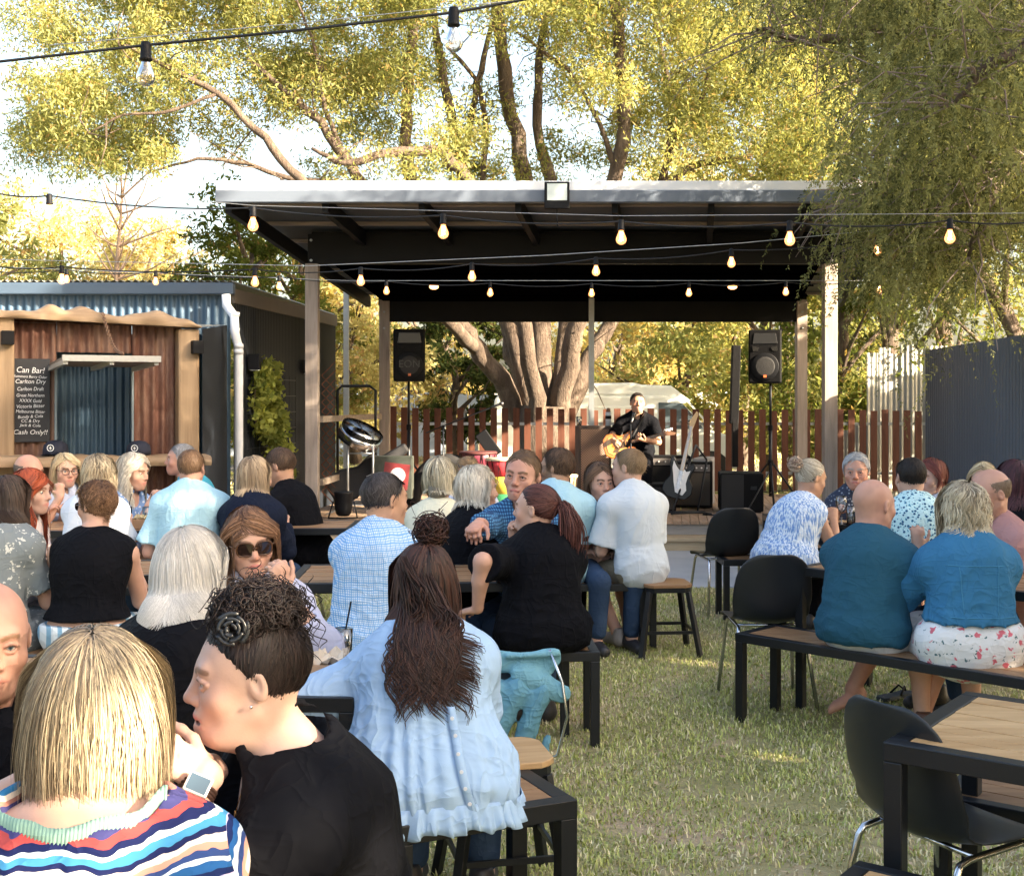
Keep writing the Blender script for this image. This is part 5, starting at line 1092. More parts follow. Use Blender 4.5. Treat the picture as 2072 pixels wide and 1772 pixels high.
a7 = gp(1630, 1790, .45); b7 = gp(1749, 1739, .45); slatted('bench', 'bench end showing at the bottom right edge', b7+(0*b7)-nrm([*(b5-a5), 0])[:2]*0+V(-.22, -.27), b5-a5, 1.5, .34, .45, slatm=M_slatl, group=BG_)
a8 = gp(799, 1674, .45); b8 = gp(1169, 1617, .45); L8 = np.linalg.norm(b8-a8); slatted('bench', 'short bench under the woman in the pale blue frilled blouse', a8, b8-a8, L8, .40, .45, group=BG_, th=.055)
a9 = gp(715, 1412, .75); slatted('table', 'table with the food box and iced drink behind the curly updo', V(a9[0]-1.5, a9[1]+.02), (1, -.01), 1.5, .62, .75, group=TG_)
a10 = gp(1217, 1324, .45); slatted('bench', 'bench under the woman with the auburn ponytail', V(a10[0]-1.6, a10[1]-.02), (1, .05), 1.6, .34, .45, group=BG_)
a11 = gp(1010, 1206, .75); slatted('table', 'table between the checked-shirt man and the ponytailed woman', V(-1.1, a11[1]+.37), (1, .03), 1.38, .70, .75, group=TG_)
a12 = gp(1310, 1182, .45); slatted('bench', 'bench under the two men in pale shirts at centre', V(a12[0]-2.2, a12[1]-.1), (1, .05), 2.2, .34, .45, group=BG_)
slatted('table', 'table in front of the two men in pale shirts', V(-.75, 8.05), (1, .03), 1.7, .7, .75, group=TG_)
a13 = gp(232, 1296, .46); slatted('bench', 'bench under the striped-trousered person at left', V(-3.3, 5.62), (1, .02), 2.0, .34, .45, group=BG_)
slatted('table', 'left table before the person in the black sleeveless top', V(-3.6, 6.2), (1, .02), 2.25, .62, .75, group=TG_)
slatted('table', 'far left table with chip box beside the bar', V(-4.1, 8.3), (1, .0), 1.9, .7, .75, group=TG_)
slatted('bench', 'far left bench on the courtyard side of the chip box table', V(-4.2, 7.75), (1, .0), 2.3, .34, .45, group=BG_)
slatted('bench', 'far left bench against the bar', V(-4.3, 9.15), (1, .0), 2.2, .34, .45, group=BG_)
slatted('table', 'small table between the navy hoodie and the shed', V(-2.0, 8.45), (1, .0), .9, .6, .75, group=TG_)
slatted('table', 'near left table under the two foreground women', V(-1.35, 2.28), (1, .1), .85, .55, .72, group=TG_) 
# moulded chairs
def chair(label, px, py, H0, rz, legh=.44, sc=1.0, group='charcoal shell chairs with chrome legs'):
    """(px, py) = where the top of the back shows"""
    Y = (CZ-H0)*F_/(py-HY); x = (px-CX)*Y/F_; o = thing('shell_chair', label, 'chair', (x, Y, 0), rz, group)
    prof = [(.215, .425), (.20, .445), (.14, .452), (.03, .440), (-.08, .436), (-.150, .448), (-.190, .490), (-.208, .56), (-.222, .65), (-.240, .74), (-.256, .80), (-.262, .825)]; hw = [.195, .21, .215, .212, .205, .205, .21, .215, .212, .195, .150, .085]; cv = [.0, .006, .016, .022, .026, .045, .055, .05, .045, .038, .03, .02]
    k = 13; P = np.zeros((len(prof), k, 3))
    for i, ((y, z), w_, c_) in enumerate(zip(prof, hw, cv)):
        for j in range(k):
            u = (j-(k-1)/2)/((k-1)/2); P[i, j] = (u*w_, y+.26+(c_*u*u*1.0 if i > 5 else 0), z+(c_*u*u if i <= 6 else 0))
    m = MB().grid(P); s = m.build('seat_shell', M_shell, o, True); md = s.modifiers.new('s', 'SOLIDIFY'); md.thickness = .007; md.offset = 0; md2 = s.modifiers.new('u', 'SUBSURF'); md2.levels = md2.render_levels = 1
    for sx_ in (-1, 1):
        m = MB(); x_ = .17*sx_; m.tube([(x_*1.25, .26+.22, 0), (x_*1.06, .26+.15, .40), (x_*1.03, .26+.135, .425), (x_*1.0, .26+.10, .432), (x_, .26-.10, .420), (x_*1.03, .26-.14, .412), (x_*1.06, .26-.155, .39), (x_*1.3, .26-.24, 0)], .0105, 8); m.build('leg_frame', M_chrome, o, True)
    m = MB(); m.tube([(-.17, .18, .425), (.17, .18, .425)], .009, 8); m.tube([(-.17, .34, .43), (.17, .34, .43)], .009, 8); m.build('cross_tubes', M_chrome, o, True); o.location.y -= .0; return o
chair('charcoal shell chair standing empty left of the woman with the bun', 1492, 1027, .825, R(-172+180+4)); chair('charcoal shell chair behind the long right bench', 1572, 1122, .825, R(2)); chair('nearest charcoal shell chair pushed under the honey-slatted table', 1775, 1417, .825, R(-62)); chair('charcoal shell chair under the man in the black tee at left', 640, 1032, .825, R(78))
def stool(label, px, py, H, rz, group='metal stools with timber tops', top=None):
    a = gp(px, py, H); o = thing('stool', label, 'stool', (a[0], a[1], 0), rz, group); s = .155
    pl = [(s*math.cos(t_)*min(1.22, 1/max(abs(math.cos(t_)), abs(math.sin(t_)))), s*math.sin(t_)*min(1.22, 1/max(abs(math.cos(t_)), abs(math.sin(t_))))) for t_ in np.linspace(0, 2*PI, 33)[:-1]]
    MB().prism(pl, .022, (0, 0, H-.011)).build('seat', top or M_slatl, o, bevel=.004); MB().prism([(x*.95, y*.95) for x, y in pl], .03, (0, 0, H-.0375)).build('apron', M_steel, o)
    for a_, b_ in ((-1, -1), (1, -1), (1, 1), (-1, 1)): MB().bar((a_*.125, b_*.125, H-.05), (a_*.19, b_*.19, 0), .035, .028).build('leg', M_steel, o, bevel=.003)
    m = MB()
    for q in range(4): a1, b1 = [(-1, -1), (1, -1), (1, 1), (-1, 1)][q]; a2_, b2_ = [(1, -1), (1, 1), (-1, 1), (-1, -1)][q]; m.bar((a1*.165, b1*.165, .16), (a2_*.165, b2_*.165, .16), .012, .02)
    m.build('brace', M_steel, o); return o
stool('timber topped black metal stool right of the frilled blouse', 1014, 1518, .47, R(12)); stool('timber topped black metal stool right of the blond man in white', 1345, 1176, .46, R(5), top=M_slatx)
# ---------------------------------------------------------------- string lights
def cable(name, label, pts, r=.006, sag=.0):
    P = np.array([at(*p) for p in pts]); k = 8*(len(P)-1)+1; x = np.linspace(0, len(P)-1, k); Q = np.stack([np.interp(x, np.arange(len(P)), P[:, i]) for i in range(3)], 1); fr = x-np.floor(x); Q[:, 2] -= sag*4*fr*(1-fr)
    c0 = P[0]; m = MB(); m.tube(Q, r, 6); o = tag(m.build(name, M_steel if 'cable' in name else M_galv, None, True, off=c0), label, 'cable'); o.location = c0; return o
tb = NT('glowing_bulb_glass'); g_ = tb.n('ShaderNodeBsdfTransparent'); e_ = tb.n('ShaderNodeEmission'); e_.inputs[0].default_value = (1, .36, .11, 1); e_.inputs[1].default_value = .26; ad = tb.n('ShaderNodeAddShader'); mx_ = tb.n('ShaderNodeMixShader'); gl_ = tb.n('ShaderNodeBsdfGlossy'); gl_.inputs[1].default_value = .05; mx_.inputs[0].default_value = .08; tb.l(g_.outputs[0], ad.inputs[0]); tb.l(e_.outputs[0], ad.inputs[1]); tb.l(ad.outputs[0], mx_.inputs[1]); tb.l(gl_.outputs[0], mx_.inputs[2]); tb.l(mx_.outputs[0], tb.out.inputs[0]); M_litbulb = tb.m
def bulb(label, px, py, Y, size, lit=True, group=None):
    """px,py: where the lamp holder leaves the cable; size = total height"""
    c = at(px, py, Y); o = thing('string_bulb', label, 'light bulb', c, group=group); s = size/.135
    MB().lathe([(.004*s, .012*s), (.014*s, .010*s), (.017*s, -.002*s), (.018*s, -.040*s), (.0205*s, -.043*s), (.0205*s, -.048*s), (.015*s, -.052*s)], 14, c).build('socket', M_dark, o, True, off=c)
    MB().lathe([(.013*s, -.046*s), (.0145*s, -.060*s), (.022*s, -.078*s), (.029*s, -.096*s), (.030*s, -.108*s), (.024*s, -.122*s), (.012*s, -.131*s), (.0001, -.133*s)], 16, c).build('glass', M_litbulb if lit else M_clearbulb, o, True, off=c)
    m = MB(); n = 7; P = [c+V(.010*s*math.cos(i*1.9), .010*s*math.sin(i*1.9), (-.065-.045*(i % 2))*s) for i in range(n)]; m.tube(P, .0016*s if lit else .0009*s, 5, closed=True); m.build('filament', M_fil if lit else M_chrome, o, True, off=c)
    return o
cable('light_cable', 'thick black festoon cable crossing the top left of the picture', [(-200, 150, 3.6), (0, 125, 3.7), (295, 92, 3.8), (600, 62, 3.8), (918, 26, 3.85), (1070, -2, 3.9), (1300, -40, 4)], .0045)
cable('guide_wire', 'thin wire above the thick top left cable', [(100, 92, 3.8), (600, 48, 3.85), (1000, 6, 3.9), (1200, -14, 4)], .0015)
bulb('large unlit-looking clear bulb at the upper left, on the nearest cable', 295, 92, 3.8, .128, False, 'bulbs on the nearest cable'); bulb('large clear bulb on the nearest cable above the stage roof', 918, 22, 3.85, .132, False, 'bulbs on the nearest cable')
S2 = [(-60, 375, 7.3), (100, 396, 7.3), (512, 421, 7.3), (897, 436, 7.3), (1257, 448, 7.3), (1598, 450, 7.3), (1922, 446, 7.3), (2150, 440, 7.3)]
cable('light_cable', 'festoon cable sloping from the left edge across the stage roof beam', S2, .005, .03); cable('guide_wire', 'straight wire above the cable that crosses the roof beam', [(-60, 368, 7.3), (512, 416, 7.3), (1257, 437, 7.3), (2150, 431, 7.3)], .002)
S3 = [(-60, 530, 9.4), (125, 540, 9.4), (516, 545, 9.4), (730, 543, 9.4), (955, 534, 9.4), (1206, 523, 9.4), (1480, 506, 9.4), (1775, 482, 9.4), (2150, 440, 9.4)]
cable('light_cable', 'festoon cable rising to the right across the stage opening', S3, .005, .03); cable('guide_wire', 'pale tight wire along the rising cable', [(-60, 524, 9.4), (625, 538, 9.4), (1100, 517, 9.4), (1500, 492, 9.4), (2150, 430, 9.4)], .003)
S4 = [(-60, 545, 12), (135, 546, 12), (315, 550, 12), (565, 560, 12), (782, 569, 12), (992, 573, 12), (1197, 574, 12), (1394, 573, 12), (1590, 571, 12), (1778, 567, 12), (1900, 566, 12)]
cable('light_cable', 'farthest festoon cable running level under the roof', S4, .005, .03); cable('guide_wire', 'tight wire along the farthest level cable', [(-60, 538, 12), (700, 568, 12), (1800, 568, 12)], .003)
nm2 = ['left edge above the bar', 'left tip of the stage roof', 'roof beam left of the floodlight', 'roof beam right of the floodlight', 'right end of the roof beam', 'weeping tree']
for (px, py, Y), nn in zip(S2[1:-1], nm2): bulb(f'glowing bulb on the upper sloping cable, by the {nn}', px, py, Y, .140, group='bulbs on the sloping cable')
nm3 = ['above the shed roof at far left', 'above the shed wall corner', 'over the left speaker post', 'over the left speaker', 'above the big tree trunk', 'above the column speaker', 'in front of the weeping tree']
for (px, py, Y), nn in zip(S3[1:-1], nm3): bulb(f'glowing bulb on the rising cable {nn}', px, py, Y, .135, group='bulbs on the rising cable')
nm4 = ['first from the left edge', 'second from the left edge', 'third, over the shed side wall', 'fourth, left of the round roof light', 'fifth, right of the left round roof light', 'sixth, over the big tree trunk', 'seventh, left of the right round roof light', 'eighth, by the right back post', 'ninth, past the right posts']
for (px, py, Y), nn in zip(S4[1:-1], nm4): bulb(f'small glowing bulb on the level cable, {nn}', px, py, Y, .132, group='bulbs on the level cable')
# ---------------------------------------------------------------- stage gear
ZD = .302
def spk(label, px, pyt, Y, rz, h=.66, w_=.40, logo=False):
    c = at(px, pyt, Y); c[2] -= h; o = thing('loudspeaker', label, 'speaker', c, rz, 'loudspeakers on tripods'); w2 = w_/2
    pl = [(-w2, -.15), (w2, -.15), (w2*.98, -.02), (w2*.7, .17), (-w2*.7, .17), (-w2*.98, -.02)]; MB().prism(pl, h, (0, 0, h/2)).build('cabinet', M_box, o, bevel=.022)
    g = MB(); g.lathe([(.165, .0), (.168, .012), (.160, .016)], 28, (0, -.150, h*.31), rotm(PI/2, 0, 0)); g.build('woofer_ring', M_dark, o, True); MB().lathe([(.159, .012), (.10, .018), (.0001, .020)], 28, (0, -.150, h*.31), rotm(PI/2, 0, 0)).build('grille', M_grille, o, True)
    MB().prism([(-.15, -.07), (.15, -.07), (.13, .06), (-.13, .06)], .012, (0, -.152, h*.84), np.array([[1, 0, 0], [0, 0, 1], [0, 1, 0]])).build('horn', plain('horn_black', (.02, .02, .022), .3), o, bevel=.004)
    m = MB()
    for s in (-1, 1): m.prism([(s*.07, .0), (s*.15, .02), (s*.145, -.045), (s*.09, -.04)][::s], .012, (0, -.152, h*.665), np.array([[1, 0, 0], [0, 0, 1], [0, 1, 0]]))
    m.build('port', plain('port_hole', (.002, .002, .002), .9), o)
    MB().box((0, -.172, h*.13), (.035, .012, .03)).build('badge', plain('orange_badge', (.65, .16, .05), .4), o)
    if logo: text('EON', (0, -.172, h*.33), .13, plain('raised_logo', (.035, .033, .032), .35), o, (0, 0, 0), ext=.004, name='logo')
    return c
def tripod(label, px, py0, pyt, Y, z=ZD):
    c = at(px, py0, Y); c[2] = z; tz = at(px, pyt, Y)[2]; o = thing('speaker_stand', label, 'stand', c, group='black tripod speaker stands'); m = MB(); m.tube([c+V(0, 0, .12), c+V(0, 0, .95)], .022, 10); m.tube([c+V(0, 0, .95), V(c[0], c[1], tz)], .016, 10); m.build('pole', M_steel, o, True, off=c)
    MB().lathe([(.03, 0), (.03, .07)], 10, c+V(0, 0, .93)).build('collar', M_dark, o, off=c); MB().lathe([(.035, 0), (.04, .03), (.035, .07)], 10, c+V(0, 0, .50)).build('hub', M_dark, o, off=c)
    for a in (.4, 2.5, 4.6): d = V(math.cos(a), math.sin(a), 0); l_ = MB().tube([c+V(0, 0, .53)+d*.03, c+d*.46+V(0, 0, .012)], .013, 8).build('leg', M_steel, o, True, off=c); MB().tube([c+V(0, 0, .16), c+d*.30+V(0, 0, .20)], .007, 6).build('brace', M_steel, l_, True, off=c)
c1_ = spk('black loudspeaker on the left stand with raised lettering on its grille', 827, 667, 15.6, R(8), .655, .40, True); tripod('left speaker tripod behind the steel drum', 827, 1010, 772, 15.6)
c2_ = spk('black loudspeaker on the right stand beside the column speaker', 1549, 668, 15.2, R(-14), .655, .40); tripod('right speaker tripod on the deck', 1559, 1022, 774, 15.3)
c = at(1487, 940, 15.0); c[2] = .80; o = thing('column_speaker', 'tall slim black column speaker rising from the bass cabinet', 'speaker', c); MB().b2(c+V(-.035, -.04, 0), c+V(.035, .04, .88)).build('spacer_pole', M_box, o, off=c, bevel=.006)
MB().prism([(-.05, -.05), (.05, -.05), (.055, .03), (.0, .07), (-.055, .03)], .95, c+V(-.0, -.01, 1.00)+V(0, 0, .0), rotm(.05, .02, 0)).build('column', M_box, o, off=c, bevel=.008)
c = at(1498, 1018, 14.6); c[2] = ZD; o = thing('bass_cabinet', 'black subwoofer box on the stage deck under the column speaker', 'speaker', c, R(-6)); MB().b2((-.25, -.24, .012), (.25, .24, .46)).build('cabinet', M_box, o, bevel=.02); MB().b2((-.235, -.247, .03), (.02, -.243, .445)).build('grille', M_grille, o); MB().b2((.10, -.246, .27), (.17, -.243, .31)).build('handle_slot', M_steel, o); MB().b2((-.22, -.22, 0), (.22, .22, .012)).build('feet', M_dark, o)
# steel drum
c = at(730, 878, 14.4); o = thing('steel_drum', 'shiny chrome steel drum tilted on a chrome stand', 'drum', c); Mx = rotm(R(14), R(27), 0)
MB().lathe([(.25, .05), (.255, .07), (.255, -.11), (.245, -.11)], 34, c, Mx).build('skirt', M_chrome, o, True, off=c); pr = [(.245, .06), (.23, .02), (.19, -.03), (.12, -.075), (.0001, -.085)]; MB().lathe(pr, 34, c, Mx).build('playing_face', plain('steel_face', (.5, .52, .55), .22, 1, .4, 14, .4, 18), o, True, off=c)
m = MB(); 
for dx in (-.13, .16): m.tube([V(c[0]+dx, c[1]-.15, ZD), V(c[0]+dx, c[1]-.15, c[2]+.02)], .013, 8)
m.tube([V(c[0]-.13, c[1]-.15, 1.0), V(c[0]+.16, c[1]-.15, 1.0)], .01, 6); m.tube([V(c[0]-.35, c[1]-.35, ZD+.01), V(c[0]-.13, c[1]-.15, ZD+.1), V(c[0]+.16, c[1]-.15, ZD+.1), V(c[0]+.4, c[1]-.3, ZD+.01)], .01, 6); m.build('stand', M_galv, o, True, off=c)
# gig bag with lightning print, stickered case
c = at(735, 960, 14.8); o = thing('guitar_bag', 'black guitar bag with white lightning print leaning behind the steel drum stand', 'bag', c); Mx = rotm(0, R(58), R(10)); MB().prism([(-.18, -.45), (.18, -.45), (.20, -.2), (.12, .0), (.17, .2), (.07, .30), (.06, .62), (-.06, .62), (-.07, .30), (-.17, .2), (-.12, 0), (-.20, -.2)], .12, c, Mx @ np.array([[1, 0, 0], [0, 0, 1], [0, 1, 0]])).build('bag', plain('nylon', (.02, .02, .024), .7), o, off=c, bevel=.03)
m = MB(); q0 = c+V(.22, -.12, -.02)
for a in range(7): th = a*.9; m.bar(q0, q0+V(math.cos(th)*.10, 0, math.sin(th)*.09), .006, .008); m.bar(q0+V(math.cos(th)*.10, 0, math.sin(th)*.09), q0+V(math.cos(th+.4)*.17, 0, math.sin(th+.4)*.14), .005, .007)
m.build('lightning_print', M_chalk, o, off=c)
c = at(795, 965, 14.7); o = thing('stickered_case', 'amplifier case covered in a red and white sticker poster behind the crowd', 'case', c); MB().box(c, (.48, .25, .50)).build('case', plain('case_tolex', (.05, .06, .05), .7, 0, .6, 14), o, off=c, bevel=.01); MB().box(c+V(.05, -.128, .02), (.30, .005, .30), rotm(0, .12, 0)).build('sticker', plain('red_sticker', (.22, .03, .035), .5, 0, .6, 9), o, off=c); MB().lathe([(.09, 0), (.09, .004)], 20, c+V(.07, -.130, .03), rotm(PI/2, 0, 0)).build('round_sticker', plain('white_sticker', (.62, .60, .66), .5), o, off=c)
# bass drum bag / rock drum case
c = at(905, 985, 15.4); c[2] = ZD; o = thing('drum_case', 'large black soft drum case at the back of the stage', 'case', c); m = MB(); m.tube([c+V(.43*math.cos(a), 0, .0+.55*math.sin(a)) for a in np.linspace(.02, PI-.02, 16)], [.10]*16, 9); m.build('case', plain('padded_nylon', (.014, .014, .016), .8, 0, .4, 9, .5, 25), o, True, off=c); MB().sph(c+V(.02, .0, .22), .30, 14, (1, .4, .8)).build('skin', plain('tan_drumskin', (.36, .27, .20), .7), o, True, off=c)
def drum(label, px, py, Y, r_, h, cols, top=(.66, .56, .40)):
    c = at(px, py, Y); z0_ = c[2]-h; c0 = V(c[0], c[1], max(z0_, ZD)); h = c[2]-c0[2]; o = thing('hand_drum', label, 'drum', c0, group='hand drums on the stage'); k = len(cols)
    for i, cl in enumerate(cols):
        u0, u1 = i/k, (i+1)/k; f = lambda u: r_*(.62+.38*max(0, (u-.35)/.65)**.7 if u > .35 else .62+.15*(.35-u)/.35)
        MB().lathe([(f(u0), u0*h), (f((u0+u1)/2), (u0+u1)/2*h), (f(u1), u1*h)], 22, c0).build('shell_band', plain('drum_paint', cl, .4, 0, .1, 9), o, True, off=c0)
    MB().lathe([(r_*1.03, h-.02), (r_*1.03, h+.004), (r_*.98, h+.012), (.0001, h+.012)], 22, c0).build('head', plain('drum_head', top, .7), o, True, off=c0); m = MB()
    for i in range(14): a = i*2*PI/14; b_ = a+PI/14; m.tube([c0+V(r_*1.04*math.cos(a), r_*1.04*math.sin(a), h-.01), c0+V(r_*.70*math.cos(b_), r_*.70*math.sin(b_), h*.45), c0+V(r_*1.04*math.cos(a+PI/7), r_*1.04*math.sin(a+PI/7), h-.01)], .004, 4)
    m.build('ropes', M_dark, o, off=c0)
drum('tall hand drum banded green yellow and red', 1018, 928, 14.3, .20, .60, ((.03, .16, .07), (.55, .42, .06), (.50, .04, .05))); drum('blue and red patterned hand drum behind the striped one', 968, 915, 14.8, .22, .5, ((.05, .12, .30), (.04, .20, .40), (.16, .03, .05)), (.08, .02, .02)); drum('small natural wood hand drum left of the brown grille amplifier', 1148, 962, 14.6, .12, .45, ((.30, .17, .08), (.36, .22, .12)))
# boom mic stand, percussion pad
def micstand(label, p0, p1, p2, mic=True):
    o = thing('microphone_stand', label, 'stand', p0); m = MB(); m.tube([p0, p1], .010, 8); m.build('upright', M_steel, o, True, off=p0)
    if np.linalg.norm(p2-p1) > .1: MB().tube([p1-(p2-p1)*.35, p2], .008, 8).build('boom', M_steel, o, True, off=p0)
    m = MB()
    for a in (.3, 2.4, 4.5): m.tube([p0+V(0, 0, .16), p0+V(.3*math.cos(a), .3*math.sin(a), .01)], .009, 6)
    m.build('feet', M_steel, o, True, off=p0); d = nrm(p2-p1); m = MB(); a, _, u = frame(d); m.tube([p2-d*.04, p2+d*.09], [.011, .017], 10); m.sph(p2+d*.11, .026, 12); m.build('microphone', plain('mic_grey', (.12, .12, .125), .35, .7, .2, 90, .3, 400), o, True, off=p0); return o
p0 = at(897, 960, 15); p0[2] = ZD; micstand('boom microphone stand over the drums', p0, at(897, 862, 15), at(1000, 822, 14.6))
c = at(985, 895, 15.2); o = tag(MB().bar(c+V(-.08, 0, .12), c+V(.12, 0, -.16), .16, .05, (0, 1, 0)).build('drum_pad', M_dark, None, off=c, bevel=.01), 'black tilted percussion pad above the drums', 'pad'); o.location = c
o2 = MB().tube([c+V(.05, 0, -.05), V(c[0]+.05, c[1], ZD)], .012, 8).build('pad_stand', M_steel, o, True, off=c)
# amps
def amp(label, px, pyt, Y, w_, h, dp, tol, gr, rz=0, knobs=True, grp='amplifiers around the musician', z=ZD):
    c = at(px, pyt, Y); o = thing('amplifier', label, 'amplifier', (c[0], c[1], z), rz, grp); hh = h; MB().b2((-w_/2, -dp/2, .01), (w_/2, dp/2, hh)).build('cabinet', tol, o, bevel=.012)
    MB().b2((-w_/2+.03, -dp/2-.006, .04), (w_/2-.03, -dp/2-.001, hh-(.13 if knobs else .04))).build('grille', gr, o)
    if knobs:
        MB().b2((-w_/2+.03, -dp/2-.006, hh-.115), (w_/2-.03, -dp/2-.001, hh-.03)).build('control_panel', plain('panel', (.12, .11, .11), .4), o)
        m = MB(); [m.lathe([(.011, 0), (.009, .018)], 8, (-w_/2+.07+i*(w_-.14)/6, -dp/2-.006, hh-.07), rotm(PI/2, 0, 0)) for i in range(7)]; m.build('knobs', M_chalk, o)
    return o
tn = NT('diamond_grille'); x = tn.xyz(); a_ = tn.math('ADD', x[0], x[2]); b_ = tn.math('SUBTRACT', x[0], x[2]); tn.col(tn.mix(tn.math('MAXIMUM', lines(tn, a_, .03, .2), lines(tn, b_, .03, .2)), (.13, .075, .055), (.32, .22, .16))).set(Roughness=.8); M_dia = tn.m
amp('tall amplifier cabinet with brown diamond grille left of the musician', 1200, 862, 15.0, .40, 1.0, .28, plain('brown_tolex', (.05, .035, .03), .7), M_dia, R(6), False)
amp('black amplifier with steel edging behind the musician', 1345, 915, 15.4, .62, .62, .3, M_box, M_grille, R(-4)); amp('black combo amplifier with grey knob panel behind the white guitar', 1400, 932, 15.1, .50, .56, .28, M_box, plain('brown_grille', (.06, .05, .04), .8), R(-10)); amp('small black monitor amplifier right of the musician', 1330, 975, 14.5, .36, .34, .3, M_box, M_grille, R(14), False)
amp('pale grey amplifier side-on behind the electric guitar', 1424, 930, 15.3, .18, .60, .5, plain('grey_case', (.30, .30, .31), .6), M_dark, R(-20), False)
c = at(1231, 862, 15.0); c[2] = 1.302; o = thing('drink_bottle', 'white drink bottle with black band on the brown grille amplifier', 'bottle', c); MB().lathe([(.035, 0), (.036, .15), (.03, .165)], 16, c).build('bottle', M_whitem, o, True, off=c); MB().lathe([(.037, .08), (.037, .12)], 16, c).build('band', M_dark, o, True, off=c); MB().lathe([(.026, .165), (.026, .20), (.012, .215)], 14, c).build('lid', plain('brown_lid', (.25, .13, .08), .5), o, True, off=c)
def glass(label, c, r_=.035, h=.12, fill=(.55, .5, .45), straw=True, wine=False, group='glasses on the tables'):
    o = thing('wine_glass' if wine else 'drinking_glass', label, 'glass', c, group=group)
    if wine: MB().lathe([(.034, .0), (.006, .006), (.004, .08), (.02, .095), (.040, .13), (.042, .16), (.034, .20)], 18, c).build('bowl', M_glass, o, True, off=c)
    else: MB().lathe([(r_*.85, .0), (r_, h)], 18, c).build('tumbler', M_glass, o, True, off=c); MB().lathe([(r_*.82, .006), (r_*.92, h*.7), (.0001, h*.7)], 16, c).build('drink', glassmat('pale_drink', fill, .1, .35), o, True, off=c)
    if straw and not wine: MB().tube([c+V(-.01, 0, .01), c+V(.03, .0, h+.09)], .003, 6).build('straw', M_dark, o, True, off=c)
    return o
c = at(1175, 860, 15.0); c[2] = 1.302; c[0] -= .02; glass('tumbler on the left of the brown grille amplifier', c, .035, .11, straw=False)
# electric guitar on stand
def guitar(label, c, ax, nrmv, body, guard, neckc, s=1.0, name='electric_guitar'):
    ax = nrm(ax); n = nrm(np.asarray(nrmv, float)-ax*(np.asarray(nrmv, float) @ ax)); sx = np.cross(ax, n); Mx = np.stack([sx, ax, n], 1)@np.diag([s, s, s]); o = thing(name, label, 'guitar', c)
    out = [(0, -.20), (.10, -.19), (.155, -.12), (.15, -.04), (.105, .03), (.11, .09), (.135, .16), (.115, .205), (.075, .19), (.045, .13), (-.03, .12), (-.06, .17), (-.10, .235), (-.135, .23), (-.14, .17), (-.115, .09), (-.11, .03), (-.155, -.05), (-.16, -.13), (-.10, -.19)]
    MB().prism(out, .042, c, Mx).build('body', body, o, off=c, bevel=.010*s)
    if guard is not None: MB().prism([(-.02, -.13), (.06, -.15), (.09, -.09), (.07, -.02), (.075, .05), (.09, .12), (.05, .10), (.03, .12), (-.03, .11), (-.07, .15), (-.10, .19), (-.10, .12), (-.075, .04), (-.06, -.02)], .004, c+n*.024*s, Mx).build('pickguard', guard, o, off=c); 
    m = MB(); 
    for k_ in (-.03, .02, .07): m.box(c+Mx @ V(0, k_, .029), (.07*s, .016*s, .008*s), Mx/s)
    m.build('pickups', M_chalk if guard is not None else M_dark, o, off=c)
    m = MB(); m.prism([(-.021, .10), (.021, .10), (.019, .56), (-.019, .56)], .022, c+n*.022*s, Mx); m.build('neck', neckc, o, off=c, bevel=.003); MB().prism([(-.021, .56), (.021, .56), (.03, .62), (.045, .72), (.02, .75), (-.03, .64)], .016, c+n*.018*s, Mx).build('headstock', neckc, o, off=c, bevel=.003)
    m = MB(); [m.tube([c+Mx @ V(-.024-.0*i, .60+i*.022, .02), c+Mx @ V(-.055, .60+i*.022, .02)], .006*s, 6) for i in range(6)]; m.build('tuning_pegs', M_chrome, o, off=c); m = MB(); [m.tube([c+Mx @ V(x_, -.09, .038), c+Mx @ V(x_*.8, .58, .036)], .0010, 4) for x_ in np.linspace(-.015, .015, 6)]; m.build('strings', M_chrome, o, off=c); return o, Mx
gc = at(1375, 972, 14.2); guitar('black electric guitar with white pickguard on a floor stand', gc, V(.24, .12, 1), V(-.15, -1, .1), plain('black_lacquer', (.004, .004, .005), .3, spec=.3, bump=0), plain('white_guard', (.72, .72, .74), .25, bump=0), plain('maple', (.50, .36, .20), .35), 1.1)
o = thing('guitar_stand', 'black floor stand under the white pickguard guitar', 'stand', V(gc[0], gc[1], ZD)); O_ = V(gc[0], gc[1], ZD); m = MB(); m.tube([at(1430, 930, 14.5), V(gc[0]+.22, gc[1]+.1, ZD+.02), V(gc[0]+.35, gc[1]-.1, ZD+.012)], .012, 7); m.tube([at(1408, 900, 14.5), at(1430, 930, 14.5)], .012, 7); m.tube([at(1408, 900, 14.5), V(gc[0]-.12, gc[1]-.22, ZD+.02)], .012, 7); m.tube([V(gc[0]-.12, gc[1]-.22, ZD+.03), V(gc[0]+.28, gc[1]-.1, ZD+.03)], .012, 7); m.tube([V(gc[0]-.30, gc[1]+.05, ZD+.02), V(gc[0]+.30, gc[1]+.1, ZD+.02)], .012, 7); m.build('frame', M_steel, o, True, off=O_)
c = at(695, 1020, 13.7); c[2] = ZD; o = thing('stage_light', 'round black stage spotlight standing on the deck beside the left post', 'stage light', c)
MB().lathe([(.06, .03), (.085, .06), (.10, .13), (.10, .27), (.108, .28), (.108, .30), (.09, .30)], 22, c).build('can', M_dark, o, True, off=c); MB().lathe([(.09, .285), (.0001, .287)], 22, c).build('lens', plain('lamp_lens', (.35, .40, .42), .15, bump=0), o, True, off=c); MB().tube([c+V(-.16, -.05, .01), c+V(-.125, 0, .15), c+V(-.115, 0, .19)], .009, 6).tube([c+V(.16, -.05, .01), c+V(.125, 0, .15), c+V(.115, 0, .19)], .009, 6).tube([c+V(-.16, -.05, .012), c+V(.16, -.05, .012)], .009, 6).build('yoke', M_steel, o, True, off=c)
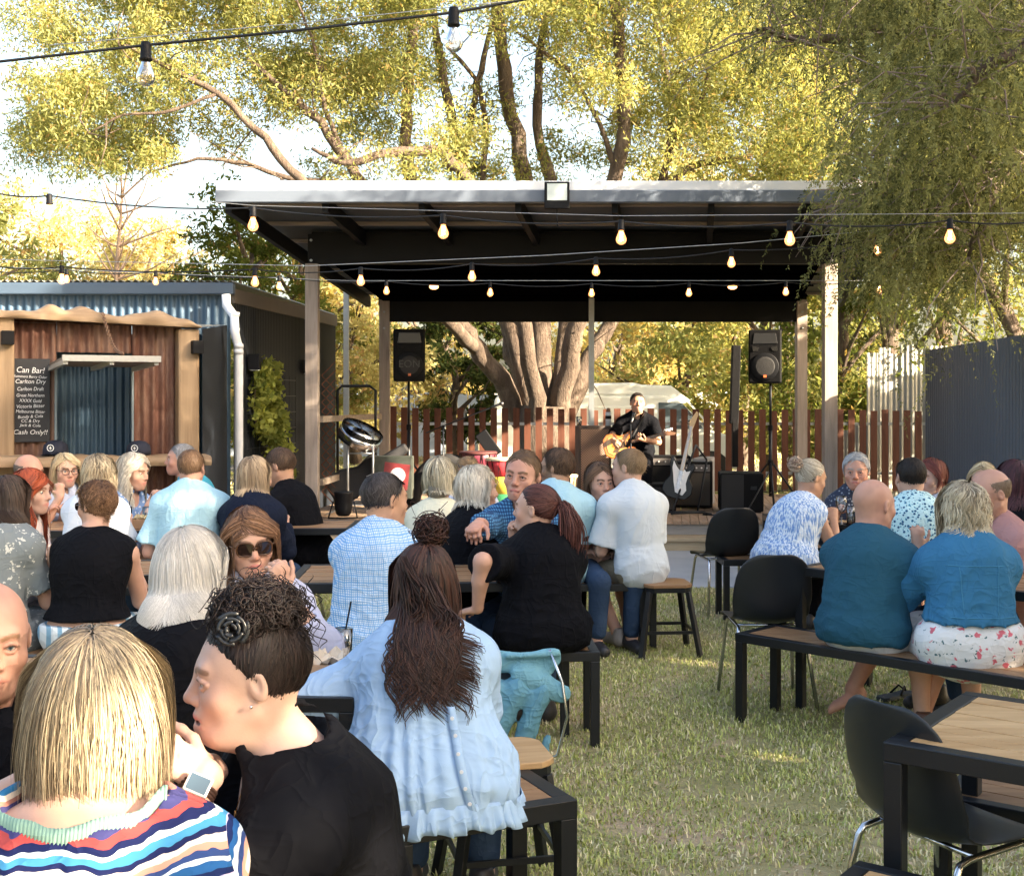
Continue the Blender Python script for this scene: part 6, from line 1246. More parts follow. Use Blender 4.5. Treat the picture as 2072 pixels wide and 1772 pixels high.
c = at(1440, 1026, 14.1); o = tag(MB().tube([V(c[0]-.1, 14.1, ZD+.01), V(c[0]+.15, 13.9, ZD+.01), V(c[0]+.4, 14.15, ZD+.012), at(1545, 935, 14.6)+V(0, -.3, -.1)], .009, 6).build('power_cable', M_steel, None, True, off=c), 'black power cable looping on the deck beside the bass cabinet', 'cable'); o.location = c
# musician's microphone
p0 = at(1278, 1000, 14.35); p0[2] = ZD; micstand('straight microphone stand in front of the musician', p0, at(1276, 858, 14.4), at(1279, 850, 14.45))
# ---------------------------------------------------------------- things on tables
c = at(632, 1398, 4.0); c[2] = .752; o = thing('food_box', 'open brown cardboard food box with crumpled paper', 'food box', c); kb_ = plain('kraft_card', (.46, .29, .17), .8)
m = MB(); m.b2(c+V(-.12, -.09, 0), c+V(.12, .09, .004)); m.bar(c+V(-.12, -.09, .025), c+V(.12, -.09, .025), .003, .05); m.bar(c+V(-.12, .09, .025), c+V(.12, .09, .025), .003, .05); m.bar(c+V(-.12, -.09, .025), c+V(-.12, .09, .025), .003, .05); m.bar(c+V(.12, -.09, .025), c+V(.12, .09, .025), .003, .05); m.build('tray', kb_, o, off=c)
rr = np.random.default_rng(6); P = np.zeros((14, 14, 3))
for i in range(14):
    for j in range(14): x_, y_ = (i/13-.5)*.22, (j/13-.5)*.17; P[i, j] = c+V(x_, y_, .045+.035*rr.uniform()+.02*math.sin(i*1.3)*math.cos(j*1.7))
MB().grid(P).build('paper', plain('crumpled_paper', (.72, .60, .46), .8), o, off=c)
glass('iced drink with black straw between the checked shirt and frilled blouse', at(692, 1310, 4.1)*V(1, 1, 0)+V(0, 0, .752), .036, .13, (.75, .62, .5))
glass('tall drink on the left table before the grey floral dress', at(195, 1170, 6.3)*V(1, 1, 0)+V(0, 0, .752), .036, .15, (.7, .6, .5)); glass('water glass next to the sleeveless black top', at(172, 1170, 6.35)*V(1, 1, 0)+V(0, 0, .752), .033, .12, straw=False)
for px, lb in ((257, 'blue drink with a black straw before the wavy blond woman'), (298, 'tumbler beside the chip box on the far left table')): glass(lb, at(px, 1035, 8.55)*V(1, 1, 0)+V(0, 0, .752), .035, .14, (.5, .6, .75))
c = at(300, 1045, 8.5); c[2] = .752; o = thing('chip_box', 'shallow cardboard chip box on the far left table', 'food box', c); MB().b2(c+V(-.12, -.07, 0), c+V(.12, .07, .06)).build('tray', kb_, o, off=c); rr = np.random.default_rng(3); m = MB(); [m.box(c+V(rr.uniform(-.1, .1), rr.uniform(-.05, .05), .07), (.012, .05, .012), rotm(rr.normal(), rr.normal(), rr.normal())) for _ in range(30)]; m.build('chips', plain('chips', (.6, .5, .3), .7), o, off=c)
glass('stemmed wine glass before the grey-haired woman', at(1703, 1045, 8.7)*V(1, 1, 0)+V(0, 0, .752), wine=True); glass('tumbler beside the empty plate at the wine glass table', at(1722, 1045, 8.8)*V(1, 1, 0)+V(0, 0, .752), .035, .12, (.7, .7, .7), False)
glass('amber drink in front of the ponytailed woman', at(1015, 1150, 6.0)*V(1, 1, 0)+V(0, 0, .752), .034, .12, (.6, .5, .4), True)
c = at(1690, 1053, 8.6); c[2] = .752; o = tag(MB().box(c+V(0, 0, .006), (.14, .07, .009)).build('mobile_phone', M_dark, None, off=c, bevel=.003), 'black phone lying by the wine glass', 'phone'); o.location = c
# handbag, denim jacket, thongs
c = at(1062, 1335, 5.10); c[2] = .56; o = thing('handbag', 'pale blue denim handbag with chain strap hanging off the bench end', 'bag', c); bg = Vol(c-.4, c+.4, .012)
bg.cap(c+V(-.12, 0, .0), c+V(.11, -.03, .0), .05, .045, .03, (V(0, 1, 0), .5)); bg.cap(c+V(-.06, -.04, .03), c+V(.12, -.05, .045), .026, .022, .02, (V(0, 0, 1), .6)); bg.cap(c+V(.0, -.05, -.05), c+V(.15, -.08, -.11), .055, .035, .03, (V(0, 1, 0), .6)); bg.disp(lambda P: .010*pnoise(P, 30, 4)); x, y = bg.mesh(); M_bagd = C_('pale_denim', (.17, .36, .44), var=.2, wrinkle=.6, ws=18); mkmesh('pouch', x, y, M_bagd, o, None, True, c)
m = MB(); P = [c+V(.10, -.06, .06), c+V(.15, -.10, -.06), c+V(.17, -.11, -.20), c+V(.13, -.10, -.36), c+V(.04, -.08, -.40)]; Q = np.array(P); m.tube(Q, .006, 6); m.build('strap', M_chrome, o, True, off=c)
c = at(1052, 1440, 5.12); c[2] = .46; o = thing('denim_jacket', 'crumpled light blue denim jacket hanging over the bench seat', 'jacket', c); jk = Vol(c-.5, c+.4, .013); jk.cap(c+V(-.15, -.04, -.02), c+V(.10, -.05, -.01), .06, .055, .04); jk.cap(c+V(-.10, -.08, -.05), c+V(-.06, -.10, -.36), .08, .05, .04, (V(0, 1, 0), .5)); jk.cap(c+V(.04, -.09, -.05), c+V(.05, -.10, -.30), .07, .05, .04, (V(0, 1, 0), .5)); jk.disp(lambda P: .014*np.sin(P[:, 0]*55+3*np.sin(P[:, 2]*9))+.006*pnoise(P, 30, 4)); x, y = jk.mesh(); mkmesh('cloth', x, y, C_('mid_denim', (.13, .30, .40), var=.2, wrinkle=.6, ws=16), o, None, True, c)
for px, py, rz_, lb in ((1812, 1415, .6, 'black flip-flop lying nearest the bald man'), (1885, 1428, .2, 'black flip-flop lying under the floral skirt')):
    g_ = gp(px, py, 0); c = V(g_[0], g_[1], .01); o = thing('flip_flop', lb, 'flip-flop', c, rz_, 'pair of flip-flops on the grass'); MB().prism([(-.13, -.03), (-.10, -.045), (0, -.035), (.09, -.05), (.135, -.03), (.14, .01), (.10, .045), (0, .035), (-.10, .04), (-.135, .02)], .02, (0, 0, .012)).build('sole', plain('foam_sole', (.03, .04, .05), .7), o, bevel=.003); MB().tube([(-.0, -.035, .02), (.05, -.02, .06), (.085, 0, .03)], .006, 6).tube([(0, .035, .02), (.05, .02, .06), (.085, 0, .03)], .006, 6).build('thong_strap', M_dark, o, True)
BLOND1, BLOND2 = (.24, .17, .10), (.62, .50, .32)
def cam_arm(*q, **k): return dict(t=('W', *q), **k)
# ---- near group
def x1(p):   # elastic green neckline of the striped top
    o_ = [c for c in p.o.children if c.name.startswith('striped_top')][0]; vs = np.array([v.co for v in o_.data.vertices])+p.zoff; vs = vs[(vs[:, 1] < p.N[1]-.035) & (vs[:, 2] > p.N[2]-.16)]
    X_ = np.linspace(-.125, .125, 150); Q = []
    for x_ in X_:
        w_ = vs[np.abs(vs[:, 0]-p.N[0]-x_) < .011]; k_ = np.argsort(-w_[:, 2])[:5]; Q.append(w_[k_].mean(0))
    Q = np.array(Q); Q = np.stack([np.convolve(np.pad(Q[:, i], 6, 'edge'), np.ones(13)/13, 'valid') for i in range(3)], 1); Q[:, 0] = p.N[0]+X_; P = []
    for i in range(150):
        wv = .0016*math.sin(i*1.9); b = Q[i]; P.append([b+V(0, .012, .010), b+V(0, wv+.002, .015), b+V(0, wv*.5-.006, .006), b+V(0, -.010+wv, -.007), b+V(0, -.006, -.013)])
    MB().grid(np.array(P)).build('neckline_trim', M_green, p.o, True, p.zoff)
person('person seen from behind in the near left corner, smooth blond highlighted bob, multicoloured striped top', 192, 1285, 1.95, 8, 16, 0, (6, 4, 0), fat=1.32, det=.009, coarse=.011, hand=((-1,), .0042),
       arms=(cam_arm(48, 1590, 2.02, p=(-.9, -.2, -.8), d=(.25, .15, 1), n=(.9, .2, 0), curl=.35), A_TAB(1)), sw=.178,
       tops=[dict(mat=M_multi, sl=1.25, inf=.014, wr=.006, wf=34, cuts=[('e', (0, -.05, .03), (.125, .13, .085)), ('e', (.0, .06, .02), (.12, .12, .08))], h=.0085, name='striped_top', neck=.0, flare=.012)], extra=x1,
       hair=dict(N=27000, L=.262, M=11, c1=(.10, .07, .045), c2=(.62, .51, .34), croot=(.12, .10, .085), w=.0015, vol=1.16, vv=.22, grav=.25, stiff=.55, curlin=.55, nclump=260, jit=.06, seed=4, wave=.0016, wfreq=45, rec=0, shoulder=False, rmax=.034, fill=[((0, -.03, .0), (0, -.035, -.10), .078, .060), ((.05, -.0, -.04), (.05, -.01, -.10), .035, .035), ((-.05, -.0, -.04), (-.05, -.01, -.10), .035, .035)]))
def x2(p):
    r = np.random.default_rng(5); hs = p.hs; Pp = []; ctr = V(0, -.012, .108)
    N = 2600; M = 22; tt = np.linspace(0, 1, M)
    for i in range(N):
        d = r.normal(size=3); d /= np.linalg.norm(d); d[2] = abs(d[2])*.8+d[2]*.2; rad = V(.066, .074, .062)*r.uniform(.6, 1.0)
        c0 = ctr+d*rad; a, b, c = frame(d+r.normal(size=3)*.3); rr = r.uniform(.006, .016); turns = r.uniform(.9, 2.0); ph = r.uniform(0, 6)
        drift = nrm(r.normal(size=3)+V(0, -.5, -.7))*r.uniform(.01, .05)
        Pp.append(c0+rr*(np.cos(ph+tt*turns*2*PI)[:, None]*a+np.sin(ph+tt*turns*2*PI)[:, None]*c)+tt[:, None]*drift+d*np.sin(tt*PI)[:, None]*.006)
    for i in range(46):   # hanging tendrils at the back
        c0 = ctr+V(r.normal()*.03, -.062+r.normal()*.012, r.uniform(-.02, .06)); L = r.uniform(.04, .11); ph = r.uniform(0, 6)
        Pp.append(c0+np.stack([.010*np.cos(ph+tt*9), -.008+.010*np.sin(ph+tt*9)-.02*tt, -L*tt], 1))
    Pth = np.array(Pp)*hs @ p.Rh.T+p.C; v, f, c = ribbons(p, Pth, .0019, (.004, .003, .004), (.022, .013, .012), seed=2)
    vb = Vol(p.C-.3, p.C+.3, .010); vb.ell(p.C+p.Rh @ (ctr*hs), V(.061, .069, .057)*hs, p.Rh, .02); x, y = vb.mesh()
    mkmesh('curly_updo', np.concatenate([v, x]), np.concatenate([f, y+len(v)]), M_hair, p.o, np.concatenate([c, np.tile((.008, .006, .007), (len(x), 1))]), True, p.zoff)
    m = MB()  # black rose clip
    rc = p.C+p.Rh @ (V(-.066, .030, .100)*hs); d = p.Rh @ nrm(V(-1, .25, .15)); s_, _, u_ = frame(d)
    for i in range(13):
        a0 = i*2.4+r.normal()*.2; r0 = .003+.0019*i; G = []
        for j in range(7):
            a = a0+(j-3)*.24; G.append([rc+(s_*math.cos(a)+u_*math.sin(a))*r0*.6+d*.002, rc+(s_*math.cos(a)+u_*math.sin(a))*(r0+.001)+d*(.016-.0006*i), rc+(s_*math.cos(a)+u_*math.sin(a))*(r0+.006)+d*(.018-.0008*i)])
        m.grid(np.array(G))
    q = m.build('rose_hair_clip', plain('black_satin', (.012, .014, .018), .35), p.o, True, p.zoff); sd = q.modifiers.new('s', 'SOLIDIFY'); sd.thickness = .001
    # necklace
    m = MB(); n = 30; G = []
    for i in range(n+1):
        a = -PI*.80+2*PI*.80*i/n; G.append(p.N+p.X*math.sin(a)*.062+p.Fw*(math.cos(a)*.058+.02)+p.U*(.016-.045*max(0, math.cos(a))))
    m.tube(G, .0011, 5); pen = p.N+p.Fw*.100-p.U*.075; m.tube([p.N+p.Fw*.078-p.U*.029, pen], .0009, 5); m.sph(pen, .0055, 8, (1, .5, 1.5)); m.bar(pen+V(-.006, 0, -.006), pen+V(.006, 0, -.008), .002, .002)
    m.build('necklace', plain('gold', (.7, .42, .16), .25, 1, .05, 5, 0), p.o, True, p.zoff)
    m = MB(); 
    for zz in (-.034,): m.sph(p.C+p.Rh @ (V(-.081, .006, zz)*hs), .0035, 8)
    m.build('earring', plain('silver', (.7, .7, .72), .2, 1, .05, 5, 0), p.o, True, p.zoff)
    # watch on the wrist nearest the camera
    W = p.Wr[-1]; E_ = p.E[-1]; d = nrm(W-E_); c0 = W-d*.028; nn = p.w2l(V(0, 0, 1.65))-c0; nn = nrm(nn-d*(nn @ d)); nn = nrm(nn+.15*V(0, 0, 1)); nn = nrm(nn-d*(nn @ d)); s_ = np.cross(d, nn)
    m = MB(); m.tube([c0+(nn*math.cos(a)*.031+s_*math.sin(a)*.031) for a in np.linspace(0, 2*PI, 22)[:-1]], .0035, 6, closed=True); m2 = MB()
    for k_ in (-.006, 0, .006): m2.tube([c0+d*k_+(nn*math.cos(a)*.0305+s_*math.sin(a)*.0305) for a in np.linspace(0, 2*PI, 25)[:-1]], .0035, 6, closed=True)
    wt = m2.build('watch_strap', plain('brown_strap', (.045, .02, .015), .6), p.o, True, p.zoff)
    Mx = np.stack([d, s_, nn], 1); m = MB(); m.box(c0+nn*.036, (.034, .042, .010), Mx); m.build('watch_case', plain('white_case', (.7, .68, .66), .25, .3, .03, 5, 0), wt, False, p.zoff, bevel=.003)
    m = MB(); m.box(c0+nn*.0413, (.026, .034, .0015), Mx); m.build('watch_screen', plain('watch_glass', (.05, .09, .13), .08, 0, .1, 5, 0, spec=.9), wt, False, p.zoff)
vcut = [('e', (0, .11, -.04), (.115, .115, .10)), ('e', (0, .15, -.12), (.095, .10, .12)), ('e', (0, .0, .04), (.10, .09, .055))]
person('person in profile with black curly updo and rose clip, black V-neck blouse and smartwatch', 508, 1238, 2.16, 110, 10, 0, (-5, 3, 0), fat=1.22, skin='pale', face=True, det=.0023, coarse=.011, mouth=.007, chin2=True, hs=.98,
       hand=((-1, 1), .0036), arms=(cam_arm(414, 1566, 2.07, p=(-.7, -.2, -.9), d=(.1, .8, .5), n=(.75, 0, -.6), curl=.8), cam_arm(424, 1556, 2.15, p=(.7, -.2, -.9), d=(-.15, .8, .45), n=(-.6, 0, -.8), curl=.8)),
       facew=.96, brow=(.16, .09, .065), lips=(.50, .15, .15), eyec=(.14, .20, .22), hfwd=.045, neckw=1.12, sw=.172,
       tops=[dict(mat=M_black, sl=1.3, inf=.018, wr=.008, wf=28, cuts=vcut, h=.0095, name='blouse', neck=.004, flare=.035)], extra=x2,
       hair=dict(N=6000, L=.13, M=9, c1=(.006, .005, .006), c2=(.035, .022, .02), w=.0018, vol=1.03, vv=.04, tie=(0, -.02, .11), stiff=.25, nclump=120, jit=.12, seed=9, cl=.3, rec=-.7))
person('person at the left frame edge, short-cropped balding with reddish beard, dark clothes', -24, 1180, 2.6, 196, 5, 0, (14, 6, 0), fem=False, fat=1.25, skin='ruddy', face=True, det=.0035, coarse=.013, brow=(.20, .10, .05), beard=.65, beardc=(.16, .08, .05), k=1.03,
       tops=[dict(mat=M_black, sl=.7, collar=True)], hair=dict(N=1500, L=.012, M=3, c1=(.20, .12, .08), c2=(.32, .2, .13), w=.0018, vol=1.0, vv=.02, nclump=80, rec=-.8, bald=.8, base=False))
person('person from behind with straight platinum hair past the shoulders, black top', 388, 1070, 3.45, -12, 12, 0, (-14, 2, 0), fat=1.12, det=.011,
       tops=[dict(mat=M_black, sl=1.4, wr=.006)], bottoms=dict(mat=M_black, kind='trousers'),
       hair=dict(N=15000, L=.40, M=14, c1=(.42, .41, .40), c2=(.80, .78, .74), croot=(.40, .38, .36), w=.0020, vol=1.13, vv=.12, grav=.35, stiff=.55, nclump=130, jit=.045, seed=14, fill=[((0, -.03, .0), (0, -.06, -.12), .08, .07)]))
person('person in tortoiseshell sunglasses with straight brown fringe hair, sunlit hand raised to cheek', 505, 1030, 4.2, 192, 12, 0, (10, 10, 4), skin='fair', face=True, det=.0034, coarse=.012, hand=((-1, 1), .0055), brow=(.15, .08, .05),
       arms=(A_TAB(-1), cam_arm(566, 1206, 4.02, p=(.7, .2, -.9), d=(-.15, -.1, 1), n=(-.3, -.9, 0), curl=.6)) if False else (cam_arm(572, 1200, 4.0, p=(-.7, .2, -.9), d=(.12, .05, 1), n=(.5, -.9, 0), curl=.6), A_TAB(1)),
       tops=[dict(mat=C_('lilac_stripe', (.45, .47, .62)), sl=1.5)], glasses=dict(mat=M_gframe, lens=M_lens, w=.029, hgt=.024, thin=.0028),
       hair=dict(N=5500, L=.30, M=12, c1=(.045, .02, .011), c2=(.28, .15, .085), w=.0028, vol=1.10, vv=.16, stiff=.45, nclump=170, jit=.09, seed=3, part=.03, side=1.1))
BRN = ((.05, .03, .02), (.17, .10, .06)); DRK = ((.012, .009, .008), (.05, .035, .028)); LBRN = ((.12, .075, .04), (.30, .20, .11)); GRY = ((.20, .20, .21), (.55, .56, .58)); BLN = ((.30, .22, .12), (.70, .58, .38)); PLT = ((.42, .37, .30), (.80, .74, .62)); RED = ((.16, .028, .012), (.42, .09, .035)); AUB = ((.045, .016, .014), (.15, .055, .045))
def H(c, L, N=1500, **k): return dict(N=N, L=L, c1=c[0], c2=c[1], **k)
def short(c, L=.035, N=1900, **k):
    d = dict(N=N, L=L, M=4, c1=c[0], c2=c[1], w=.003, vol=1.04, vv=.05, grav=.15, jit=.35, stiff=.3, nclump=120, croot=dk(c[0], .9)); d.update(k); return d
def longh(c, L, N=2600, **k):
    d = dict(N=N, L=L, M=11, c1=c[0], c2=c[1], w=.0055, vol=1.10, vv=.12, jit=.07, stiff=.5, nclump=60, fill=[((0, -.035, 0), (0, -.055, -min(.12, L*.4)), .07, .06)]); d.update(k); return d
LW = dict(fem=False)
# ---- left tables
def seams(nm, lines_, mat, r0=.0028):
    def f(p):
        o_ = [c for c in p.o.children if c.name.startswith(nm)][0]; vs = np.array([v.co for v in o_.data.vertices])+p.zoff; m = MB()
        for a, b in lines_:
            P = []
            for t_ in np.linspace(0, 1, 16):
                x, z = p.Pv[0]+a[0]+(b[0]-a[0])*t_, p.Pv[2]+a[1]+(b[1]-a[1])*t_; d = (vs[:, 0]-x)**2+(vs[:, 2]-z)**2+(vs[:, 1] > p.Pv[1]+.08)*9; k_ = np.argsort(d)[:4]; P.append(V(x, vs[k_, 1].mean()-.001, z))
            P = np.array(P); P[1:-1] = (P[:-2]+P[1:-1]+P[2:])/3; m.tube(P, r0, 5)
        m.build('seams', mat, o_, True, p.zoff)
    return f
person('person at far left in grey dress with white leaf print and long straight dark hair', 22, 963, 6.02, -18, 14, 0, (-10, 0, 0), fat=1.15, tops=[dict(mat=M_fl6, sl=.7, flare=.02, wr=.008)], bottoms=dict(mat=M_fl6, kind='skirt'), hair=longh(DRK, .36, 3200, c2=(.07, .045, .035)), k=1)
person('redheaded person in pale printed blouse and pleated skirt, far left', 62, 950, 6.45, -95, 14, 0, (-5, 4, 0), face=True, skin='pale', fat=1.2, hs=1.0, tops=[dict(mat=M_fl7, sl=1.2, flare=.02)], bottoms=dict(mat=C_('pale_pleats', (.52, .50, .56)), kind='skirt'), hair=longh(RED, .36, 2800, wave=.004, wfreq=40, part=-.02), brow=(.2, .08, .04))
person('person with short curly brown hair, dark glasses, black sleeveless top and striped trousers', 196, 975, 5.98, -2, 9, 0, (58, 8, 0), fat=1.12, face=True, det=.0045, skin='fair', tops=[dict(mat=M_black, sl=0, inf=.013, wr=.005, name='sleeveless_top', narrow=.80, hem=.16)], bottoms=dict(mat=M_str8, kind='trousers', inf=.03), arms=(cam_arm(170, 1180, 6.35, p=(-1, -.4, -.6)), A_TAB(1)), sw=.172,
       hair=short(((.07, .035, .02), (.32, .18, .10)), .075, 2600, M=8, wave=.010, wfreq=150, w=.0035, vol=1.10, vv=.12, jit=.3), glasses=dict(mat=M_blackpl, lens=M_lens))
person('balding person with grey sides at the far left, laughing towards the right', 58, 920, 9.0, -115, 14, 0, (0, 6, 0), fem=False, fat=1.15, face=True, skin='ruddy', tops=[dict(mat=M_white, sl=.7, collar=True)], hair=short(((.12, .09, .08), (.3, .25, .22)), .025, 900, bald=1.2, base=True), mouth=.004, hs=1.1)
person('blond person in thin glasses and pale top with hand at the mouth', 132, 918, 9.1, -150, 10, 0, (10, 6, 0), face=True, hs=1.05, tops=[dict(mat=C_('pale_lilac', (.50, .56, .72)), sl=1.0, flare=.01)], arms=(A_TAB(-1), cam_arm(122, 1005, 8.85, p=(.5, .1, -1), d=(0, -.1, 1), n=(0, -1, 0), curl=.7)), hair=longh(BLN, .25, 2000, part=.02), glasses=dict(mat=M_blackpl))
person('person from behind with wavy blond hair over dark roots, white tee', 200, 922, 8.1, -6, 12, 0, (0, 4, 0), hs=1.05, fat=1.2, tops=[dict(mat=M_white, sl=.75, flare=.015)], bottoms=dict(mat=M_jean), hair=longh(((.22, .16, .10), (.62, .52, .36)), .24, 2600, croot=(.05, .04, .03), wave=.009, wfreq=60, vol=1.16, vv=.2))
person('person with wavy pale blond hair turned right, blue and white printed top', 270, 920, 9.1, -118, 12, 0, (8, 8, 0), face=True, hs=1.12, fat=1.15, tops=[dict(mat=M_fl12, sl=1.0, flare=.02, cuts=[('e', (0, .11, -.01), (.06, .09, .07))])], arms=(A_TAB(-1), A_TAB(1, .05, .34, .88)), hair=longh(PLT, .27, 2400, wave=.010, wfreq=50, vol=1.15, vv=.25))
person('grey-haired person in teal shirt mostly hidden by the man in pale blue', 366, 898, 9.3, 100, 14, 0, (0, 0, 0), fem=False, fat=1.2, face=True, skin='ruddy', tops=[dict(mat=C_('teal_shirt', (.05, .30, .42)), sl=.7, collar=True)], hair=short(GRY, .035))
person('broad person from behind in light blue short-sleeved shirt, short reddish-brown hair', 387, 910, 8.1, 8, 8, 0, (-12, 4, 0), fem=False, fat=1.2, k=1.06, hs=1.05, skin='ruddy', tops=[dict(mat=M_ltblue, sl=.78, flare=.03, collar=True, wr=.008, inf=.02)], bottoms=dict(mat=M_jean), arms=(A_TAB(-1, .10, .26, .74, p=(-.5, -.3, -1)), A_TAB(1, .1)), hair=short(((.10, .055, .03), (.28, .17, .10)), .035), sw=.19, extra=seams('shirt', [((-.15, .40), (.15, .40)), ((.0, .40), (.0, .05))], M_ltblue, .0022))
def hood(p):
    v = Vol(p.N-.25, p.N+.25, .012); v.cap(p.N+V(-.09, -.03, .02), p.N+V(.09, -.03, .02), .045, .045, .03); v.cap(p.N+V(-.05, -.07, -.02), p.N+V(.05, -.07, -.02), .045, .045, .04); v.disp(lambda P: .006*pnoise(P, 30, 2)); x, y = v.mesh(); mkmesh('hood', x, y, M_navy, p.o, None, True, p.zoff)
person('person from behind in navy hooded jumper with straight fair bob', 517, 925, 8.0, -14, 12, 0, (-25, 6, 0), hs=1.1, fat=1.1, tops=[dict(mat=M_navy, sl=1.9, wr=.009, inf=.022)], bottoms=dict(mat=M_jean), hair=longh(((.20, .14, .09), (.50, .38, .25)), .21, 2400, curlin=.5), extra=hood)
def emb(p):
    S, E_ = p.S[-1], p.E[-1]; c = S+(E_-S)*.35+nrm(V(-.3, -.9, .1))*.069; m = MB()
    for sg in (-1, 1): m.tube([c+V(0, -.003, 0)+V(x_*1.0, 0, sg*(.006+.022*abs(x_/.024)**2)) for x_ in np.linspace(-.024, .024, 9)], [.002]+[.0045]*7+[.002], 5)
    m.build('sleeve_emblem', M_chalk, p.o, off=p.zoff)
person('dark-haired person in black tee and jeans leaning left on a charcoal chair', 566, 907, 8.9, 64, 24, 0, (12, 16, 0), fem=False, fat=1.08, k=1.05, hs=1.15, face=True, skin='tan', tops=[dict(mat=M_black, sl=.7, flare=.012)], bottoms=dict(mat=M_jean), hair=short(BRN, .045), brow=(.03, .02, .015), beard=.35, extra=emb)
# ---- centre tables
def shades(p): pass
person('heavy-set person in blue and white checked shirt with sunglasses pushed up on dark hair', 778, 957, 5.8, -24, 7, 0, (-28, 4, 0), fem=False, fat=1.16, k=1.04, hs=1.1, belly=.5, face=True, det=.006, skin='tan', tops=[dict(mat=M_check17, sl=.8, flare=.03, collar=True, inf=.02, wr=.008, h=.011, hem=-.03)], bottoms=dict(mat=M_jean), arms=(A_TAB(-1), A_TAB(1)), hair=short(((.03, .025, .025), (.14, .12, .12)), .04), glasses=dict(mat=M_blackpl, lens=M_lens, up=.95), hunch=1.3)
person('person from behind in cream sleeveless knit with grey-blond bob', 890, 928, 7.6, -8, 8, 0, (0, 4, 0), hs=1.08, fat=1.15, tops=[dict(mat=M_cream, sl=0, inf=.016, wr=.004, narrow=.85, name='knit_top')], bottoms=dict(mat=M_white), hair=longh(((.35, .30, .20), (.68, .62, .48)), .17, 2400, croot=(.16, .14, .11), curlin=.3, vol=1.16, vv=.2))
person('curly fair-haired person facing the viewer behind the cream knit, sunglasses on head', 945, 925, 8.9, 176, 12, 0, (0, 14, 0), face=True, fat=1.1, tops=[dict(mat=C_('pale_lilac', (.5, .56, .72)), sl=.8)], hair=short(((.25, .16, .09), (.5, .36, .2)), .06, 1800, M=6, wave=.008, wfreq=150, vol=1.12, vv=.14), glasses=dict(mat=M_blackpl, lens=plain('blue_lens', (.08, .14, .25), .08), up=.9))
person('person in black top with bright platinum hair turned right', 966, 945, 6.9, -38, 10, 0, (-30, 4, 0), face=True, hs=1.08, fat=1.25, tops=[dict(mat=M_black, sl=1.2)], bottoms=dict(mat=M_black), hair=longh(PLT, .19, 2600, wave=.005, wfreq=40, vol=1.14, vv=.22, part=.03))
person('ruddy person facing the viewer in blue gingham shirt, arm outstretched with closed hand', 1057, 912, 6.6, 152, 8, 0, (8, 4, -6), fem=False, fat=1.12, k=1.06, hs=1.14, face=True, det=.0038, skin='ruddy', hand=((1,), .007), arms=(A_TAB(-1, .20, .34, .80), cam_arm(962, 1058, 6.05, p=(.4, -.4, -1), d=(-.15, 1, -.3), n=(0, -.3, -1), curl=.8)),
       tops=[dict(mat=M_check21, sl=1.55, flare=.012, collar=True, inf=.018, h=.0115)], bottoms=dict(mat=M_jean), hair=short(((.10, .06, .035), (.26, .16, .09)), .045, 2400), brow=(.12, .07, .04), mouth=.003, sw=.20)
def pony(p):
    r = np.random.default_rng(3); N, M = 420, 12; tt = np.linspace(0, 1, M); st_ = V(0, -.125, .035); Pp = []
    for i in range(N): o_ = r.normal(size=3)*V(.012, .010, .008); sp_ = r.normal(size=2)*.022; Pp.append(st_+o_+np.stack([sp_[0]*np.sin(tt*2.2)+.006*np.sin(tt*8+i), -.045*np.sin(tt*1.9)+sp_[1]*np.sin(tt*2), .025*np.sin(tt*3)-.24*tt**1.2*r.uniform(.8, 1.1)], 1))
    a, b, c = ribbons(p, np.array(Pp)*p.hs @ p.Rh.T+p.C, .005, *AUB); mkmesh('ponytail', a, b, M_hair, p.o, c, True, p.zoff)
person('person from behind in loose black tee with auburn ponytail, chin resting on hand', 1086, 980, 6.0, 14, 8, 0, (52, -2, 0), fat=1.16, hs=1.06, face=True, det=.0045, skin='fair', hand=((1,), .008), arms=(cam_arm(966, 1232, 5.75, p=(-.6, -.5, -.5), d=(-.6, .5, -.2)), dict(t=('C', .02, .12, -.165), p=(.5, .3, -1), d=(-.1, -.1, 1), n=(.3, -1, 0), curl=.85)),
       tops=[dict(mat=M_black, sl=.92, flare=.035, inf=.024, wr=.008)], bottoms=dict(mat=M_jean), hair=[dict(N=2600, L=.15, M=8, c1=AUB[0], c2=AUB[1], w=.0035, vol=1.04, vv=.05, tie=(0, -.115, .035), stiff=.2, jit=.08, nclump=90)], extra=pony)
person('bearded dark-haired person from behind in light blue shirt, looking left', 1127, 908, 8.15, -6, 9, 0, (66, 4, 0), fem=False, fat=1.0, hs=1.1, face=True, skin='olive', tops=[dict(mat=M_ltblue, sl=.8, flare=.02, collar=True, wr=.008, inf=.022, hem=-.02)], bottoms=dict(mat=M_black), hair=short(BRN, .05, 2400, vol=1.09, vv=.1, w=.0035), beard=.8, beardc=(.035, .022, .016), brow=(.02, .015, .01),
       legs=(((-.12, .36, .46), (-.10, .06, .11), (.1, 1, -.5)), ((.12, .40, .46), (.12, .22, .1), (0, 1, 0))), shoes=(.06, .05, .045))
person('young person facing the viewer in dusty pink tee with brown shoulder-length hair', 1213, 937, 8.25, 196, 8, 0, (4, 4, 0), face=True, det=.0045, hs=1.12, skin='fair', arms=(dict(t=(-.12, .16, .62)), dict(t=(.12, .16, .62))), tops=[dict(mat=M_rose, sl=.7)], bottoms=dict(mat=M_jean), hair=longh(BRN, .22, 2200, part=.01), brow=(.08, .045, .03))
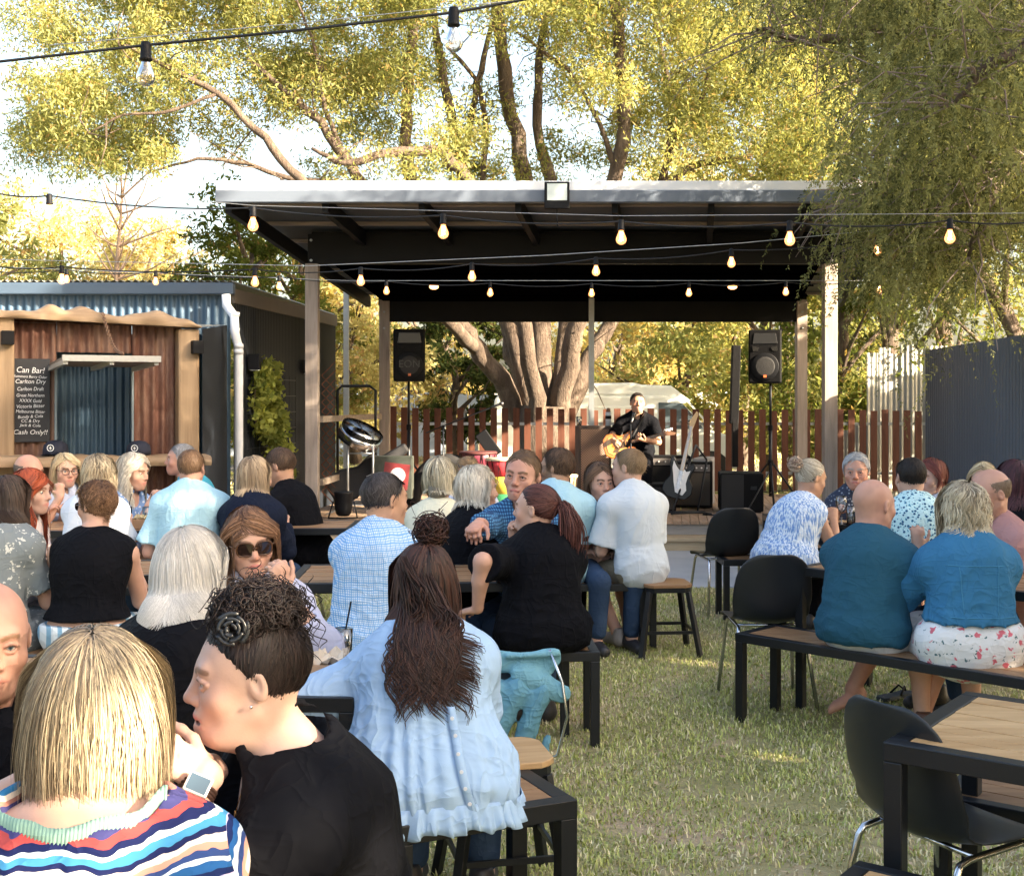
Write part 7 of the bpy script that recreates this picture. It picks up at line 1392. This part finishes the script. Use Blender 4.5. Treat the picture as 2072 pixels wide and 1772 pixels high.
person('person with short sandy hair in white short-sleeved shirt and khaki shorts, seen from the side', 1272, 908, 8.15, 28, 11, 0, (32, 2, 0), fem=False, fat=.92, hs=1.1, face=True, skin='fair', hunch=1.4, tops=[dict(mat=C_('washed_white', (.56, .62, .68), wrinkle=.3, ws=8), sl=.85, flare=.03, collar=True, wr=.006, inf=.022, hem=-.02)], bottoms=dict(mat=M_khaki, kind='shorts', inf=.022), arms=(A_TAB(-1, .12, .36, .66), A_TAB(1, .05, .34, .62)),
       hair=short(((.20, .13, .075), (.42, .30, .18)), .045, 2200), legs=(((-.12, .38, .46), (-.08, .16, .11), (0, 1, 0)), ((.12, .38, .46), (.10, .30, .1), (0, 1, 0))), shoes=(.30, .27, .25))
# ---- right tables
def bunf(p, c, ctr, r0, N=220, w=.006, M=16):
    r = np.random.default_rng(11); tt = np.linspace(0, 1, M); Pp = []
    for i in range(N):
        a, b, d = frame(r.normal(size=3)); rr = r0*r.uniform(.6, 1.08); e = r.uniform(1.0, 2.4); ph = r.uniform(0, 6); Pp.append(np.array(ctr)+rr*(np.cos(ph+tt*e)[:, None]*a+np.sin(ph+tt*e)[:, None]*d)+r.normal(size=3)*r0*.15)
    return ribbons(p, np.array(Pp)*p.hs @ p.Rh.T+p.C, w, *c)
def addbun(c, ctr, r0, name='hair_bun', **k):
    def f(p): a, b, d = bunf(p, c, ctr, r0, **k); mkmesh(name, a, b, M_hair, p.o, d, True, p.zoff)
    return f
ASH = ((.26, .22, .16), (.62, .56, .46))
person('person with ash-blond clipped bun leaning on the table in blue crinkled sleeveless top', 1640, 930, 8.55, -58, 24, 0, (-10, 16, 0), fat=1.25, hs=1.1, face=True, skin='tan', tops=[dict(mat=M_cr27, sl=0, inf=.020, wr=.008, narrow=.82, name='sleeveless_top')], bottoms=dict(mat=M_black), arms=(A_TAB(-1, .1, .36, .80), A_TAB(1, .12, .34, .80, p=(.4, -.2, -1))),
       hair=[dict(N=2400, L=.15, M=8, c1=ASH[0], c2=ASH[1], w=.0045, vol=1.06, vv=.08, tie=(0, -.11, .06), stiff=.25, jit=.12, nclump=80)], extra=addbun(((.25, .16, .12), (.6, .5, .4)), (0, -.135, .055), .042))
person('grey-haired person facing the viewer in dark blue printed shirt behind the wine glass', 1733, 918, 9.1, 170, 10, 0, (-10, 4, 0), face=True, det=.005, hs=1.14, fat=1.2, skin='ruddy', tops=[dict(mat=M_fl28, sl=1.3, flare=.02, cuts=[('e', (0, .11, -.02), (.035, .09, .06))], collar=False)], arms=(A_TAB(-1, .1, .36, .80), A_TAB(1, .16, .34, .80)), hair=short(((.34, .35, .37), (.70, .71, .73)), .05, 2200, vol=1.12, vv=.14, M=5), brow=(.3, .27, .25))
def barefoot(p): pass
person('bald sturdy person from behind in teal tee and stone shorts, barefoot', 1768, 970, 6.02, -44, 8, 0, (-12, 4, 0), fem=False, fat=1.18, k=1.05, hs=1.10, belly=.3, face=True, det=.0045, skin='ruddy', sw=.19, neckw=1.15, tops=[dict(mat=M_teal, sl=.8, flare=.022, inf=.016, wr=.007, h=.0115, hem=.03)], bottoms=dict(mat=M_stone, kind='shorts', inf=.022), arms=(A_TAB(-1, .02), A_TAB(1, .26, .28, .80, p=(1, -.3, -.7))), shoes=None, coarse=.012,
       legs=(((-.12, .40, .46), (-.25, .36, .15), (-.6, -.8, -.35)), ((.20, .40, .46), (.16, .30, .1), (0, 1, 0))))
person('person from behind in white shirt with blue leaf print, sunglasses up on cropped dark hair', 1843, 926, 7.75, 4, 8, 0, (0, 4, 0), fem=False, fat=1.2, hs=1.1, skin='fair', tops=[dict(mat=M_fl30, sl=.85, flare=.02, collar=True, inf=.02, wr=.007)], bottoms=dict(mat=M_jean), hair=short(DRK, .03), glasses=dict(mat=M_blackpl, lens=M_lens, up=.9))
person('person with red-brown bob facing left in pale top behind the leaf print shirt', 1885, 930, 8.7, 118, 12, 0, (0, 6, 0), face=True, hs=1.08, skin='pale', tops=[dict(mat=C_('pale_lilac', (.5, .56, .72)), sl=1.0)], hair=longh(((.07, .018, .014), (.22, .06, .045)), .13, 1800, vol=1.14))
person('person from behind with wavy blond hair, denim jacket and pink floral skirt', 1950, 980, 5.74, -4, 8, 0, (10, 6, 0), fat=1.15, hs=1.08, coarse=.012, tops=[dict(mat=M_denim, sl=1.9, inf=.030, wr=.008, h=.0115, hem=.19, name='denim_jacket', flare=.008)], bottoms=dict(mat=M_fl32, kind='skirt', drop=.08, inf=.024, waist=.10, wr=.008, name='floral_skirt'), arms=(A_TAB(-1, .16, .30, .92, d=(0, .1, 1)), A_TAB(1, .1)),
       hair=longh(((.36, .29, .19), (.78, .68, .50)), .27, 4200, croot=(.14, .11, .08), wave=.013, wfreq=52, vol=1.16, vv=.25, w=.0042, M=16), shoes=(.10, .045, .03), extra=seams('denim_jacket', [((-.14, .36), (.14, .36)), ((-.085, .36), (-.075, .15)), ((.085, .36), (.075, .15)), ((-.16, .135), (.16, .135))], C_('seam_denim', (.06, .21, .36))))
person('balding stubbly person in pink shirt facing left at the right edge', 2002, 950, 6.5, 104, 10, 0, (0, 10, 0), fem=False, fat=1.15, hs=1.12, face=True, det=.005, skin='ruddy', tops=[dict(mat=M_pink, sl=1.3, collar=True)], hair=short(((.20, .14, .10), (.34, .26, .2)), .012, 1500, bald=.5, M=3), beard=.25, bottoms=dict(mat=M_jean))
person('blond person partly hidden behind the balding man at the right edge', 1990, 937, 7.9, 150, 10, 0, (0, 4, 0), face=True, tops=[dict(mat=M_white, sl=.8)], hair=longh(BLN, .16, 1500))
person('person with dark maroon hair at the right frame edge, seen from behind', 2052, 934, 7.1, 14, 10, 0, (10, 2, 0), hs=1.1, tops=[dict(mat=M_black, sl=.9)], hair=longh(((.02, .008, .012), (.09, .03, .04)), .24, 2200, vol=1.15))
# ---- musician
person('musician in black tee seated on stage singing and playing a sunburst guitar', 1290, 795, 14.8, 172, 6, 0, (10, -2, 0), fem=False, fat=1.05, hs=1.06, k=1.05, face=True, det=.006, z0=.302, seat=.62, skin='tan', mouth=.006, tops=[dict(mat=M_black, sl=.75, flare=.015)], bottoms=dict(mat=M_black), hair=short(DRK, .04, 1800, vol=1.08), brow=(.02, .015, .012),
       arms=(cam_arm(1303, 890, 14.42, p=(-.8, -.1, -.8), n=(0, -.3, .8), curl=.8), cam_arm(1243, 893, 14.40, p=(.9, -.1, -.6), n=(0, -1, -.1), curl=.5)), legs=(((-.12, .40, .58), (-.12, .40, .12), (0, 1, 0)), ((.12, .38, .52), (.14, .30, .12), (0, 1, 0))), hand=((-1, 1), .010))
gc2 = at(1252, 900, 14.5); go, gM = guitar('sunburst guitar held by the musician', gc2, V(1, 0, .24), V(0, -1, .10), plain('sunburst', (.42, .12, .02), .18, 0, .8, 3, 0, spec=.8), None, plain('rosewood', (.14, .07, .04), .4), .92, 'acoustic_guitar')
m = MB(); m.prism([(x*.72, y*.78) for x, y in [(0, -.20), (.10, -.19), (.155, -.12), (.15, -.04), (.105, .03), (.11, .09), (.10, .14), (.045, .13), (-.03, .12), (-.10, .14), (-.115, .09), (-.11, .03), (-.155, -.05), (-.16, -.13), (-.10, -.19)]], .004, gc2+gM @ V(0, 0, .026), gM); m.build('amber_top', plain('amber_top', (.60, .28, .06), .15, 0, .3, 4, 0, spec=.8), go, off=gc2)
MB().tube([at(1268, 905, 14.40), at(1285, 872, 14.44), at(1300, 846, 14.58), at(1306, 836, 14.75)], .018, 6).build('strap', M_dark, go, True, off=gc2)
o = thing('bar_stool', 'black stool under the musician', 'stool', V(at(1290, 900, 14.95)[0], 14.98, .302)); MB().lathe([(.16, .57), (.17, .59), (.165, .61)], 18).build('seat', M_dark, o); 
for a in (.8, 2.4, 3.9, 5.5): MB().tube([(.10*math.cos(a), .10*math.sin(a), .57), (.2*math.cos(a), .2*math.sin(a), 0)], .011, 7).build('leg', M_steel, o, True)
# ---- frilled blouse
def ruffle(p, mat, ring, drop, n=260, amp=.012, fr=26, name='ruffle', seed=0, rows=5, flare=.018, parent=None):
    r = np.random.default_rng(seed); ring = np.asarray(ring); k = len(ring); x = np.linspace(0, k-1, n); B = np.stack([np.interp(x, np.arange(k), ring[:, i]) for i in range(3)], 1); c = B.mean(0); out = B-c; out[:, 2] = 0; out /= np.linalg.norm(out, axis=1)[:, None]+1e-9
    ph = np.cumsum(r.uniform(.6, 1.4, n)); ph = ph/ph[-1]*2*PI*fr; P = np.zeros((n, rows, 3)); tg = np.gradient(B, axis=0); tg /= np.linalg.norm(tg, axis=1)[:, None]
    for j in range(rows): t_ = j/(rows-1); P[:, j] = B+np.asarray(drop)*t_*(1+.10*np.sin(ph*.37))[:, None]+out*((flare*t_+amp*t_**.7*np.sin(ph))[:, None])+tg*(amp*.6*t_*np.cos(ph*1.1))[:, None]
    m = MB().grid(P); o = m.build(name, mat, parent or p.o, True, p.zoff); o.modifiers.new('s', 'SOLIDIFY').thickness = .0012; return o
def pre36(p):
    b = p.Pv+V(0, -.01, -.03); p.xpr = [('c', p.Ch+V(0, -.01, -.02), b, .145, .285, (V(0, 1, 0), .72), .08)]
    for s in (-1, 1): E_ = p.S[s]+(p.E[s]-p.S[s])*.80; p.xpr.append(('c', p.S[s]-p.X*s*.02, E_, .060, .078, None, .05))
def x36(p):
    b = p.Pv+V(.0, -.01, -.045); ring = [b+V(.285*math.sin(a), -.212*math.cos(a), .010*math.sin(3*a)) for a in np.linspace(-2.5, 2.5, 60)]; ruffle(p, M_sky, ring, (0, 0, -.075), 520, .010, 34, 'hem_ruffle', 2)
    for s in (-1, 1):
        d = nrm(p.E[s]-p.S[s]); e = p.S[s]+(p.E[s]-p.S[s])*1.02; u, _, w_ = frame(d); ring = [e+(u*math.cos(a)+w_*math.sin(a))*.078 for a in np.linspace(0, 2*PI, 40)]; ruffle(p, M_sky, ring, d*.065, 300, .008, 18, 'cuff_ruffle', 4+s, flare=.012)
    m = MB(); pk = []
    for i in range(30): t_ = i/29; q = p.N+V(.085, 0, 0)+(p.Pv+V(.165, 0, -.06)-p.N-V(.085, 0, 0))*t_; pk.append(q)
    # button placket found by marching from behind
    P = []; o_ = [c for c in p.o.children if c.name.startswith('blouse')][0]; vs = np.array([v.co for v in o_.data.vertices])+p.zoff
    for q in pk[10:]:
        sel = vs[(np.abs(vs[:, 0]-q[0]) < .02) & (np.abs(vs[:, 2]-q[2]) < .02) & (vs[:, 1] < p.Pv[1]+.1)]
        if len(sel): P.append(V(q[0], np.min(sel[:, 1])-.003, q[2]))
    P = np.array(P); S_ = P.copy(); S_[1:-1] = (P[:-2]+P[1:-1]+P[2:])/3; gr = np.stack([S_+V(-.013, .002, 0), S_+V(-.012, -.002, 0), S_+V(.012, -.002, 0), S_+V(.013, .002, 0)], 1); m.grid(gr); pl_ = m.build('button_placket', M_sky, p.o, True, p.zoff); pl_.modifiers.new('s', 'SOLIDIFY').thickness = .002
    for i in range(2, len(S_), 3): MB().lathe([(.0055, 0), (.0055, .002), (.0001, .002)], 12, S_[i]+V(0, -.0035, 0), rotm(PI/2, 0, 0)).build('button', M_whitem, pl_, off=p.zoff)
    a, b_, d = bunf(p, ((.012, .007, .007), (.06, .025, .02)), (.02, -.02, .155), .045, N=420, w=.0035, M=18); r = np.random.default_rng(9); N, M = 34, 16; tt = np.linspace(0, 1, M); Pp = []
    for i in range(N): c0 = V(.02, -.02, .15)+r.normal(size=3)*.02; dd = nrm(r.normal(size=3)+V(0, 0, .8)); Pp.append(c0+dd*np.sin(tt*2.4)[:, None]*r.uniform(.03, .065)+V(*r.normal(size=3)*.02)*tt[:, None])
    a2_, b2_, d2_ = ribbons(p, np.array(Pp)*p.hs @ p.Rh.T+p.C, .0022, (.012, .007, .007), (.06, .025, .02)); mkmesh('topknot', np.concatenate([a, a2_]), np.concatenate([b_, b2_+len(a)]), M_hair, p.o, np.concatenate([d, d2_]), True, p.zoff)
def side_sweep(p):
    # long loose locks falling down the right of the back
    r = np.random.default_rng(17); N, M = 800, 20; tt = np.linspace(0, 1, M); cl = r.normal(size=(26, 3)); Pp = []
    for i in range(N):
        k_ = r.integers(0, 26); c = cl[k_]; L = r.uniform(.16, .35); x0 = .0+.028*c[0]; s_ = V(x0, -.095, .04+.02*c[1])
        w_ = .026*np.clip((tt-.35)/.5, 0, 1); P = s_+np.stack([(.09+.03*c[1]+.035*c[0])*tt**1.1+w_*np.sin(tt*15+c[2]*3), -.045*np.sin(tt*2.2)-.012*abs(c[2])+w_*np.cos(tt*15+c[2]*3), -L*tt], 1)+r.normal(size=3)*V(.006, .005, .004); Pp.append(P)
    B = np.array(Pp)*p.hs+p.C     # hangs straight down, not with the head
    o_ = [c for c in p.o.children if c.name.startswith('blouse')][0]; vs = np.array([v.co for v in o_.data.vertices])+p.zoff; g_ = .018; tab = {}
    for x_, y_, z_ in vs:
        key = (round(x_/g_), round(z_/g_)); tab[key] = min(tab.get(key, 9), y_)
    fl = B.reshape(-1, 3)
    for q in fl:
        y_ = tab.get((round(q[0]/g_), round(q[2]/g_)))
        if y_ is not None: q[1] = min(q[1], y_-.004+(q[1]*17 % .012)-.012)
    B = fl.reshape(B.shape); B[:, 1:-1, 1] = (B[:, :-2, 1]+B[:, 1:-1, 1]+B[:, 2:, 1])/3-.002
    a, b, c = ribbons(p, B, .0042, (.010, .006, .006), (.055, .024, .018)); mkmesh('loose_hair', a, b, M_hair, p.o, c, True, p.zoff)
def x36b(p): x36(p); side_sweep(p)
person('person from behind in pale blue frilled blouse, long dark hair with messy topknot', 858, 1102, 3.84, -6, 14, -5, (22, 6, 0), fat=1.12, hs=1.05, det=.008, coarse=.012, k=1.0, arms=(cam_arm(680, 1392, 4.05, p=(-1, -.5, -.6), d=(.2, 1, 0)), A_TAB(1, .0)), sw=.165,
       tops=[dict(mat=M_sky, sl=.75, flare=.03, inf=.02, wr=.005, wf=18, h=.010, name='blouse', pleat=.007, collar=True)], bottoms=dict(mat=M_jean), glasses=dict(mat=M_blackpl), pre=pre36, extra=x36b,
       hair=dict(N=5200, L=.30, M=13, c1=(.010, .006, .006), c2=(.085, .036, .026), w=.0042, vol=1.10, vv=.10, jit=.06, stiff=.5, nclump=110, seed=6, fill=[((0, -.03, 0), (0, -.05, -.14), .075, .065)]), shoes=(.02, .02, .025))
# ---------------------------------------------------------------- camera, light, world
cam = bpy.data.cameras.new('camera'); co = bpy.data.objects.new('camera', cam); COL.objects.link(co); scene.camera = co
co.location = (0, 0, CZ); co.rotation_euler = (R(90), 0, 0)
cam.sensor_fit = 'HORIZONTAL'; cam.sensor_width = 36; cam.lens = 36*F_/2072; cam.shift_y = -(886-HY)/2072; cam.clip_end = 2000; cam.clip_start = .05
SUN_D = nrm(V(.80, -.42, .36)); el = math.asin(SUN_D[2])
sl = bpy.data.lights.new('sun', 'SUN'); sl.energy = 5; sl.angle = R(.6); sl.color = (1, .83, .60)
so = bpy.data.objects.new('sun', sl); COL.objects.link(so); so.rotation_euler = Vector(SUN_D).to_track_quat('Z', 'Y').to_euler()
w = bpy.data.worlds.new('World'); scene.world = w; w.use_nodes = True; nt = w.node_tree; bg = nt.nodes['Background']
sk = nt.nodes.new('ShaderNodeTexSky'); sk.sky_type = 'NISHITA'; sk.sun_disc = False; sk.sun_elevation = el; sk.sun_rotation = math.atan2(SUN_D[0], SUN_D[1])
sk.air_density = 1.0; sk.dust_density = 5.0; sk.ozone_density = .4
tn_ = nt.nodes.new('ShaderNodeMix'); tn_.data_type = 'RGBA'; tn_.blend_type = 'MULTIPLY'; tn_.inputs[0].default_value = 1; tn_.inputs[7].default_value = (1.04, 1.0, .94, 1); nt.links.new(sk.outputs[0], tn_.inputs[6]); nt.links.new(tn_.outputs[2], bg.inputs[0]); bg.inputs[1].default_value = .095
scene.view_settings.view_transform = 'Standard'; scene.view_settings.look = 'None'; scene.view_settings.exposure = 2.85; scene.view_settings.gamma = 1
scene.cycles.max_bounces = 6; scene.cycles.transparent_max_bounces = 8; scene.cycles.use_denoising = True
scene.cycles.diffuse_bounces = 3
